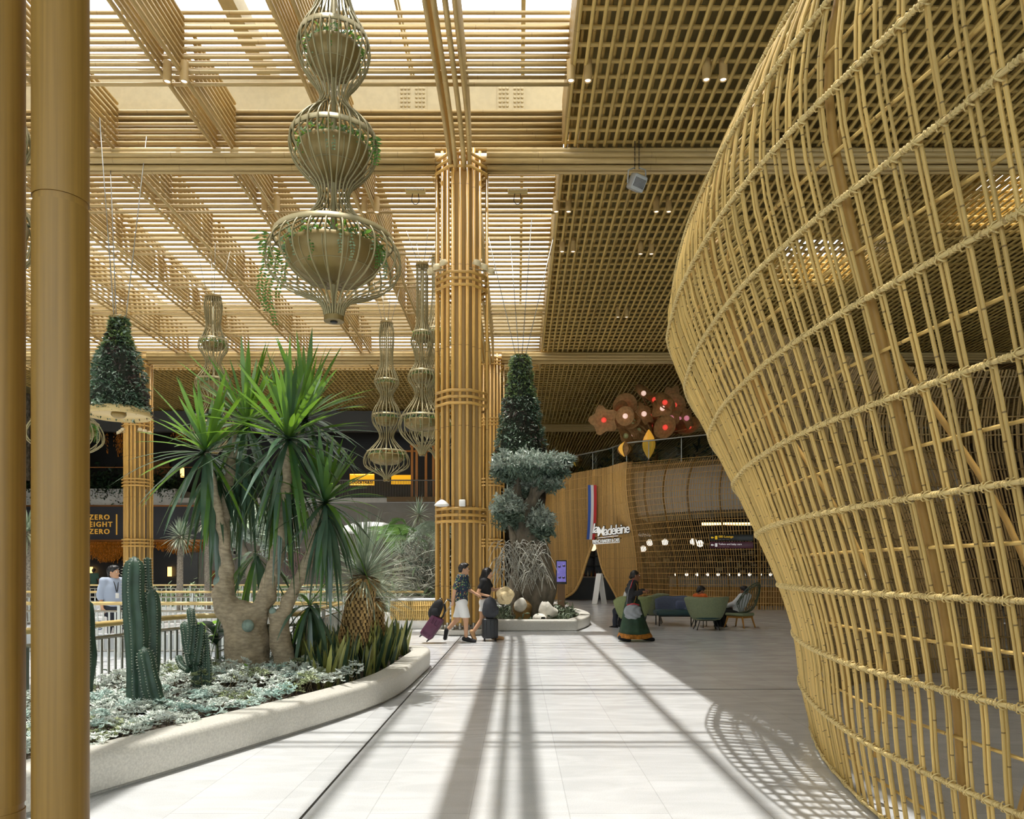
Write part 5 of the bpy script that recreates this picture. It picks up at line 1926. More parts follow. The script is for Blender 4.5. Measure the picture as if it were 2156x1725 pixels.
planter2('wire planter with pale ferns half hidden behind the near bamboo poles', 138, 19, [(958, 12), (952, 36), (935, 66), (915, 72), (892, 62), (868, 40), (850, 24), (830, 20), (800, 30), (770, 44), (740, 40), (700, 22), (660, 18), (600, 20)],
         [(905, 56, 26), (765, 34, 16)], 958, dens=2.2)
planter2('wire cage of a large planter peeking between the near bamboo poles', 8, 10, [(590, 10), (575, 20), (545, 46), (510, 58), (470, 56), (440, 40), (410, 24), (380, 22), (340, 36), (300, 50), (260, 40), (220, 22), (160, 20)],
         [(480, 44, 40), (300, 38, 30)], 590, dens=.6)

# ---------------------------------------------------------------- green bells
ivy = [leaf_mat('ivy_green', '#5d7659', '#3c5744', .45, .35, .15), leaf_mat('ivy_lime', '#94a86a', '#64804c', .45, .3, .3), leaf_mat('ivy_grey', '#c0ccbd', '#8fa393', .5, .3, .15), leaf_mat('ivy_plum', '#5b4640', '#3f3a34', .5, .3, .1)]
def bell(label, loc, prof, n, cables, topz, seed, lime=.3, rim=True):
    t = thing('planted_bell', label, 'hanging green bell', loc, 0, 'planted hanging bells')
    pr = np.array(prof, float)
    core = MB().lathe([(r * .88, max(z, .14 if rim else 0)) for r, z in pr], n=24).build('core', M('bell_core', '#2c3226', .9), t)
    f = MB()
    H = pr[-1, 1]
    zq = nrg.uniform(0, 1, n) ** 1.25 * H
    rq = np.interp(zq, pr[:, 1], pr[:, 0]) * (1 + .05 * np.sin(zq * 15)) * nrg.uniform(.92, 1.06, n)
    a = nrg.uniform(0, 2 * PI, n)
    c = np.stack([rq * np.cos(a), rq * np.sin(a), zq], -1)
    sp = np.stack([np.cos(a), np.sin(a), np.full(n, -.25)], -1)
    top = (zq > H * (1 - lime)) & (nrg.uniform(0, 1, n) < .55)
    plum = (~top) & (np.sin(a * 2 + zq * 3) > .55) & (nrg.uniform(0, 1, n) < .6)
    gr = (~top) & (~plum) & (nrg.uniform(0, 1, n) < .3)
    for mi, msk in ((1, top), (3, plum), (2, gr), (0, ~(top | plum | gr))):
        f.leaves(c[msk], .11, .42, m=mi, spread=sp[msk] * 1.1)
    f.build('foliage', ivy, t, smooth=False)
    if rim:
        r0 = pr[0, 0] * 1.14
        MB().lathe([(r0 * .86, .12), (r0 * .96, .08), (r0, 0), (r0 * .985, -.07), (r0 * .95, -.07), (r0 * .93, -.01), (r0 * .5, .03), (.05, .03)], n=40, capends=False).build('brass_rim', M('bell_brass', '#cdb57c', .4, metal=.2), t)
        MB().ball((0, 0, -.01), (.17, .17, .1), 16).build('lamp_dome', bowlm, t)
    MB().lathe([(.08, 0), (.2, -.02), (.22, .03), (.05, .1)], (0, 0, H), 20).build('top_cap', bowlm, t)
    for i in range(cables):
        a = 2 * PI * i / cables + .3
        MB().tube([(.15 * math.cos(a), .15 * math.sin(a), H), ((1.1 if cables > 3 else .6) * math.cos(a), .6 * math.sin(a), topz + .2 - loc[2])], .012, 5).build('suspension_cable', steel, t)
    return t
k = 18 / F
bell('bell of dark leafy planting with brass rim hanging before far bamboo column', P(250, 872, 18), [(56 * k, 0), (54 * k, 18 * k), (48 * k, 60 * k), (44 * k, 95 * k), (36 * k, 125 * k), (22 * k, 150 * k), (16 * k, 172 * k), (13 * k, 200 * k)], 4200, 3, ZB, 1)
k = 23 / F
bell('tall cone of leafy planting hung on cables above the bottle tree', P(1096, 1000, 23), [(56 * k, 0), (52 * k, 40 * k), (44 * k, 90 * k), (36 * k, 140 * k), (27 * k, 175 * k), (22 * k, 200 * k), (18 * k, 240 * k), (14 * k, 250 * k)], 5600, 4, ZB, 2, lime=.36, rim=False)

# ---------------------------------------------------------------- bottle tree planter on the far side
kp = [(-.75, 19.3), (1.25, 19.25), (1.6, 19.6), (2.05, 21.5), (2.15, 23.6), (1.9, 25.6), (1.0, 26.6), (-.9, 26.6), (-1.2, 24), (-1.0, 20)]
kerb('planter_kerb', 'pale stone kerb rounding the bottle tree island behind the couple', spline(kp, 6, closed=True), .29, .32, closed=True)
kin = [(1.4 * 0 + .55 + (x - .55) * .82, 23 + (y - 23) * .9) for x, y in spline(kp, 6, closed=True)]
o = MB().prism([tuple(q) for q in kin], 0, .2).build('planter_soil', soil_m, smooth=False)
tag(o, 'soil bed of the bottle tree island', 'soil', None, 'stuff')
D = 21.6
bt = thing('bottle_tree', 'swollen trunked bottle tree with pale leafy crown on the stone kerbed island', 'tree', (0, 0, 0))
def bp(px, py, dd=0):
    return P(px, py, D + dd)
kk = D / F
trunk_m = M('bottle_bark', '#7d7465', .9, var=.3, scale=7, bump=.7, bscale=14, stretch=(1, 1, .5))
prims = [(bp(1118, 1300), bp(1122, 1235), 42 * kk, 49 * kk), (bp(1122, 1235), bp(1118, 1170), 49 * kk, 40 * kk), (bp(1118, 1170), bp(1108, 1120), 38 * kk, 24 * kk), (bp(1108, 1120), bp(1096, 1080), 22 * kk, 14 * kk), (bp(1096, 1080), bp(1088, 1040), 12 * kk, 9 * kk), (bp(1088, 1040), bp(1092, 985), 9 * kk, 6 * kk),
         (bp(1100, 1100), bp(1118, 1062), 15 * kk, 12 * kk), (bp(1118, 1062), bp(1130, 1030), 12 * kk, 12 * kk), (bp(1130, 1030), bp(1160, 1018), 12 * kk, 10 * kk), (bp(1160, 1018), bp(1184, 990), 10 * kk, 5 * kk), (bp(1085, 1295, -.6), bp(1088, 1210, -.6), 9 * kk, 8 * kk), (bp(1088, 1210, -.6), bp(1080, 1130, -.5), 8 * kk, 6 * kk), (bp(1080, 1130, -.5), bp(1066, 1080, -.4), 6 * kk, 4 * kk)]
b = MB()
sdf_mesh(b, prims, .12, .045)
b.build('trunk', trunk_m, bt)
crown = [leaf_mat('crown_leaf', '#c6cfc4', '#94a695', .4, .3, .15, spec=.6), leaf_mat('crown_shade', '#7f9382', '#5c7362', .45, .3, .12)]
def cloud(t, name, cs, n, size, mats, asp=.4, hollow=.3):
    b = MB()
    for (px, py, dd, rx, ry, nn) in cs:
        m_ = int(n * nn)
        v = nrg.normal(size=(m_, 3))
        v /= np.linalg.norm(v, axis=1, keepdims=True)
        v *= (nrg.uniform(hollow, 1, (m_, 1))) ** .5
        v *= (1 + .2 * np.sin(v[:, :1] * 7 + v[:, 2:] * 9))
        c = np.array(bp(px, py, dd)) + v * np.array((rx * kk, rx * kk, ry * kk))
        up_ = v[:, 2] > -.1  # pale upper and darker lower leaves paint light from above into the crown
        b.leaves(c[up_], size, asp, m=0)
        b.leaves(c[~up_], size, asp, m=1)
    return b.build(name, mats, t, smooth=False)
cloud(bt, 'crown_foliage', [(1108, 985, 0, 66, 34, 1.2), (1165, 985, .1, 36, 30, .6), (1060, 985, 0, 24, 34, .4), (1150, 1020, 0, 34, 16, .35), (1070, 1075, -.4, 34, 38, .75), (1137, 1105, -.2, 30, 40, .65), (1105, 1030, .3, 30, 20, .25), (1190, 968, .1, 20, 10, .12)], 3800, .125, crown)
# pale tangled twigs beside the trunk
b = MB()
for i in range(230):
    x0, y0 = rnd.uniform(1045, 1150), rnd.uniform(1135, 1215)
    p0 = np.array(bp(x0, y0, -.95 + rnd.uniform(-.15, .2)))
    a = rnd.uniform(-1.2, 1.2)
    l = rnd.uniform(.2, .6)
    tt = np.linspace(0, 1, 5)
    pts = p0 + np.stack([math.sin(a) * l * tt, 0.2 * rnd.uniform(-1, 1) * tt, l * .35 * math.cos(a) * tt - l * 1.3 * tt ** 2], -1)
    b.tube(pts, .008, 3, caps=False)
o = b.build('pale_twigs', M('pale_twig', '#bdbcb0', .7), bt)
# island planting, rocks
o = MB()
n = 1500
a = nrg.uniform(0, 2 * PI, n)
q = np.sqrt(nrg.uniform(0, 1, n))
pts = np.array(kin)
c2 = pts.mean(0)
idx = nrg.integers(0, len(pts), n)
xy = c2 + (pts[idx] - c2) * q[:, None] * .93
c = np.stack([xy[:, 0], xy[:, 1], .2 + np.abs(nrg.normal(0, .12, n))], -1)
o.leaves(c, .16, .35)
o = o.build('island_ground_cover', leaf_mat('island_leaf', '#55664a', '#8d9a80', .5, .3, .1), smooth=False)
tag(o, 'low mixed ground cover round the bottle tree foot', 'ground cover', None, 'stuff')
rock = M('pale_rock', '#d8d4c8', .8, var=.15, scale=6, bump=.6, bscale=12)
for px, py, rw, rh, d, lb in ((1101, 1277, 15, 14, 20.4, 'rounded pale rock on a tan boulder at the bottle tree foot'), (1153, 1290, 18, 18, 20.2, 'pointed pale rock at the right of the bottle tree foot'), (1138, 1303, 16, 7, 19.9, 'low flat pale rock in front of the pointed rock')):
    b = MB()
    kq = d / F
    ph = rnd.uniform(0, 6)
    sdf_mesh(b, [('e', (0, 0, rh * kq * .6), (rw * kq, rw * kq * .8, rh * kq))], .05, .035, noise=lambda X: .05 * np.sin(X[..., 0] * 9 + ph) * np.sin(X[..., 2] * 8 + 1) + .03 * np.sin(X[..., 1] * 13 + X[..., 0] * 11))
    o = b.build('rock', rock, smooth=True)
    x, y, z = P(px, py + rh * .5, d)
    o.location = (x, y, max(.2, z))
    tag(o, lb, 'rock')
b = MB()
sdf_mesh(b, [((0, 0, -.1), (0, 0, .35), .26, .24)], .05, .04, noise=lambda X: .02 * np.sin(X[..., 2] * 14))
o = b.build('boulder', M('tan_boulder', '#8e6f3f', .8, var=.2, scale=5), smooth=True)
x, y, z = P(1100, 1300, 20.6)
o.location = (x, y, .2)
tag(o, 'tan stump-like boulder carrying the rounded pale rock', 'boulder')

# ---------------------------------------------------------------- plants further back in the garden
def palm(name, label, base, top, n, L, wd, seed, lean=0, mats=None, trunk=.07, leafy=True, ft=.45):
    t = thing(name, label, 'palm', (0, 0, 0))
    base, top = np.array(base), np.array(top)
    base[2] = -.01
    MB().tube([base, (base + top) / 2 + np.array((lean, 0, 0)), top], [trunk, trunk * .9, trunk * .8], 8).build('trunk', M('palm_trunk', '#6f6453', .9, var=.3, scale=12), t)
    r_ = random.Random(seed)
    for i in range(n):
        az = i * 2.4 + r_.uniform(-.3, .3)
        el = r_.uniform(.2, 1.1)
        d = np.array((math.cos(az) * math.cos(el), math.sin(az) * math.cos(el), math.sin(el)))
        l = L * r_.uniform(.8, 1.15)
        tt = np.linspace(0, 1, 12)
        pts = top + d * (l * tt)[:, None] - np.array((0, 0, 1)) * (l * .75 * tt ** 2.1)[:, None]
        b = MB()
        b.tube(pts, np.linspace(.02, .006, 12), 4, caps=False)
        sd = np.cross(d, (0, 0, 1.0))
        sd /= np.linalg.norm(sd)
        for j in range(2, 34):
            q = j / 34
            c = np.array([np.interp(q, tt, pts[:, k]) for k in range(3)])
            ll = wd * math.sin(PI * min(1, q * .9 + .12)) * r_.uniform(.85, 1.1)
            for s in (-1, 1):
                e = sd * s + d * .35 - np.array((0, 0, ft * r_.uniform(.6, 1.2)))
                e /= np.linalg.norm(e)
                nn = np.cross(e, d)
                pp = np.array([c, c + e * ll * .5 + d * .02, c + e * ll])
                b.blade(pp, [.018, .02, .003], .2, side=nn)
        b.build('frond_leaves', mats or palm_m, t, smooth=False)
    return t
palm_m = [leaf_mat('palm_leaf', '#6d8f50', '#4c7244', .4, .25, .25, '#8cb458')]
palm_pale = [leaf_mat('palm_pale', '#b9c2b0', '#93a58c', .5, .2, .2)]
palm('feather_palm', 'green feather palm left of the nearest column behind the barrel bench', P(842, 1290, 25), P(846, 1130, 25), 9, 1.5, .5, 3)
palm('feather_palm', 'upright palm frond behind the blue yucca heads', P(800, 1290, 27), P(812, 1120, 27), 4, 1.9, .5, 8, ft=.3)
palm('pale_palm', 'pale drooping palm fronds close to the left of the nearest column', P(930, 1290, 23.5), P(924, 1110, 23.5), 8, 1.3, .5, 13, mats=palm_pale, ft=1.0)
def spiky(name, label, base, top, n, L, mats, tr, seed, wd=.03):
    t = thing(name, label, 'spiky tree', (0, 0, 0))
    base = (base[0], base[1], -.01)
    MB().tube([base, (np.array(base) + np.array(top)) / 2, top], [tr, tr * .9, tr * .8], 8).build('trunk', M('spiky_trunk', '#8b8274', .9, var=.4, scale=25, bump=.5), t)
    rosette(t, np.array(top), n, L, wd, mats=mats, lo=-.9, hi=1.45, droop=.25, seg=4, seed=seed)
spiky('spiky_tree', 'slim spiky tree with small head just left of the nearest column', P(883, 1290, 24), P(882, 1082, 24), 60, .6, grey_leaf, .06, 3, .018)
spiky('spiky_tree', 'small silver spiky head below the feather palm', P(846, 1290, 23), P(846, 1165, 23), 60, .5, grey_leaf, .12, 4, .018)
spiky('dragon_tree', 'dragon tree with pale spiky head right of the far bamboo column', P(378, 1252, 30), P(380, 1128, 30), 110, .75, grey_leaf, .14, 5, .03)
spiky('dragon_tree', 'dragon tree trunk behind the hanging yucca leaves', P(438, 1252, 31), P(437, 1095, 31), 80, .7, grey_leaf, .15, 6, .03)
spiky('dragon_tree', 'dragon tree with spiky head between the near bamboo poles', P(70, 1275, 22), P(56, 1120, 22), 110, .75, grey_leaf, .15, 7, .03)
t = thing('silver_tree', 'small tree with whitish leaves behind the yucca trunks', 'tree', (0, 0, 0))
D = 29.0
kk = D / F
b = MB()
sdf_mesh(b, [(bp(536, 1288), bp(525, 1190), .2, .17), (bp(525, 1190), bp(500, 1120), .16, .1), (bp(528, 1195), bp(552, 1110), .13, .08)], .1, .06)
b.build('trunk', trunk_m, t)
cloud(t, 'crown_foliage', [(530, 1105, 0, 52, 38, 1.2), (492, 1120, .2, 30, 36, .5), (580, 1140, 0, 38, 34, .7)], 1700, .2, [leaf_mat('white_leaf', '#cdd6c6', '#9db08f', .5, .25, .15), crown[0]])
t = thing('silver_shrub', 'wiry silver shrub left of the nearest column above the barrel bench', 'shrub', (0, 0, 0))
D = 23.0
kk = D / F
b = MB()
for i in range(420):
    p0 = np.array(bp(rnd.gauss(886, 16), rnd.uniform(1180, 1260), rnd.uniform(-.5, .5)))
    a, e = rnd.uniform(0, 2 * PI), rnd.uniform(-.4, 1.3)
    l = rnd.uniform(.4, 1.15)
    d = np.array((math.cos(a) * math.cos(e), math.sin(a) * math.cos(e), math.sin(e)))
    tt = np.linspace(0, 1, 6)
    sw = np.array((rnd.uniform(-1, 1), rnd.uniform(-1, 1), rnd.uniform(-1, .2))) * .35
    b.tube(p0 + d * (l * tt)[:, None] + sw * (tt ** 2)[:, None], .011, 3, caps=False)
b.build('wiry_twigs', M('silver_twig', '#b4b3a5', .7), t)
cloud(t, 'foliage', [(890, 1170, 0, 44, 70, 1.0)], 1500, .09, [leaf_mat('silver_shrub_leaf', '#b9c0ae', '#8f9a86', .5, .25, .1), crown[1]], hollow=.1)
# low green beds behind the rails
for (x0, x1, d, n, lb) in ((730, 930, 22.5, 1900, 'green undergrowth behind the railing left of nearest column'), (330, 720, 33.5, 1800, 'strappy green bed behind the far railing')):
    o = MB()
    c = np.stack([(nrg.uniform(x0, x1, n) - CX) * d / F, nrg.uniform(d - .6, d + 1.2, n), np.abs(nrg.normal(0, .38, n)) + .05], -1)
    o.leaves(c, .34 if d < 30 else .4, .2)
    o = o.build('undergrowth', leaf_mat('under_leaf', '#6d8457', '#9fb08c', .5, .35, .15), smooth=False)
    tag(o, lb, 'undergrowth', None, 'stuff')
# pale domed canopy beyond the garden
o = MB().lathe([(1.35, 0), (1.3, .1), (1.05, .3), (.6, .45), (.02, .5)], n=28, capends=False)
o = o.build('dome_canopy', M('dome_white', '#d9d9d3', .6))
o.location = P(780, 1122, 31)
o.scale = (1, .7, .9)
tag(o, 'pale domed canopy seen behind the blue yucca heads', 'canopy')
st_ = MB().tube([(0, 0, -2.9), (0, 0, .05)], .06, 8).build('post', white, o)
# barrel bench
t = thing('barrel_bench', 'barrel shaped rattan bench on white base left of nearest column', 'bench', (-2.62, 20.3, 0))
b = MB()
W_ = 1.45
pf = [(.30, .24), (.36, .3), (.405, .42), (.405, .52), (.36, .66), (.31, .74)]
for i, (yy, z) in enumerate(pf):
    pass
for j in range(30):
    x = -W_ / 2 + W_ * (j + .5) / 30
    b.tube(spline([(x, -yy, z) for yy, z in pf], 3), .022, 5)
for z, yy in ((.3, .36), (.4, .4), (.5, .41), (.62, .385), (.72, .33)):
    b.tube([(-W_ / 2, -yy - .012, z), (W_ / 2, -yy - .012, z)], .009, 5)
b.build('rattan_weave', rattan, t)
MB().rbox((0, 0, .49), (W_, .56, .5), .1).build('core', M('bench_core', '#8f6a33', .7), t, smooth='auto')
MB().rbox((0, 0, .12), (W_ * .96, .62, .24), .02).build('base', white, t, smooth='auto')
MB().rbox((0, 0, .77), (W_, .68, .05), .02).build('top', M('bench_top', '#dfe3e6', .35), t, smooth='auto')
o = MB().rbox((-3.5, 20.7, .2), (.5, .6, .4), .04).build('stone_block', stone, smooth='auto')
tag(o, 'low stone block at the left end of the barrel bench', 'block')
# ---------------------------------------------------------------- people
skin = M('skin_tan', '#c89a78', .55)
skin_d = M('skin_brown', '#8a5c40', .55)
hairm = M('hair_black', '#15110f', .45)
eye_w = M('eye_white', '#e9e6e0', .3)
eye_d = M('eye_dark', '#20160f', .3)
lipm = M('lips', '#a5655a', .5)
blackc = M('cloth_black', '#1a1a1c', .8, var=.2, scale=12)
whitec = M('cloth_white', '#e8e8e6', .75)
def V3(*a):
    return np.array(a, float)
def hand(pr, w, d, n, curl=.6, s=1.0):
    """palm, four unequal fingers with a knuckle bend, thumb from the side; w wrist, d forward, n palm normal"""
    d = V3(*d) / np.linalg.norm(d)
    n = V3(*n)
    n = n - d * d.dot(n)
    n /= np.linalg.norm(n)
    sd = np.cross(d, n)
    k = w + d * .085 * s
    pr.append((w, w + d * .05 * s, .026 * s, .028 * s, .015))
    for o in (-.024, -.008, .008, .024):
        pr.append((w + d * .03 * s + sd * o * .7 * s, k + sd * o * s, .014 * s, .011 * s, .012))
    for o, l in ((-.026, .06), (-.009, .074), (.009, .08), (.027, .068)):
        b0 = k + sd * o * s
        d1 = d * math.cos(curl) + n * math.sin(curl)
        d2 = d * math.cos(curl * 2.1) + n * math.sin(curl * 2.1)
        m_ = b0 + d1 * l * .55 * s
        pr.append((b0, m_, .0092 * s, .0085 * s, .006))
        pr.append((m_, m_ + d2 * l * .5 * s, .0085 * s, .0072 * s, .006))
    t0 = w + d * .025 * s + sd * .028 * s
    t1 = t0 + (d * .55 + sd * .6 + n * .35) * .045 * s
    pr.append((t0, t1, .013 * s, .0105 * s, .01))
    pr.append((t1, t1 + (d * .9 + n * .45) * .034 * s, .0105 * s, .009 * s, .006))
def limb(pr, a, b, c, r0, r1, r2, r3):
    pr.append((a, b, r0, r1, .02))
    pr.append((b, c, r2, r3, .015))
def head_prims(c, yaw=0.0, pitch=0.0):
    """head facing +x turned by yaw about z"""
    Rm = np.array(Matrix.Rotation(yaw, 3, 'Z') @ Matrix.Rotation(pitch, 3, 'Y'))
    def h(x, y, z):
        return c + Rm @ V3(x, y, z)
    RT = Rm
    pr = [('e', c + Rm @ V3(-.012, 0, .02), (.098, .078, .1), RT), ('e', h(.025, 0, -.05), (.068, .058, .066), RT, .03),
          (h(.082, 0, .005), h(.107, 0, -.03), .009, .015, .012), ('e', h(.075, 0, -.098), (.026, .03, .018), RT, .02),
          ('e', h(.08, .03, .026), (.018, .028, .01), RT, .01), ('e', h(.08, -.03, .026), (.018, .028, .01), RT, .01),
          ('e', h(-.005, .08, -.01), (.02, .01, .032), RT, .006), ('e', h(-.005, -.08, -.01), (.02, .01, .032), RT, .006)]
    return pr, h
def face(mb, h):
    for s in (-1, 1):
        mb.ball(tuple(h(.0775, s * .031, .004)), .0125, 8, m=1)
        mb.ball(tuple(h(.0865, s * .0315, .004)), .0062, 8, m=2)
        mb.tube([h(.09, s * .018, .027), h(.093, s * .033, .031), h(.082, s * .048, .025)], [.003, .004, .002], 5, m=2)
    mb.tube([h(.083, -.024, -.062), h(.0955, 0, -.06), h(.083, .024, -.062)], [.003, .0065, .003], 6, m=3)
def person(name, label, loc, rz, J, sk, gender='m', headyaw=0.0, pitch=0.0, hairs='short', group=None, res=.011, scale=1.0, glasses=False):
    """J: hip, chest, neck, head, and per side shoulder, elbow, wrist, hand dir, knee, ankle, toe"""
    t = thing(name, label, 'person', loc, rz, group)
    t.scale = (scale,) * 3
    J = {k: (V3(*v) if not isinstance(v, (float, int)) else v) for k, v in J.items()}
    hip, chest, neck, hd = J['hip'], J['chest'], J['neck'], J['head']
    ax = chest - hip
    ax /= np.linalg.norm(ax)
    ly = J['shR'] - J['shL']
    ly /= np.linalg.norm(ly)
    fw = np.cross(ly, ax)
    ly = np.cross(ax, fw)
    RT = np.stack([fw, ly, ax], 1)
    ws = .92 if gender == 'f' else 1.0
    tor = [('e', hip, (.115 * ws + (.01 if gender == 'f' else 0), .165, .125), RT), ('e', hip * .55 + chest * .45, (.1 * ws, .135 * ws, .15), RT, .06), ('e', chest, (.115 * ws, .165 * ws, .18), RT, .06),
           (chest + ax * .12 - ly * .02, J['shR'], .075 * ws, .055 * ws, .05), (chest + ax * .12 + ly * .02, J['shL'], .075 * ws, .055 * ws, .05)]
    if gender == 'f':
        for s in (-1, 1):
            tor.append(('e', chest + fw * .085 + ly * s * .07 - ax * .02, (.06, .065, .065), RT, .04))
    pr = list(tor)
    pr.append((chest + ax * .13, hd - V3(0, 0, .06), .058 * ws, .052 * ws, .03))
    hp, h = head_prims(hd, headyaw, pitch)
    pr += hp
    arms, legs = [], []
    for s in 'LR':
        limb(arms, J['sh' + s], J['el' + s], J['wr' + s], .05 * ws, .039 * ws, .039 * ws, .026 * ws)
        hand(pr, J['wr' + s], J['hd' + s], J.get('hn' + s, V3(0, 1 if s == 'L' else -1, 0)), J.get('curl' + s, .55))
        sgn = -1 if s == 'L' else 1
        hj = hip + ly * sgn * .088 - ax * .03
        limb(legs, hj, J['kn' + s], J['an' + s], .088, .058, .056, .036)
        legs.append((J['an' + s] + V3(0, 0, -.02), J['to' + s], .042, .03, .03))
    pr += arms + legs
    mb = MB()
    sdf_mesh(mb, pr, .035, res, pad=.04)
    face(mb, h)
    mb.build('body', [sk, eye_w, eye_d, lipm], t)
    # hair
    hb = MB()
    Rm = np.array(Matrix.Rotation(headyaw, 3, 'Z') @ Matrix.Rotation(pitch, 3, 'Y'))
    fx = Rm @ V3(1, 0, 0)
    if hairs == 'short':
        sdf_mesh(hb, [('e', h(-.018, 0, .035), (.104, .088, .1), Rm), ('e', h(.03, 0, .085), (.075, .07, .045), Rm, .03), (h(-.06, 0, .0), h(-.07, 0, -.05), .06, .05)], .03, .009,
                 clip=[(h(.045, 0, .02), Rm @ V3(.75, 0, -.66)), (h(0, 0, -.075), (0, 0, -1))], noise=lambda X: .004 * np.sin(X[..., 0] * 90 + X[..., 2] * 60) * np.sin(X[..., 1] * 80))
    elif hairs == 'bun':
        sdf_mesh(hb, [('e', h(-.018, 0, .022), (.1, .084, .098), Rm), ('e', h(-.105, 0, -.035), (.036, .042, .042), Rm, .02)], .03, .009,
                 clip=[(h(.05, 0, .03), Rm @ V3(.7, 0, -.7)), (h(0, 0, -.09), (0, 0, -1))])
    else:
        sdf_mesh(hb, [('e', h(-.018, 0, .03), (.106, .09, .1), Rm), (h(-.06, 0, .0), h(-.09, 0, -.16), .075, .07), (h(-.085, 0, -.15), h(-.08, 0, -.36), .07, .035), (h(-.02, -.075, .0), h(.0, -.09, -.26), .035, .02), (h(-.02, .075, .0), h(.0, .09, -.26), .035, .02)], .04, .01,
                 clip=[(h(.055, 0, .03), Rm @ V3(.8, 0, -.55))] if False else [(h(.06, 0, .0), Rm @ V3(1, 0, -.35))], noise=lambda X: .004 * np.sin(X[..., 1] * 110 + X[..., 0] * 70))
    hb.build('hair', hairm, t)
    if glasses:
        g = MB()
        for s in (-1, 1):
            g.tube([h(.1, s * .032 + .02 * math.cos(a), .004 + .016 * math.sin(a)) for a in np.linspace(0, 2 * PI, 12, endpoint=False)], .0022, 4, closed=True)
            g.tube([h(.1, s * .052, .006), h(.0, s * .082, .01)], .002, 4)
        g.build('glasses_frame', dark, t)
    return t, J, tor, arms, legs, (fw, ly, ax), h
def wear(t, name, mat, prims, grow, clip, k=.04, res=.011, noise=None):
    pr = []
    for p in prims:
        if isinstance(p[0], str):
            pr.append(('e', p[1], tuple(np.array(p[2]) + grow)) + tuple(p[3:]))
        else:
            pr.append((p[0], p[1], p[2] + grow, p[3] + grow) + tuple(p[4:]))
    mb = MB()
    sdf_mesh(mb, pr, k, res, clip=clip, pad=.05, noise=noise or (lambda X: .005 * np.sin(X[..., 2] * 26 + X[..., 0] * 17) * np.sin(X[..., 1] * 19 + 1)))
    return mb.build(name, mat, t)
def arm_clip(J, s, q):
    """half space cutting a sleeve across the upper (q<1) or lower arm"""
    a, b, c = J['sh' + s], J['el' + s], J['wr' + s]
    if q <= 1:
        return a + (b - a) * q, b - a
    return b + (c - b) * (q - 1), c - b
def sleeve(J, s, q, grow, r=.05):
    p, n = arm_clip(J, s, q)
    out = [(J['sh' + s], J['sh' + s] + (J['el' + s] - J['sh' + s]) * min(q, 1), r, r * .86, .03)]
    if q > 1:
        out.append((J['el' + s], J['el' + s] + (J['wr' + s] - J['el' + s]) * (q - 1), r * .85, r * .68, .02))
    return out
def shoe(t, J, mat, sole, sides='LR', low=True):
    for s in sides:
        an, to = J['an' + s], J['to' + s]
        d = to - an
        d /= np.linalg.norm(d)
        hl = an + V3(0, 0, -.02) - d * .035
        mb = MB()
        sdf_mesh(mb, [(hl, to + d * .015, .05, .04), (hl + V3(0, 0, .01), an + d * .03, .048, .046, .02)], .03, .011)
        o = mb.build('shoe', mat, t)
        mb = MB()
        dn = np.cross(np.cross(d, V3(0, 0, 1)), d)
        dn = -dn / np.linalg.norm(dn)
        mb.tube([hl - d * .03 + dn * .045, hl + d * .06 + dn * .047, to + d * .04 + dn * .036], [.04, .04, .034], 10, flat=1.0, up=tuple(np.cross(d, dn)))
        v = mb.V[-1]
        c0 = hl + dn * .045
        off = (v - c0) @ dn
        mb.V[-1] = v - np.outer(off * .75, dn)
        mb.build('sole', sole, o)
def pattern_mat():
    m = bpy.data.materials.new('floral_shirt')
    m.use_nodes = True
    nt = m.node_tree
    b = nt.nodes['Principled BSDF']
    b.inputs['Roughness'].default_value = .8
    tc = nt.nodes.new('ShaderNodeTexCoord')
    prev = None
    for i, (sc, th, colr) in enumerate(((16, .30, '#4f7a4a'), (21, .25, '#8fa268'), (19, .20, '#d8b061'), (23, .17, '#c8553a'), (15, .13, '#d9d6c4'))):
        mp = nt.nodes.new('ShaderNodeMapping')
        mp.inputs['Location'].default_value = (i * 3.7, i * 1.9, i * .7)
        mp.inputs['Scale'].default_value = (1, 1, .8)
        nt.links.new(tc.outputs['Object'], mp.inputs[0])
        vo = nt.nodes.new('ShaderNodeTexVoronoi')
        vo.inputs['Scale'].default_value = sc
        nt.links.new(mp.outputs[0], vo.inputs['Vector'])
        lt = nt.nodes.new('ShaderNodeMath')
        lt.operation = 'LESS_THAN'
        lt.inputs[1].default_value = th
        nt.links.new(vo.outputs['Distance'], lt.inputs[0])
        mx = nt.nodes.new('ShaderNodeMix')
        mx.data_type = 'RGBA'
        nt.links.new(lt.outputs[0], mx.inputs['Factor'])
        if prev is None:
            mx.inputs['A'].default_value = (*lin('#1d2f45'), 1)
        else:
            nt.links.new(prev, mx.inputs['A'])
        mx.inputs['B'].default_value = (*lin(colr), 1)
        prev = mx.outputs['Result']
    nt.links.new(prev, b.inputs['Base Color'])
    return m

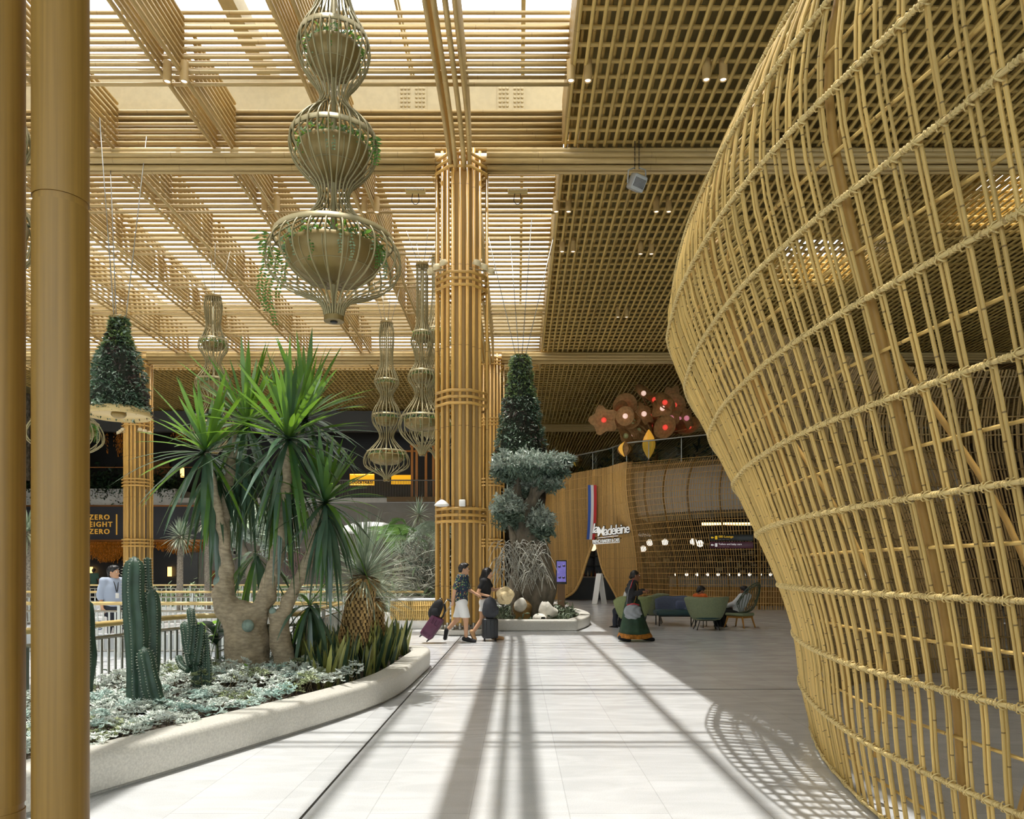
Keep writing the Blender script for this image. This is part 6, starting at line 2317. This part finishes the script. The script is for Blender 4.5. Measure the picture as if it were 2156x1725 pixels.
# -- the man in the floral shirt, walking right, pulling a case behind him
mx_, my_ = -1.2, 16.25
J = dict(hip=(0, 0, .9), chest=(.02, 0, 1.23), neck=(.03, 0, 1.42), head=(.055, 0, 1.565), shL=(.06, .185, 1.39), elL=(.13, .235, 1.13), wrL=(.31, .2, 1.02), hdL=(.7, -.1, -.3), hnL=(-.2, -.4, -.7),
         shR=(-.02, -.185, 1.39), elR=(-.13, -.23, 1.12), wrR=(-.17, -.2, .89), hdR=(-.1, .02, -1), hnR=(-.6, .5, 0), curlR=.9,
         knL=(-.1, .08, .49), anL=(-.33, .08, .235), toL=(-.36, .08, .09), knR=(.1, -.08, .49), anR=(.1, -.085, .085), toR=(.27, -.09, .038))
t, J, tor, arms, legs, fr, h = person('person', 'man in floral shirt and white shorts pulling a purple suitcase', (mx_, my_, 0), 0, J, skin, glasses=True)
wear(t, 'shirt', pattern_mat(), tor + sleeve(J, 'L', .82, 0) + sleeve(J, 'R', .82, 0), .022, [((.03, 0, 1.455), (.1, 0, 1)), ((0, 0, .84), (0, 0, -1)), arm_clip(J, 'L', .82), arm_clip(J, 'R', .82)][:2])
wear(t, 'shorts', whitec, [('e', V3(0, 0, .86), (.12, .165, .12))] + [(J['hip'] + V3(0, s * .085, -.04), (J['hip'] + V3(0, s * .085, -.04)) * .12 + J['kn' + q] * .88, .098, .088, .03) for s, q in ((1, 'L'), (-1, 'R'))], .014, [((0, 0, .95), (0, 0, 1)), ((0, 0, .53), (0, 0, -1))], k=.03)
shoe(t, J, blackc, white)

def suitcase(name, label, loc, rot, w, d, hgt, mat, handle, strap=False):
    t = thing(name, label, 'suitcase', loc)
    t.rotation_euler = rot
    MB().rbox((0, 0, hgt / 2 + .06), (w, d, hgt), .05, k=5).build('shell', mat, t, smooth='auto')
    b = MB()
    for i in (-1, 0, 1):
        b.rbox((i * w * .26, -d / 2 - .004, hgt / 2 + .06), (.02, .02, hgt * .8), .008)
    b.build('ridge_ribs', mat, t, smooth='auto')
    b = MB()
    b.tube([(-w / 2 - .002, 0, .1), (-w / 2 - .002, 0, hgt + .02)], .006, 6)
    b.tube([(w / 2 + .002, 0, .1), (w / 2 + .002, 0, hgt + .02)], .006, 6)
    b.build('zipper', dark, t)
    for sx in (-1, 1):
        for sy in (-1, 1):
            q = MB()
            q.tube([(sx * (w / 2 - .05) - .012, sy * (d / 2 - .04), .03), (sx * (w / 2 - .05) + .012, sy * (d / 2 - .04), .03)], .03, 14)
            q.build('wheel', dark, t)
    b = MB()
    for s in (-1, 1):
        b.tube([(s * w * .22, 0, hgt + .05), (s * w * .22, 0, hgt + .06 + handle)], .008, 6)
    b.build('handle_tubes', steel, t)
    MB().tube([(-w * .26, 0, hgt + .06 + handle), (w * .26, 0, hgt + .06 + handle)], .015, 8).build('handle_grip', dark, t)
    return t
purple = M('case_purple', '#53243f', .5, var=.1)
# wheel on the floor behind him, leaning 46 degrees to his hand
hx, hz = mx_ - .19, .82
wx, wz = mx_ - .75, .0
tilt = math.atan2(hx - wx, hz - wz)
L_ = math.hypot(hx - wx, hz - wz)
sc_ = suitcase('purple_suitcase', 'purple soft suitcase tilted on its wheels behind the man', (wx, my_ - .17, .012), (0, tilt, 0), .28, .38, .5, purple, L_ - .56 - .02)
sc_.location = (wx - .03, my_ - .2, .09)
b = MB().rbox((0, -.196, .36), (.03, .01, .07), .004).build('name_tag', M('tag_pale', '#e8d9e0', .5), sc_, smooth='auto')
b = MB().rbox((0, -.198, .28), (.2, .02, .22), .02).build('front_pocket', purple, sc_, smooth='auto')
def backpack(name, label, loc, rot, s, mat):
    t = thing(name, label, 'backpack', loc)
    t.rotation_euler = rot
    mb = MB()
    sdf_mesh(mb, [('e', (0, 0, .22 * s), (.13 * s, .16 * s, .23 * s)), ('e', (0, 0, .12 * s), (.13 * s, .17 * s, .14 * s), None, .05)], .05, .014)
    mb.build('body', mat, t)
    mb = MB()
    sdf_mesh(mb, [('e', (.02 * s, -.13 * s, .15 * s), (.1 * s, .07 * s, .11 * s))], .02, .014)
    mb.build('pocket', mat, t)
    for q in (-1, 1):
        MB().tube(spline([(.1 * s, q * .07 * s, .4 * s), (.19 * s, q * .08 * s, .28 * s), (.2 * s, q * .09 * s, .1 * s), (.12 * s, q * .1 * s, -.02 * s), (.15 * s, q * .1 * s, -.16 * s)], 5), .016 * s, 6, flat=.4).build('strap', mat, t)
    MB().tube(spline([(-.03, 0, .43 * s), (0, 0, .48 * s), (.04, 0, .43 * s)], 4), .008, 6).build('top_loop', mat, t)
    return t
bx = wx + math.sin(tilt) * .58 - math.cos(tilt) * .16
bz = math.cos(tilt) * .58 + math.sin(tilt) * .16 + .03
backpack('black_backpack', 'black backpack strapped to the purple suitcase handle', (bx - .06, my_ - .2, bz - .06), (0, tilt - .12, 0), .95, blackc)

# -- the woman with the straw hat
wx_, wy_ = -.72, 16.75
J = dict(hip=(0, 0, .86), chest=(.01, 0, 1.17), neck=(.02, 0, 1.35), head=(.06, 0, 1.475), shL=(.05, .16, 1.3), elL=(.17, .2, 1.1), wrL=(.34, .12, 1.13), hdL=(.9, -.1, .0), hnL=(0, -.2, -1), curlL=.8,
         shR=(-.03, -.16, 1.3), elR=(-.15, -.2, 1.04), wrR=(.06, -.22, .985), hdR=(1, .05, -.25), hnR=(0, .2, -1), curlR=.9,
         knL=(.12, .08, .48), anL=(.2, .08, .08), toL=(.37, .08, .035), knR=(-.06, -.075, .46), anR=(-.27, -.075, .17), toR=(-.22, -.075, .035))
t, J, tor, arms, legs, fr, h = person('person', 'long haired woman in black top holding out a straw hat', (wx_, wy_, 0), 0, J, skin, 'f', headyaw=-.1, pitch=.16, hairs='long')
wear(t, 'top', blackc, tor + sleeve(J, 'L', .5, 0) + sleeve(J, 'R', .5, 0), .016, [((.03, 0, 1.385), (.15, 0, 1)), ((0, 0, .93), (0, 0, -1))])
wear(t, 'shorts', whitec, [('e', V3(0, 0, .84), (.125, .17, .12))] + [(J['hip'] + V3(0, s * .085, -.04), (J['hip'] + V3(0, s * .085, -.04)) * .5 + J['kn' + q] * .5, .1, .092, .03) for s, q in ((1, 'L'), (-1, 'R'))], .012, [((0, 0, .95), (0, 0, 1)), ((0, 0, .64), (0, 0, -1))], k=.03)
shoe(t, J, M('sandal_tan', '#b98f62', .6), M('sandal_sole', '#5b4630', .7))
suitcase('black_suitcase', 'black hard shell suitcase standing upright beside the woman', (-.6, 16.5, 0), (0, 0, .12), .34, .24, .44, M('case_black', '#222325', .4), .1)
backpack('grey_tote_backpack', 'charcoal backpack sitting on the black suitcase', (-.6, 16.5, .52), (0, -.05, 1.5), .98, M('cloth_charcoal', '#33353a', .8, var=.2, scale=10))
# straw hat seen face on
t = thing('straw_hat', 'cream straw sun hat with wavy brim in the woman\'s hand', 'hat', (-.28, 16.72, 1.03))
straw = M('straw_cream', '#dcc79a', .8, var=.1, scale=40, bump=.4, bscale=120)
b = MB()
rows = []
for r, dz in ((.001, .11), (.05, .108), (.085, .09), (.1, .03), (.105, 0), (.14, -.012), (.18, -.02), (.2, -.03)):
    rows.append([(r * math.cos(a) * (1 + (.05 * math.sin(5 * a) if r > .12 else 0)), -dz - (.035 * math.sin(4 * a + 1) * (r - .1) / .1 if r > .105 else 0), r * math.sin(a) * (1 + (.05 * math.sin(5 * a) if r > .12 else 0))) for a in np.linspace(0, 2 * PI, 41)])
b.sheet(rows[3:], thick=.005).build('brim', straw, t)
b = MB()
b.sheet(rows[:4], thick=.005).build('crown', straw, t)
t.location = (-.27, 16.64, .98)
t.rotation_euler = (.1, 0, .25)

# -- the lady in the sari
sx_, sy_ = 2.5, 16.5
J = dict(hip=(-.02, 0, .84), chest=(0, 0, 1.12), neck=(.02, 0, 1.3), head=(.055, 0, 1.425), shL=(.03, .16, 1.26), elL=(.12, .22, 1.04), wrL=(.27, .15, 1.09), hdL=(.9, -.2, .1), hnL=(0, -.3, -1), curlL=.7,
         shR=(-.04, -.16, 1.26), elR=(-.07, -.23, 1.02), wrR=(.16, -.2, 1.07), hdR=(.9, .15, .1), hnR=(0, .3, -1), curlR=.7,
         knL=(.14, .08, .46), anL=(.28, .08, .085), toL=(.44, .08, .035), knR=(-.08, -.08, .46), anR=(-.25, -.08, .09), toR=(-.1, -.08, .035))
t, J, tor, arms, legs, fr, h = person('person', 'woman in black jacket and green sari with grey shoulder bag', (sx_, sy_, 0), 0, J, skin_d, 'f', hairs='bun')
wear(t, 'jacket', M('jacket_black', '#232327', .75, var=.2, scale=9), tor + sleeve(J, 'L', 1.85, 0, .056) + sleeve(J, 'R', 1.85, 0, .056), .02, [((.03, 0, 1.335), (.1, 0, 1)), ((0, 0, .76), (0, 0, -1))])
b = MB()
rows = []
Z = [(.9, .13, .17, 0), (.82, .165, .19, 0), (.7, .19, .2, .0), (.5, .235, .21, .015), (.3, .29, .22, .03), (.17, .33, .23, .04), (.075, .37, .24, .05)]
for z, rx, ry, cx in Z:
    rows.append([(cx + rx * math.cos(a) * (1 + .035 * math.sin(11 * a) * (1 - z)), ry * math.sin(a) * (1 + .07 * math.sin(9 * a + 1) * (1 - z)), z + .02 * math.cos(2 * a) * (1 - z)) for a in np.linspace(0, 2 * PI, 73)])
sari = M('sari_green', '#27402c', .75, var=.25, scale=7)
b.sheet(spline_rows := rows[:6], thick=.008).build('sari_skirt', sari, t)
MB().sheet(rows[5:], thick=.01).build('sari_border', M('sari_orange', '#b5721f', .7, var=.3, scale=22), t, label='orange patterned border')
shoe(t, J, blackc, M('sole_grey', '#6b6b6b', .7))
MB().tube(spline([(-.02, -.14, 1.315), (.06, -.2, 1.22), (.05, -.225, 1.05), (.0, -.235, .86), (-.08, -.235, .72)], 6), .024, 6, flat=.35, up=(0, 1, 0)).build('scarf', M('sari_orange2', '#8a6a2c', .8), t)
t2 = thing('shoulder_bag', 'round silver grey slouchy bag on the sari woman\'s hip', 'bag', (sx_ - .05, sy_ - .33, .56))
b = MB()
sdf_mesh(b, [('e', (0, 0, .12), (.17, .1, .15)), ('e', (.0, 0, .05), (.18, .105, .11), None, .05)], .05, .014, noise=lambda X: .008 * np.sin(X[..., 0] * 40 + 6 * np.sin(X[..., 2] * 12)))
b.build('pouch', M('bag_grey', '#8e9398', .6, var=.1), t2)
MB().tube([(-.13, -.02, .24), (.02, -.06, .27), (.13, -.02, .24)], .014, 6).build('zip_band', M('bag_red', '#b3202c', .6), t2)
MB().tube(spline([(-.13, 0, .25), (-.1, .02, .48), (-.02, .1, .7), (.02, .17, .765), (.07, .26, .74)], 6), .022, 6, flat=.3, up=(0, 1, 0)).build('strap', M('strap_grey', '#777c80', .7), t2)
MB().tube(spline([(-.045, .045, .6), (-.005, .1, .71), (.03, .165, .778)], 6), .03, 6, flat=.3, up=(0, 1, 0)).build('strap_pad', M('bag_red', '#b3202c', .6), t2)

# -- the man with a lanyard behind the rails
J = dict(hip=(0, 0, .86), chest=(.0, 0, 1.19), neck=(.01, 0, 1.37), head=(.035, 0, 1.5), shL=(0, .17, 1.33), elL=(-.02, .215, 1.07), wrL=(.06, .22, .84), hdL=(.15, 0, -1), hnL=(0, -1, 0), shR=(0, -.17, 1.33), elR=(-.05, -.215, 1.07), wrR=(.03, -.22, .83), hdR=(.1, 0, -1), hnR=(0, 1, 0), curlR=1.0,
         knL=(.06, .09, .46), anL=(.02, .09, .08), toL=(.19, .1, .035), knR=(-.02, -.09, .46), anR=(-.1, -.09, .08), toR=(.07, -.1, .035))
lx, ly_ = (237 - CX) * 14.6 / F, 14.6
t, J, tor, arms, legs, fr, h = person('person', 'man in pale blue shirt with lanyard standing between the railings', (lx, ly_, 0), -.55, J, skin, headyaw=.5, scale=1.0)
wear(t, 'shirt', M('shirt_blue', '#a9b4c8', .75), tor + sleeve(J, 'L', 1.25, 0, .054) + sleeve(J, 'R', 1.25, 0, .054), .02, [((.02, 0, 1.4), (.1, 0, 1)), ((0, 0, .84), (0, 0, -1))])
wear(t, 'trousers', M('trouser_navy', '#2b2f3a', .8), [('e', V3(0, 0, .82), (.115, .165, .12))] + [(J['hip'] + V3(0, s * .085, -.04), J['kn' + q], .095, .07, .03) for s, q in ((1, 'L'), (-1, 'R'))] + [(J['kn' + q], J['an' + q], .068, .058, .03) for q in 'LR'], .012, [((0, 0, .92), (0, 0, 1)), ((0, 0, .07), (0, 0, -1))], k=.03)
shoe(t, J, blackc, dark)
MB().tube(spline([(.02, .07, 1.42), (.12, .04, 1.3), (.145, .0, 1.12), (.12, -.04, 1.3), (.02, -.07, 1.42)], 5), .008, 5).build('lanyard', dark, t)
MB().rbox((.155, 0, 1.05), (.006, .07, .1), .003).build('badge', white, t, smooth='auto')
t2 = thing('carrier_bag', 'white carrier bag with blue ring mark in the lanyard man\'s hand', 'bag', (lx - .12, ly_ - .28, .3), -.75)
MB().rbox((0, 0, .18), (.1, .3, .36), .03).build('sack', whitec, t2, smooth='auto')
b = MB()
b.tube([(.055, .08 * math.cos(a), .2 + .08 * math.sin(a)) for a in np.linspace(0, 2 * PI, 20, endpoint=False)], .008, 5, closed=True)
b.tube([(.055, .045 * math.cos(a), .2 + .045 * math.sin(a)) for a in np.linspace(0, 2 * PI, 16, endpoint=False)], .008, 5, closed=True)
b.build('ring_logo', M('mark_blue', '#3a5a86', .6), t2)
MB().tube(spline([(0, -.06, .36), (0, 0, .5), (0, .06, .36)], 5), .008, 5).build('handle', whitec, t2)

# -- the man in dark green further back, seen from behind
Jb = dict(hip=(0, 0, .9), chest=(.0, 0, 1.23), neck=(.01, 0, 1.42), head=(.03, 0, 1.56), shL=(0, .19, 1.39), elL=(.02, .25, 1.12), wrL=(.14, .18, .98), hdL=(.6, -.3, -.5), hnL=(0, -1, 0), shR=(0, -.19, 1.39), elR=(.02, -.25, 1.12), wrR=(.14, -.18, .98), hdR=(.6, .3, -.5), hnR=(0, 1, 0),
          knL=(.03, .09, .48), anL=(0, .09, .08), toL=(.17, .1, .035), knR=(.03, -.09, .48), anR=(0, -.09, .08), toR=(.17, -.1, .035))
t, J, tor, arms, legs, fr, h = person('person', 'man in dark green shirt seen from behind under the copper chandelier', ((197 - CX) * 40 / F, 40, 0), 1.5, Jb, skin_d, res=.02)
wear(t, 'shirt', M('shirt_green', '#2d4a3c', .8), tor + sleeve(J, 'L', .7, 0, .054) + sleeve(J, 'R', .7, 0, .054), .022, [((.02, 0, 1.45), (.1, 0, 1)), ((0, 0, .84), (0, 0, -1))], res=.018)
wear(t, 'trousers', blackc, [('e', V3(0, 0, .86), (.115, .165, .12))] + [(J['hip'] + V3(0, s * .085, -.04), J['kn' + q], .095, .07, .03) for s, q in ((1, 'L'), (-1, 'R'))] + [(J['kn' + q], J['an' + q], .068, .058, .03) for q in 'LR'], .014, [((0, 0, .95), (0, 0, 1)), ((0, 0, .07), (0, 0, -1))], k=.03, res=.018)
shoe(t, J, blackc, dark)

# ---------------------------------------------------------------- lounge seats and sitters
olive = M('felt_green', '#848c6c', .85, var=.08, scale=30)
teal = M('leather_teal', '#2f4a4c', .45)
navy = M('felt_blue', '#5b6379', .85, var=.08, scale=30)
legm = M('leg_black', '#1b1c1c', .4)
def tub(name, label, loc, rz, mat, w=1.0, top=.86):
    """low lounge chair facing +x: wrap-round shell back, round cushion, steel legs"""
    t = thing(name, label, 'armchair', loc, rz, 'green tub chairs')
    rows = []
    for q in np.linspace(0, 1, 9):
        z = .3 + (top - .3) * q
        r = (.3 + .22 * q ** .62) * w
        row = []
        for a in np.linspace(-1.95, 1.95, 29):
            zz_ = z + (.045 * (abs(a) / 1.95) ** 2 - .1 * max(0, abs(a) - 1.1) ** 2 * 2.2) * q
            row.append((-r * math.cos(a) * .86, r * math.sin(a), zz_))
        rows.append(row)
    MB().sheet(rows, thick=.055).build('shell_back', mat, t)
    MB().lathe([(.02, .28), (.34 * w, .28), (.38 * w, .31), (.385 * w, .37), (.34 * w, .42), (.02, .425)], n=28, sx=.92).build('seat_cushion', teal, t)
    MB().lathe([(.02, .24), (.25 * w, .24), (.27 * w, .28), (.02, .28)], n=20).build('base_plate', legm, t)
    for sx in (-1, 1):
        for sy in (-1, 1):
            MB().tube([(sx * .2 * w, sy * .2 * w, .26), (sx * .27 * w, sy * .29 * w, 0)], [.014, .011], 8).build('leg', legm, t)
    return t
A = tub('tub_chair', 'green tub chair with seated man, behind the sari woman', (3.06, 20.3, 0), 2.2, M('felt_lime', '#8e9868', .85, var=.08, scale=30))
B_ = tub('tub_chair', 'green tub chair turned left of the blue sofa', (3.95, 22.2, 0), 2.9, olive, .95)
C_ = tub('tub_chair', 'green tub chair with its back to us right of the blue sofa', (4.92, 19.8, 0), 1.5, olive, 1.0)
t = thing('lounge_sofa', 'blue felt sofa with teal leather seat between the green chairs', 'sofa', (4.42, 21.3, 0), 0)
MB().rbox((0, 0, .37), (1.16, .66, .16), .06, k=5).build('seat', teal, t, smooth='auto')
rows = []
for q in np.linspace(0, 1, 8):
    z = .4 + .42 * q
    rows.append([(-.53 + 1.06 * u, .28 + .09 * q - .1 * (2 * u - 1) ** 2 * (1 if u < .6 else 1.6), z - (.1 * (u - .55) ** 2 * 3 * q) + .02 * math.sin(u * 9) * q) for u in np.linspace(0, 1, 22)])
MB().sheet(rows, thick=-.09).build('backrest', navy, t)
MB().rbox((.2, .2, .56), (.3, .1, .26), .05, k=4).build('cushion', M('felt_blue2', '#666f8c', .85), t, smooth='auto')
rows = []
for q in np.linspace(0, 1, 6):
    z = .42 + .34 * q
    rows.append([(.36 + .22 * math.sin(u * 1.7), -.12 + .42 * u, z - .1 * (1 - u) * q) for u in np.linspace(0, 1, 8)])
MB().sheet(rows, thick=.07).build('arm_wing', navy, t)
for sx in (-.5, .5):
    for sy in (-.26, .26):
        MB().box((sx, sy, .15), (.03, .03, .3)).build('leg', legm, t, smooth=False)
MB().box((0, -.26, .28), (1.04, .03, .03)).build('rail', legm, t, smooth=False)
# round wire chair
t = thing('wire_chair', 'round wire lounge chair with timber legs at the foot of the rattan pod', 'armchair', (6.02, 20.6, 0), 2.3)
wm = M('wire_green', '#4f5a45', .5)
b = MB()
for i in range(15):
    a = -1.3 + 2.6 * i / 14
    b.tube(spline([(.25 - .02 * abs(a), .12 * a, .36), (-.12 - .08 * math.cos(a), .26 * math.sin(a), .42), (-.34 * math.cos(a) - .08, .44 * math.sin(a), .66), (-.38 * math.cos(a) - .16, .5 * math.sin(a) * (.75 if abs(a) < .9 else .9), 1.22 - .42 * (abs(a) / 1.3) ** 2)], 5), .009, 5)
b.build('wire_lattice', wm, t)
b = MB()
for q, dz in ((1, 0), (.96, -.06)):
    b.tube(spline([((-.38 * math.cos(a) - .16), .5 * q * math.sin(a) * (.75 + .15 * min(1, abs(a) / .9)), 1.22 - .42 * (abs(a) / 1.3) ** 2 + dz) for a in np.linspace(-1.45, 1.45, 17)], 3), .016, 7)
b.build('hoop_frame', wm, t)
MB().rbox((0, 0, .36), (.56, .58, .08), .03, k=4).build('seat_cushion', olive, t, smooth='auto')
tw = M('leg_timber', '#a8742f', .5)
MB().box((0, 0, .29), (.5, .5, .05)).build('seat_frame', tw, t, smooth=False)
for sx in (-1, 1):
    for sy in (-1, 1):
        MB().tube([(sx * .22, sy * .23, .3), (sx * .3, sy * .28, 0)], [.028, .018], 8).build('leg', tw, t)
def sitter(label, loc, rz, sk, shirt, trousers, lean=.25, headyaw=0.0, pitch=.2, low=0.0):
    c = math.sin(lean)
    J = dict(hip=(0, 0, .5), chest=(-.02 - .32 * c, 0, .5 + .33 * math.cos(lean)), neck=(-.5 * c, 0, .5 + .51 * math.cos(lean)), head=(-.54 * c + .05, 0, .5 + .64 * math.cos(lean)),
             shL=(-.48 * c, .185, .5 + .47 * math.cos(lean)), shR=(-.48 * c, -.185, .5 + .47 * math.cos(lean)), elL=(-.3 * c + .08, .25, .5 + .22), elR=(-.3 * c + .08, -.25, .5 + .22),
             wrL=(.27, .13, .62), wrR=(.27, -.12, .62), hdL=(.8, -.4, -.1), hdR=(.8, .4, -.1), hnL=(0, -.3, -1), hnR=(0, .3, -1),
             knL=(.42, .12, .5), knR=(.42, -.11, .5), anL=(.44, .13, .09), anR=(.5, -.12, .09), toL=(.6, .14, .035), toR=(.66, -.13, .035))
    t, J, tor, arms, legs, fr, h = person('person', label, loc, rz, J, sk, headyaw=headyaw, pitch=pitch, res=.013)
    wear(t, 'shirt', shirt, tor + sleeve(J, 'L', 1.8, 0, .054) + sleeve(J, 'R', 1.8, 0, .054), .02, [(J['neck'] + V3(0, 0, .04), (-c, 0, 1)), (J['hip'] + V3(0, 0, -.06), (0, 0, -1))], res=.014)
    wear(t, 'trousers', trousers, [('e', V3(0, 0, .48), (.12, .165, .11))] + [(V3(0, s * .09, .48), J['kn' + q], .092, .07, .03) for s, q in ((1, 'L'), (-1, 'R'))] + [(J['kn' + q], J['an' + q], .068, .055, .03) for q in 'LR'], .012, [((0, 0, .62), (-.3, 0, 1)), ((0, 0, .07), (0, 0, -1))], k=.03, res=.014)
    shoe(t, J, blackc, dark)
    return t
sitter('seated man in white shirt half hidden behind the sari woman', (3.0, 20.32, -.05), 2.2, skin_d, whitec, M('trouser_navy', '#2b2f3a', .8), .15)
sitter('person in orange top slumped in the chair behind the green tub chair', (5.15, 20.75, -.08), -2.75 + PI, skin_d, M('shirt_orange', '#d9641e', .75), blackc, .45, 0, .5)
sitter('person in white striped shirt reclining in the round wire chair', (5.97, 20.66, -.06), 2.3, skin_d, M('shirt_stripe', '#d5d7d9', .7), blackc, .5)
D0 = tub('tub_chair', 'green tub chair holding the person in the orange top', (5.12, 20.78, 0), -2.75 + PI, olive, .95, .78)
